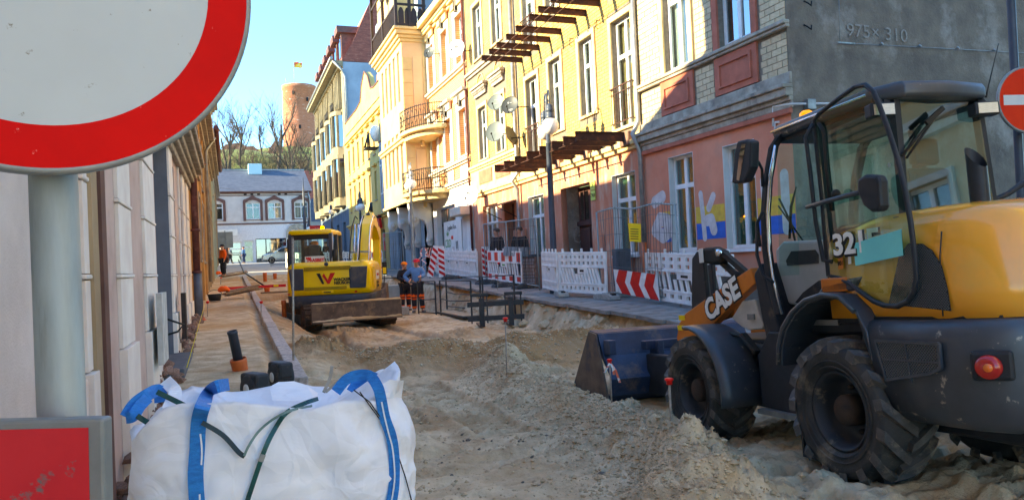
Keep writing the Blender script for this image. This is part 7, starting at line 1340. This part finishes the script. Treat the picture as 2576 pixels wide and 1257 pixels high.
# rammer beside it
T = thing('tamping_rammer', (4.55, 24.0, -.1), 'yellow upright tamping rammer beside the excavator', 'rammer'); b0 = onZ(962, 752, -.08); MM = rotM(b0, R(4), R(8), 0)
MB(MM).box(-.12, .12, -.16, .16, 0, .06).build('shoe', 'wn_grey', T, bevel=.02); MB(MM).loft([[(r * math.cos(a), r * math.sin(a), z) for a in [k * .7854 for k in range(8)]] for r, z in ((.07,.06),(.08,.2),(.07,.38))]).build('bellows', 'dish_white', T); MB(MM).loft([[(r * math.cos(a), r * math.sin(a), z) for a in [k * .7854 for k in range(8)]] for r, z in ((.08,.38),(.11,.42),(.11,.66),(.07,.7))]).build('engine', 'wn_yellow', T); MB(MM).tube([(-.1, 0, .6), (-.1, .1, .95), (.1, .1, .95), (.1, 0, .6)], .02, 6).build('handle', 'ink', T)
# ------------------------------------------------------------------ big white bag
from mathutils.bvhtree import BVHTree
bc = Vector((.145, 3.39, -.15)); BG = thing('bulk_bag', bc, 'full white woven bulk bag with blue lifting straps', 'bulk bag', rz=R(-3)); KM = BG.matrix_basis
na, nz = 200, 80; V = []; rg = np.random.RandomState(8)
ang = np.linspace(0, 2 * math.pi, na, endpoint=False)
def bagpt(a, t):                                             # t 0..1 up the side, 1..1.6 over the top to the middle
    ca, sa = math.cos(a), math.sin(a); e = .42; x = abs(ca) ** e * (1 if ca > 0 else -1); y = abs(sa) ** e * (1 if sa > 0 else -1)
    top = 1.09 + .035 * math.sin(3 * a + 1) + (.06 if (ca > .5 and sa < 0) else 0) * abs(ca) - .05 * math.exp(-((x - .22) / .22) ** 2) * (sa < 0) - .12 * max(0, -x - .7) * 2 - .035 * max(0, y)
    if t <= 1:
        z = top * t; bul = 1 + .05 * math.sin(math.pi * min(1, t * 1.05)) - .04 * max(0, t - .8) * 5 * .5 - .05 * (1 - t) ** 6
        return (.505 * x * bul, .43 * y * bul, z)
    u = (t - 1) / .6; r = 1 - u; sag = .14 * (1 - (1 - u) ** 2)
    return (.505 * x * .98 * r, .43 * y * .98 * r, top * (1 - u) + 1.02 * u - sag + .02 * math.sin(u * 3.14))
lev = list(np.linspace(0, 1, nz)) + list(np.linspace(1.03, 1.58, 14)); rings = []
P = np.array([[bagpt(a, t) for a in ang] for t in lev])
def wr(p): 
    u = p[..., 0] * 1.0 + p[..., 1] * .7; v = p[..., 2] * 1.0 + p[..., 1] * .4
    return .05 * fbm(u + 5, v, 2.6, 3, 2) + .055 * (.5 - np.abs(fbm(u * 1.0 + v * .9 + 9, v * .55 - u * .5, 3.2, 3, 6))) * .8 + .03 * (.5 - np.abs(fbm(u - v * 1.3 + 3, v * .8 + u, 5.5, 3, 16)))
D = wr(P)[..., None]; C0 = np.array([0, 0, .5]); N_ = P - C0; N_[..., 2] *= .5; N_ /= np.linalg.norm(N_, axis=-1, keepdims=True); P = P + N_ * D
b = MB(KM)
for i in range(len(lev)): rings.append([b.pt(P[i, j]) for j in range(na)])
for A, B_ in zip(rings, rings[1:]):
    for j in range(na): b.f.append([A[j], A[(j + 1) % na], B_[(j + 1) % na], B_[j]]); b.sm.append(True)
b.f.append(rings[-1][:]); b.sm.append(True); b.f.append(rings[0][::-1]); b.sm.append(False)
bo = b.build('sack', 'bag', BG, fix=True); bv = BVHTree.FromPolygons([tuple(v) for v in b.v], b.f)
def hit(px, py, off=.012, d=2.95):
    r = ray(px, py).normalized(); h_ = bv.ray_cast(CAM, r); return (h_[0] if h_[0] else atd(px, py, d)) - r * off
mat('band_dark', S(24,34,34), S(32,46,46), scale=8, rough=.3); mat('band_pale', S(112,140,136), S(90,118,114), scale=8, rough=.3)
def strap(name, pts, w_, mt, par=BG, th=.0022, raw=False, off=.016):
    pts = [Vector(p) if raw else (hit(*p, off) if len(p) == 2 else atd(*p)) for p in pts]; fine = []
    for i in range(len(pts) - 1):
        p0, p1, p2, p3 = pts[max(0, i - 1)], pts[i], pts[i + 1], pts[min(len(pts) - 1, i + 2)]
        for k in range(6): t = k / 6; fine.append(.5 * ((2 * p1) + (p2 - p0) * t + (2 * p0 - 5 * p1 + 4 * p2 - p3) * t * t + (3 * p1 - p0 - 3 * p2 + p3) * t ** 3))
    fine.append(pts[-1]); b = MB(); secs = []
    for i, p in enumerate(fine):
        t = (fine[min(i + 1, len(fine) - 1)] - fine[max(i - 1, 0)]).normalized(); v = (p - CAM).normalized(); s = t.cross(v).normalized() * w_ / 2; n_ = s.cross(t).normalized() * th
        secs.append([p - s + n_, p + s + n_, p + s - n_, p - s - n_])
    return b.loft(secs, smooth=False).build(name, mt, par)
strap('lifting_strap', [(498,1290),(492,1200),(496,1130),(500,1060),(512,1015),(525,985),(545,972,3.05),(575,966,3.3)], .052, 'bag_blue'); strap('strap_stripe', [(506,1290),(502,1230),(508,1140),(504,1090)], .006, 'bag_stripe', off=.018)
strap('lifting_strap', [(978,1290),(990,1230),(992,1160),(985,1100),(968,1050),(958,1000),(950,972,2.93),(930,945,2.98),(900,943,3.0),(870,955,3.0),(845,985,3.0)], .042, 'bag_blue'); strap('strap_stripe', [(985,1260),(993,1200),(988,1130),(978,1090),(968,1050),(960,1010)], .006, 'bag_stripe', off=.018)
strap('lifting_strap', [(318,1048,2.9),(340,1015,2.95),(375,990,3.0),(400,982,3.1),(405,1010,3.15)], .05, 'bag_blue'); strap('lifting_strap', [(318,1050,2.9),(335,1045,2.88),(352,1020,2.92),(372,1000,2.98)], .045, 'bag_blue'); strap('lifting_strap', [(960,960,3.3),(930,948,3.35),(900,965,3.35),(885,985,3.3)], .05, 'bag_blue')
strap('binding_strip', [(395,985,3.0),(450,1012,2.95),(505,1040,2.9)], .02, 'band_green', th=.001); strap('binding_strip', [(508,1062),(560,1093),(600,1136),(616,1147)], .017, 'band_dark', th=.0008, off=.03); strap('binding_strip', [(614,1146),(626,1120),(650,1085),(685,1055),(730,1032),(785,1020,2.9)], .009, 'band_pale', th=.0008, off=.035)
strap('binding_strip', [(612,1290),(640,1205),(668,1125),(695,1072),(722,1036),(765,1014,2.93),(800,1002,3.1)], .017, 'band_green', th=.0008, off=.022); strap('strip_clip', [(655,1160),(662,1142)], .02, 'zinc', th=.002, off=.026); strap('binding_strip', [(345,1045,2.88),(365,1058,2.86),(382,1068,2.86)], .02, 'band_green', th=.001)
MB().tube([atd(905,985,2.88), hit(960,1060), hit(1000,1140), hit(1020,1200), hit(1035,1257)], .0025, 5).build('cord', 'ink', BG); MB().tube([atd(890,980,2.9), hit(930,1010), hit(965,1060), hit(1000,1150)], .0025, 5).build('cord', 'ink', BG)
# upright corners, label flap, tie
b = MB(); rg = random.Random(5)
for i in range(5):
    a = i / 4; px = 940 + a * 70; q = [hit(px, 1010, .0)]; b0 = hit(px, 1000, .005, 2.95); tp = atd(px + 6, 962 - 16 * a + (6 if i % 2 else 0) + (a > .9) * 10, 2.98); b.v += [b0, tp]
    if i: k = len(b.v); b.f.append([k - 4, k - 2, k - 1, k - 3]); b.sm.append(True)
b.build('top_seam', 'bag', BG, fix=False)
f0 = [atd(*p) for p in ((678,972,3.3),(700,960,3.4),(740,958,3.45),(770,967,3.4),(800,988,3.3),(795,1006,3.1),(740,1008,3.05),(685,1006,3.05))]; MB().poly(f0).build('label_flap', 'bag', BG, fix=False)
strap('knotted_corner', [(420,960,3.15),(440,985,3.05),(432,1010,3.0),(420,1035,2.95)], .05, 'bag', th=.012); strap('tie_rope', [(835,920,3.3),(830,950,3.3),(815,985,3.25)], .014, 'stone_trim', th=.006); strap('tie_rope', [(868,955,3.2),(850,960,3.2),(820,985,3.2)], .012, 'stone_trim', th=.006)
# ------------------------------------------------------------------ people
def skin(name, V, E, root, mt, par, sub=2):
    keys = list(V); me_ = bpy.data.meshes.new(name); me_.from_pydata([V[k][0] for k in keys], [(keys.index(a), keys.index(b)) for a, b in E], []); o = bpy.data.objects.new(name, me_); col.objects.link(o); o.parent = par
    md = o.modifiers.new('skin', 'SKIN'); md.use_smooth_shade = True; md.branch_smoothing = .4
    if not me_.skin_vertices: return o
    for i, k in enumerate(keys): r = V[k][1]; r = tuple(1.26 * c for c in r) if isinstance(r, tuple) else (1.26 * r, 1.26 * r); me_.skin_vertices[0].data[i].radius = r; me_.skin_vertices[0].data[i].use_root = (k == root)
    s = o.modifiers.new('sub', 'SUBSURF'); s.levels = s.render_levels = sub; me_.materials.append(M_[mt]); return o
def person(loc, rz, label, pose, top, legs, hat=None, hair='hair_dark', h=1.76, vest=None, grp=None, shoe='shoe', belly=0, hi=False):
    T = thing('person', loc, label, 'person', grp, rz=rz); T.scale = (h / 1.76,) * 3
    J = dict(pel=(0,0,.93), sp=(0,.01,1.12), ch=(0,0,1.32), nk=(0,.0,1.47), hb=(0,.015,1.54), hd=(0,.02,1.635), ht=(0,.01,1.72), sL=(-.17,0,1.42), sR=(.17,0,1.42), eL=(-.24,-.02,1.16), eR=(.24,-.02,1.16), wL=(-.25,.06,.92), wR=(.25,.06,.92), hL=(-.095,0,.9), hR=(.095,0,.9), kL=(-.11,.02,.5), kR=(.11,.02,.5), aL=(-.12,-.02,.09), aR=(.12,-.02,.09), tL=(-.13,.15,.035), tR=(.13,.15,.035))
    J.update(pose); r = dict(pel=(.13,.10), sp=(.13,.10 + belly), ch=(.15,.10), nk=.055, hb=.066, hd=(.076,.094), ht=(.064,.078), sL=.07, sR=.07, eL=.045, eR=.045, wL=.032, wR=.032, hL=.085, hR=.085, kL=.06, kR=.06, aL=.042, aR=.042, tL=.038, tR=.038)
    V = {k: (J[k], r[k]) for k in J}
    E = [('pel','sp'),('sp','ch'),('ch','nk'),('nk','hb'),('hb','hd'),('hd','ht'),('ch','sL'),('ch','sR'),('sL','eL'),('sR','eR'),('eL','wL'),('eR','wR'),('pel','hL'),('pel','hR'),('hL','kL'),('hR','kR'),('kL','aL'),('kR','aR'),('aL','tL'),('aR','tR')]
    for s in 'LR':                                           # palm and fingers
        wv = Vector(J['w' + s]); d = (wv - Vector(J['e' + s])).normalized(); sd = d.cross(Vector((0, 1, 0.2))).normalized(); pm = wv + d * .07; V['p' + s] = (tuple(pm), (.035, .018)); E.append(('w' + s, 'p' + s))
        for i, (off, ln) in enumerate(((-.028,.07),(-.01,.08),(.01,.075),(.027,.06))): k = 'f%d' % i + s; V[k] = (tuple(pm + sd * off + d * ln * .6), .0095); k2 = k + 'b'; V[k2] = (tuple(pm + sd * off + d * ln + Vector((0, .015, 0))), .008); E += [('p' + s, k), (k, k2)]
        k = 'th' + s; V[k] = (tuple(wv + d * .05 + Vector((0, .04, 0))), .011); E.append(('w' + s, k))
    V['no'] = ((J['hd'][0], J['hd'][1] + .118, J['hd'][2] - .01), .012); E.append(('hd', 'no'))
    bo_ = skin('body', V, E, 'pel', 'skin', T)
    g = .016
    def rr(k, e=g): v = r[k]; return tuple(x + e for x in v) if isinstance(v, tuple) else v + e
    Vt = {k: (J[k], rr(k)) for k in ('pel','sp','ch','sL','sR','eL','eR','wL','wR')}; Vt['nk'] = (tuple(Vector(J['ch']).lerp(Vector(J['nk']), .8)), .075); Vt['pel'] = (tuple(Vector(J['pel']) + Vector((0, 0, -.02))), rr('pel', .03))
    skin('jacket', Vt, [('pel','sp'),('sp','ch'),('ch','nk'),('ch','sL'),('ch','sR'),('sL','eL'),('sR','eR'),('eL','wL'),('eR','wR')], 'pel', top, T)
    Vl = {k: (J[k], rr(k, .02)) for k in ('pel','hL','hR','kL','kR','aL','aR')}; skin('trousers', Vl, [('pel','hL'),('pel','hR'),('hL','kL'),('hR','kR'),('kL','aL'),('kR','aR')], 'pel', legs, T)
    KT = wm(T)
    for s in 'LR':
        a, t = Vector(J['a' + s]), Vector(J['t' + s]); d = (t - a); d.z = 0; d.normalize(); sd = Vector((d.y, -d.x, 0)); m0 = a - d * .06
        MB(KT).loft([[m0 + d * u + sd * w_ * k + Vector((0, 0, z - a.z + .005)) for k, z in ((-1,0),(1,0),(.9,hh),(-.9,hh))] for u, w_, hh in ((0,.035,.09),(.08,.045,.13),(.16,.048,.09),(.25,.045,.06),(.29,.025,.04))]).build('shoe', shoe, T, bevel=.008)
        if hi:
            kk = Vector(J['k' + s]); aa = a; hh = Vector(J['h' + s])
            for p_, q_2, t0, t1, rd in ((hh, kk, .62, .98, .100), (kk, aa, .05, .16, .094), (kk, aa, .70, .85, .082)): MB(KT).tube([p_.lerp(q_2, t0), p_.lerp(q_2, t1)], rd, 12, cap=False).build('reflective_patch', 'orange_hi', T)
    hd = Vector(J['hd']); 
    for s in (-1, 1): MB(KT).ball(hd + Vector((s * .032, .098, .018)), .010, 8, 6).build('eye', 'ink', T); MB(KT).ball(hd + Vector((s * .082, .0, .0)), .022, 8, 6, (.5, 1, 1.3)).build('ear', 'skin', T)
    MB(KT).box(hd.x - .025, hd.x + .025, hd.y + .092, hd.y + .104, hd.z - .062, hd.z - .052).build('mouth', 'trim_brown', T)
    if hat:
        MB(KT).lathe([(.112,.035),(.116,.055),(.108,.1),(.066,.135),(.001,.145)], 18, Matrix.Translation(hd + Vector((0, -.005, 0)))).build('cap', hat, T); MB(KT).loft([[hd + Vector((x, y, z)) for x, y, z in ((-.09,.06,.045),(.09,.06,.045),(.09,.06,.058),(-.09,.06,.058))], [hd + Vector((x, y, z)) for x, y, z in ((-.06,.185,.028),(.06,.185,.028),(.06,.185,.036),(-.06,.185,.036))]]).build('cap_peak', hat, T)
    else: MB(KT).lathe([(.098,.0),(.108,.03),(.110,.06),(.096,.105),(.055,.13),(.001,.136)], 18, Matrix.Translation(hd + Vector((0, -.022, 0)))).build('hair', hair, T)
    return T
WK = 'road workers in the dig'
p = onZ(1052, 785, -.13); person((p.x, p.y, -.13), R(160), 'person in a red cap, blue sweater and black trousers with orange patches, hand on hip', dict(eR=(.42,-.03,1.2), wR=(.24,.12,1.02), eL=(-.25,.10,1.2), wL=(-.16,.33,1.18), hd=(-.02,.05,1.625), kL=(-.13,.03,.5), aL=(-.16,0,.09), tL=(-.22,.14,.035)), 'sweater_blue', 'work_black', hat='cap_red', belly=.06, hi=True, h=1.8, grp=WK)
p = onZ(1030, 781, -.13); person((p.x - .1, p.y + .1, -.13), R(185), 'person in an orange cap and dark hooded jacket with hands held in front', dict(eL=(-.26,.06,1.2), wL=(-.12,.3,1.12), eR=(.25,.05,1.18), wR=(.08,.32,1.1)), 'jacket_black', 'work_black', hat='cap_orange', hi=True, h=1.72, grp=WK)
person((8.62, 24.5, ST(24.5) + .05), R(118), 'person with short hair in a black jacket watching over the striped barrier', {}, 'jacket_black', 'jeans', h=1.82, grp='bystanders behind the barrier'); person((8.65, 22.4, ST(22.4) + .05), R(135), 'person in a dark jacket standing behind the grey metal sheet', {}, 'jacket_black', 'jeans', h=1.8, grp='bystanders behind the barrier')
p = onS(577, 662); person((p.x, 84.2, ST(84.2)), R(-80), 'person in a white hat striding past the far shop', dict(kL=(-.1,.22,.52), aL=(-.1,.34,.12), tL=(-.1,.46,.1), kR=(.1,-.05,.5), aR=(.1,-.36,.14), tR=(.1,-.24,.06), wL=(-.25,-.2,.98), wR=(.25,.25,1.0)), 'off_white', 'work_black', hat='off_white', grp='far pedestrians', h=1.7)
p = onS(614, 662); person((p.x, p.y, ST(p.y)), R(60), 'person in a blue jacket looking at a phone outside the far shop', dict(eR=(.2,.12,1.2), wR=(.1,.28,1.4)), 'sweater_blue', 'jeans', grp='far pedestrians', h=1.72)
person((-.35, 44.5, ST(44.5)), R(120), 'person in an orange vest and dark trousers by the far wall', {}, 'orange_hi', 'work_black', h=1.75, hat='work_black'); person((5.9, 50.5, ST(50.5)), R(40), 'person in dark clothes behind the excavator boom', {}, 'jacket_black', 'work_black', h=1.76); person((4.9, 49.5, ST(49.5)), R(-30), 'person in a navy jacket walking beyond the excavator cab', {}, 'jacket_black', 'jeans', h=1.74)
dv = HM @ Vector((-.58, .0, 1.02 - .35)); person(dv, R(-17), 'person seated at the controls inside the excavator cab', dict(kL=(-.12,.42,.86), kR=(.12,.42,.86), aL=(-.12,.5,.45), aR=(.12,.5,.45), tL=(-.12,.62,.42), tR=(.12,.62,.42), wL=(-.2,.35,1.1), wR=(.2,.35,1.1)), 'jacket_black', 'work_black', h=1.7, hat='cap_orange')
# ------------------------------------------------------------------ parked car
T = thing('parked_car', (4.6, 76, ST(76)), 'silver estate car parked across the end of the street', 'car'); cp = onS(655, 664); K = Matrix.Translation((cp.x + .2, 75.5, ST(75.5)))
prof = [(0,.35),(0,.62),(.08,.86),(.5,.98),(1.1,1.04),(1.75,1.5),(2.1,1.6),(3.6,1.62),(4.2,1.5),(4.5,1.05),(4.55,.6),(4.5,.35)]
MB(K).prism(prof, 'y', 0, 1.75).build('body', 'car_silver', T, bevel=.09, seg=3)
for q, nm in (([(1.22,1.06),(1.82,1.48),(2.55,1.53),(2.55,1.06)],'front_side_window'),([(2.63,1.06),(2.63,1.53),(3.55,1.53),(3.5,1.06)],'rear_side_window'),([(3.6,1.08),(3.65,1.52),(4.05,1.46),(4.25,1.1)],'quarter_window')): MB(K).prism(q, 'y', -.006, .02).build(nm, 'sky_glass', T); 
MB(K).prism([(1.05,1.06),(1.72,1.5),(1.76,1.47),(1.12,1.05)], 'y', .12, 1.63).build('windscreen', 'sky_glass', T)
for x in (.85, 3.65):
    W_2 = MB(K @ Matrix.Translation((x, -.02, .33)) @ Matrix.Rotation(R(-90), 4, 'X')).lathe([(.2,0),(.31,0),(.335,.03),(.335,.18),(.2,.2)], 24).build('wheel', 'tyre_plain', T); MB(K @ Matrix.Translation((x, -.025, .33)) @ Matrix.Rotation(R(-90), 4, 'X')).lathe([(.001,.02),(.19,.0),(.21,.02)], 18).build('rim', 'zinc', W_2)
MB(K).box(-.02, .2, .1, .4, .65, .8).build('headlight', 'lamp_lens', T, bevel=.02); MB(K).box(1.75, 3.9, .1, .14, 1.63, 1.68).build('roof_rail', 'zinc', T)
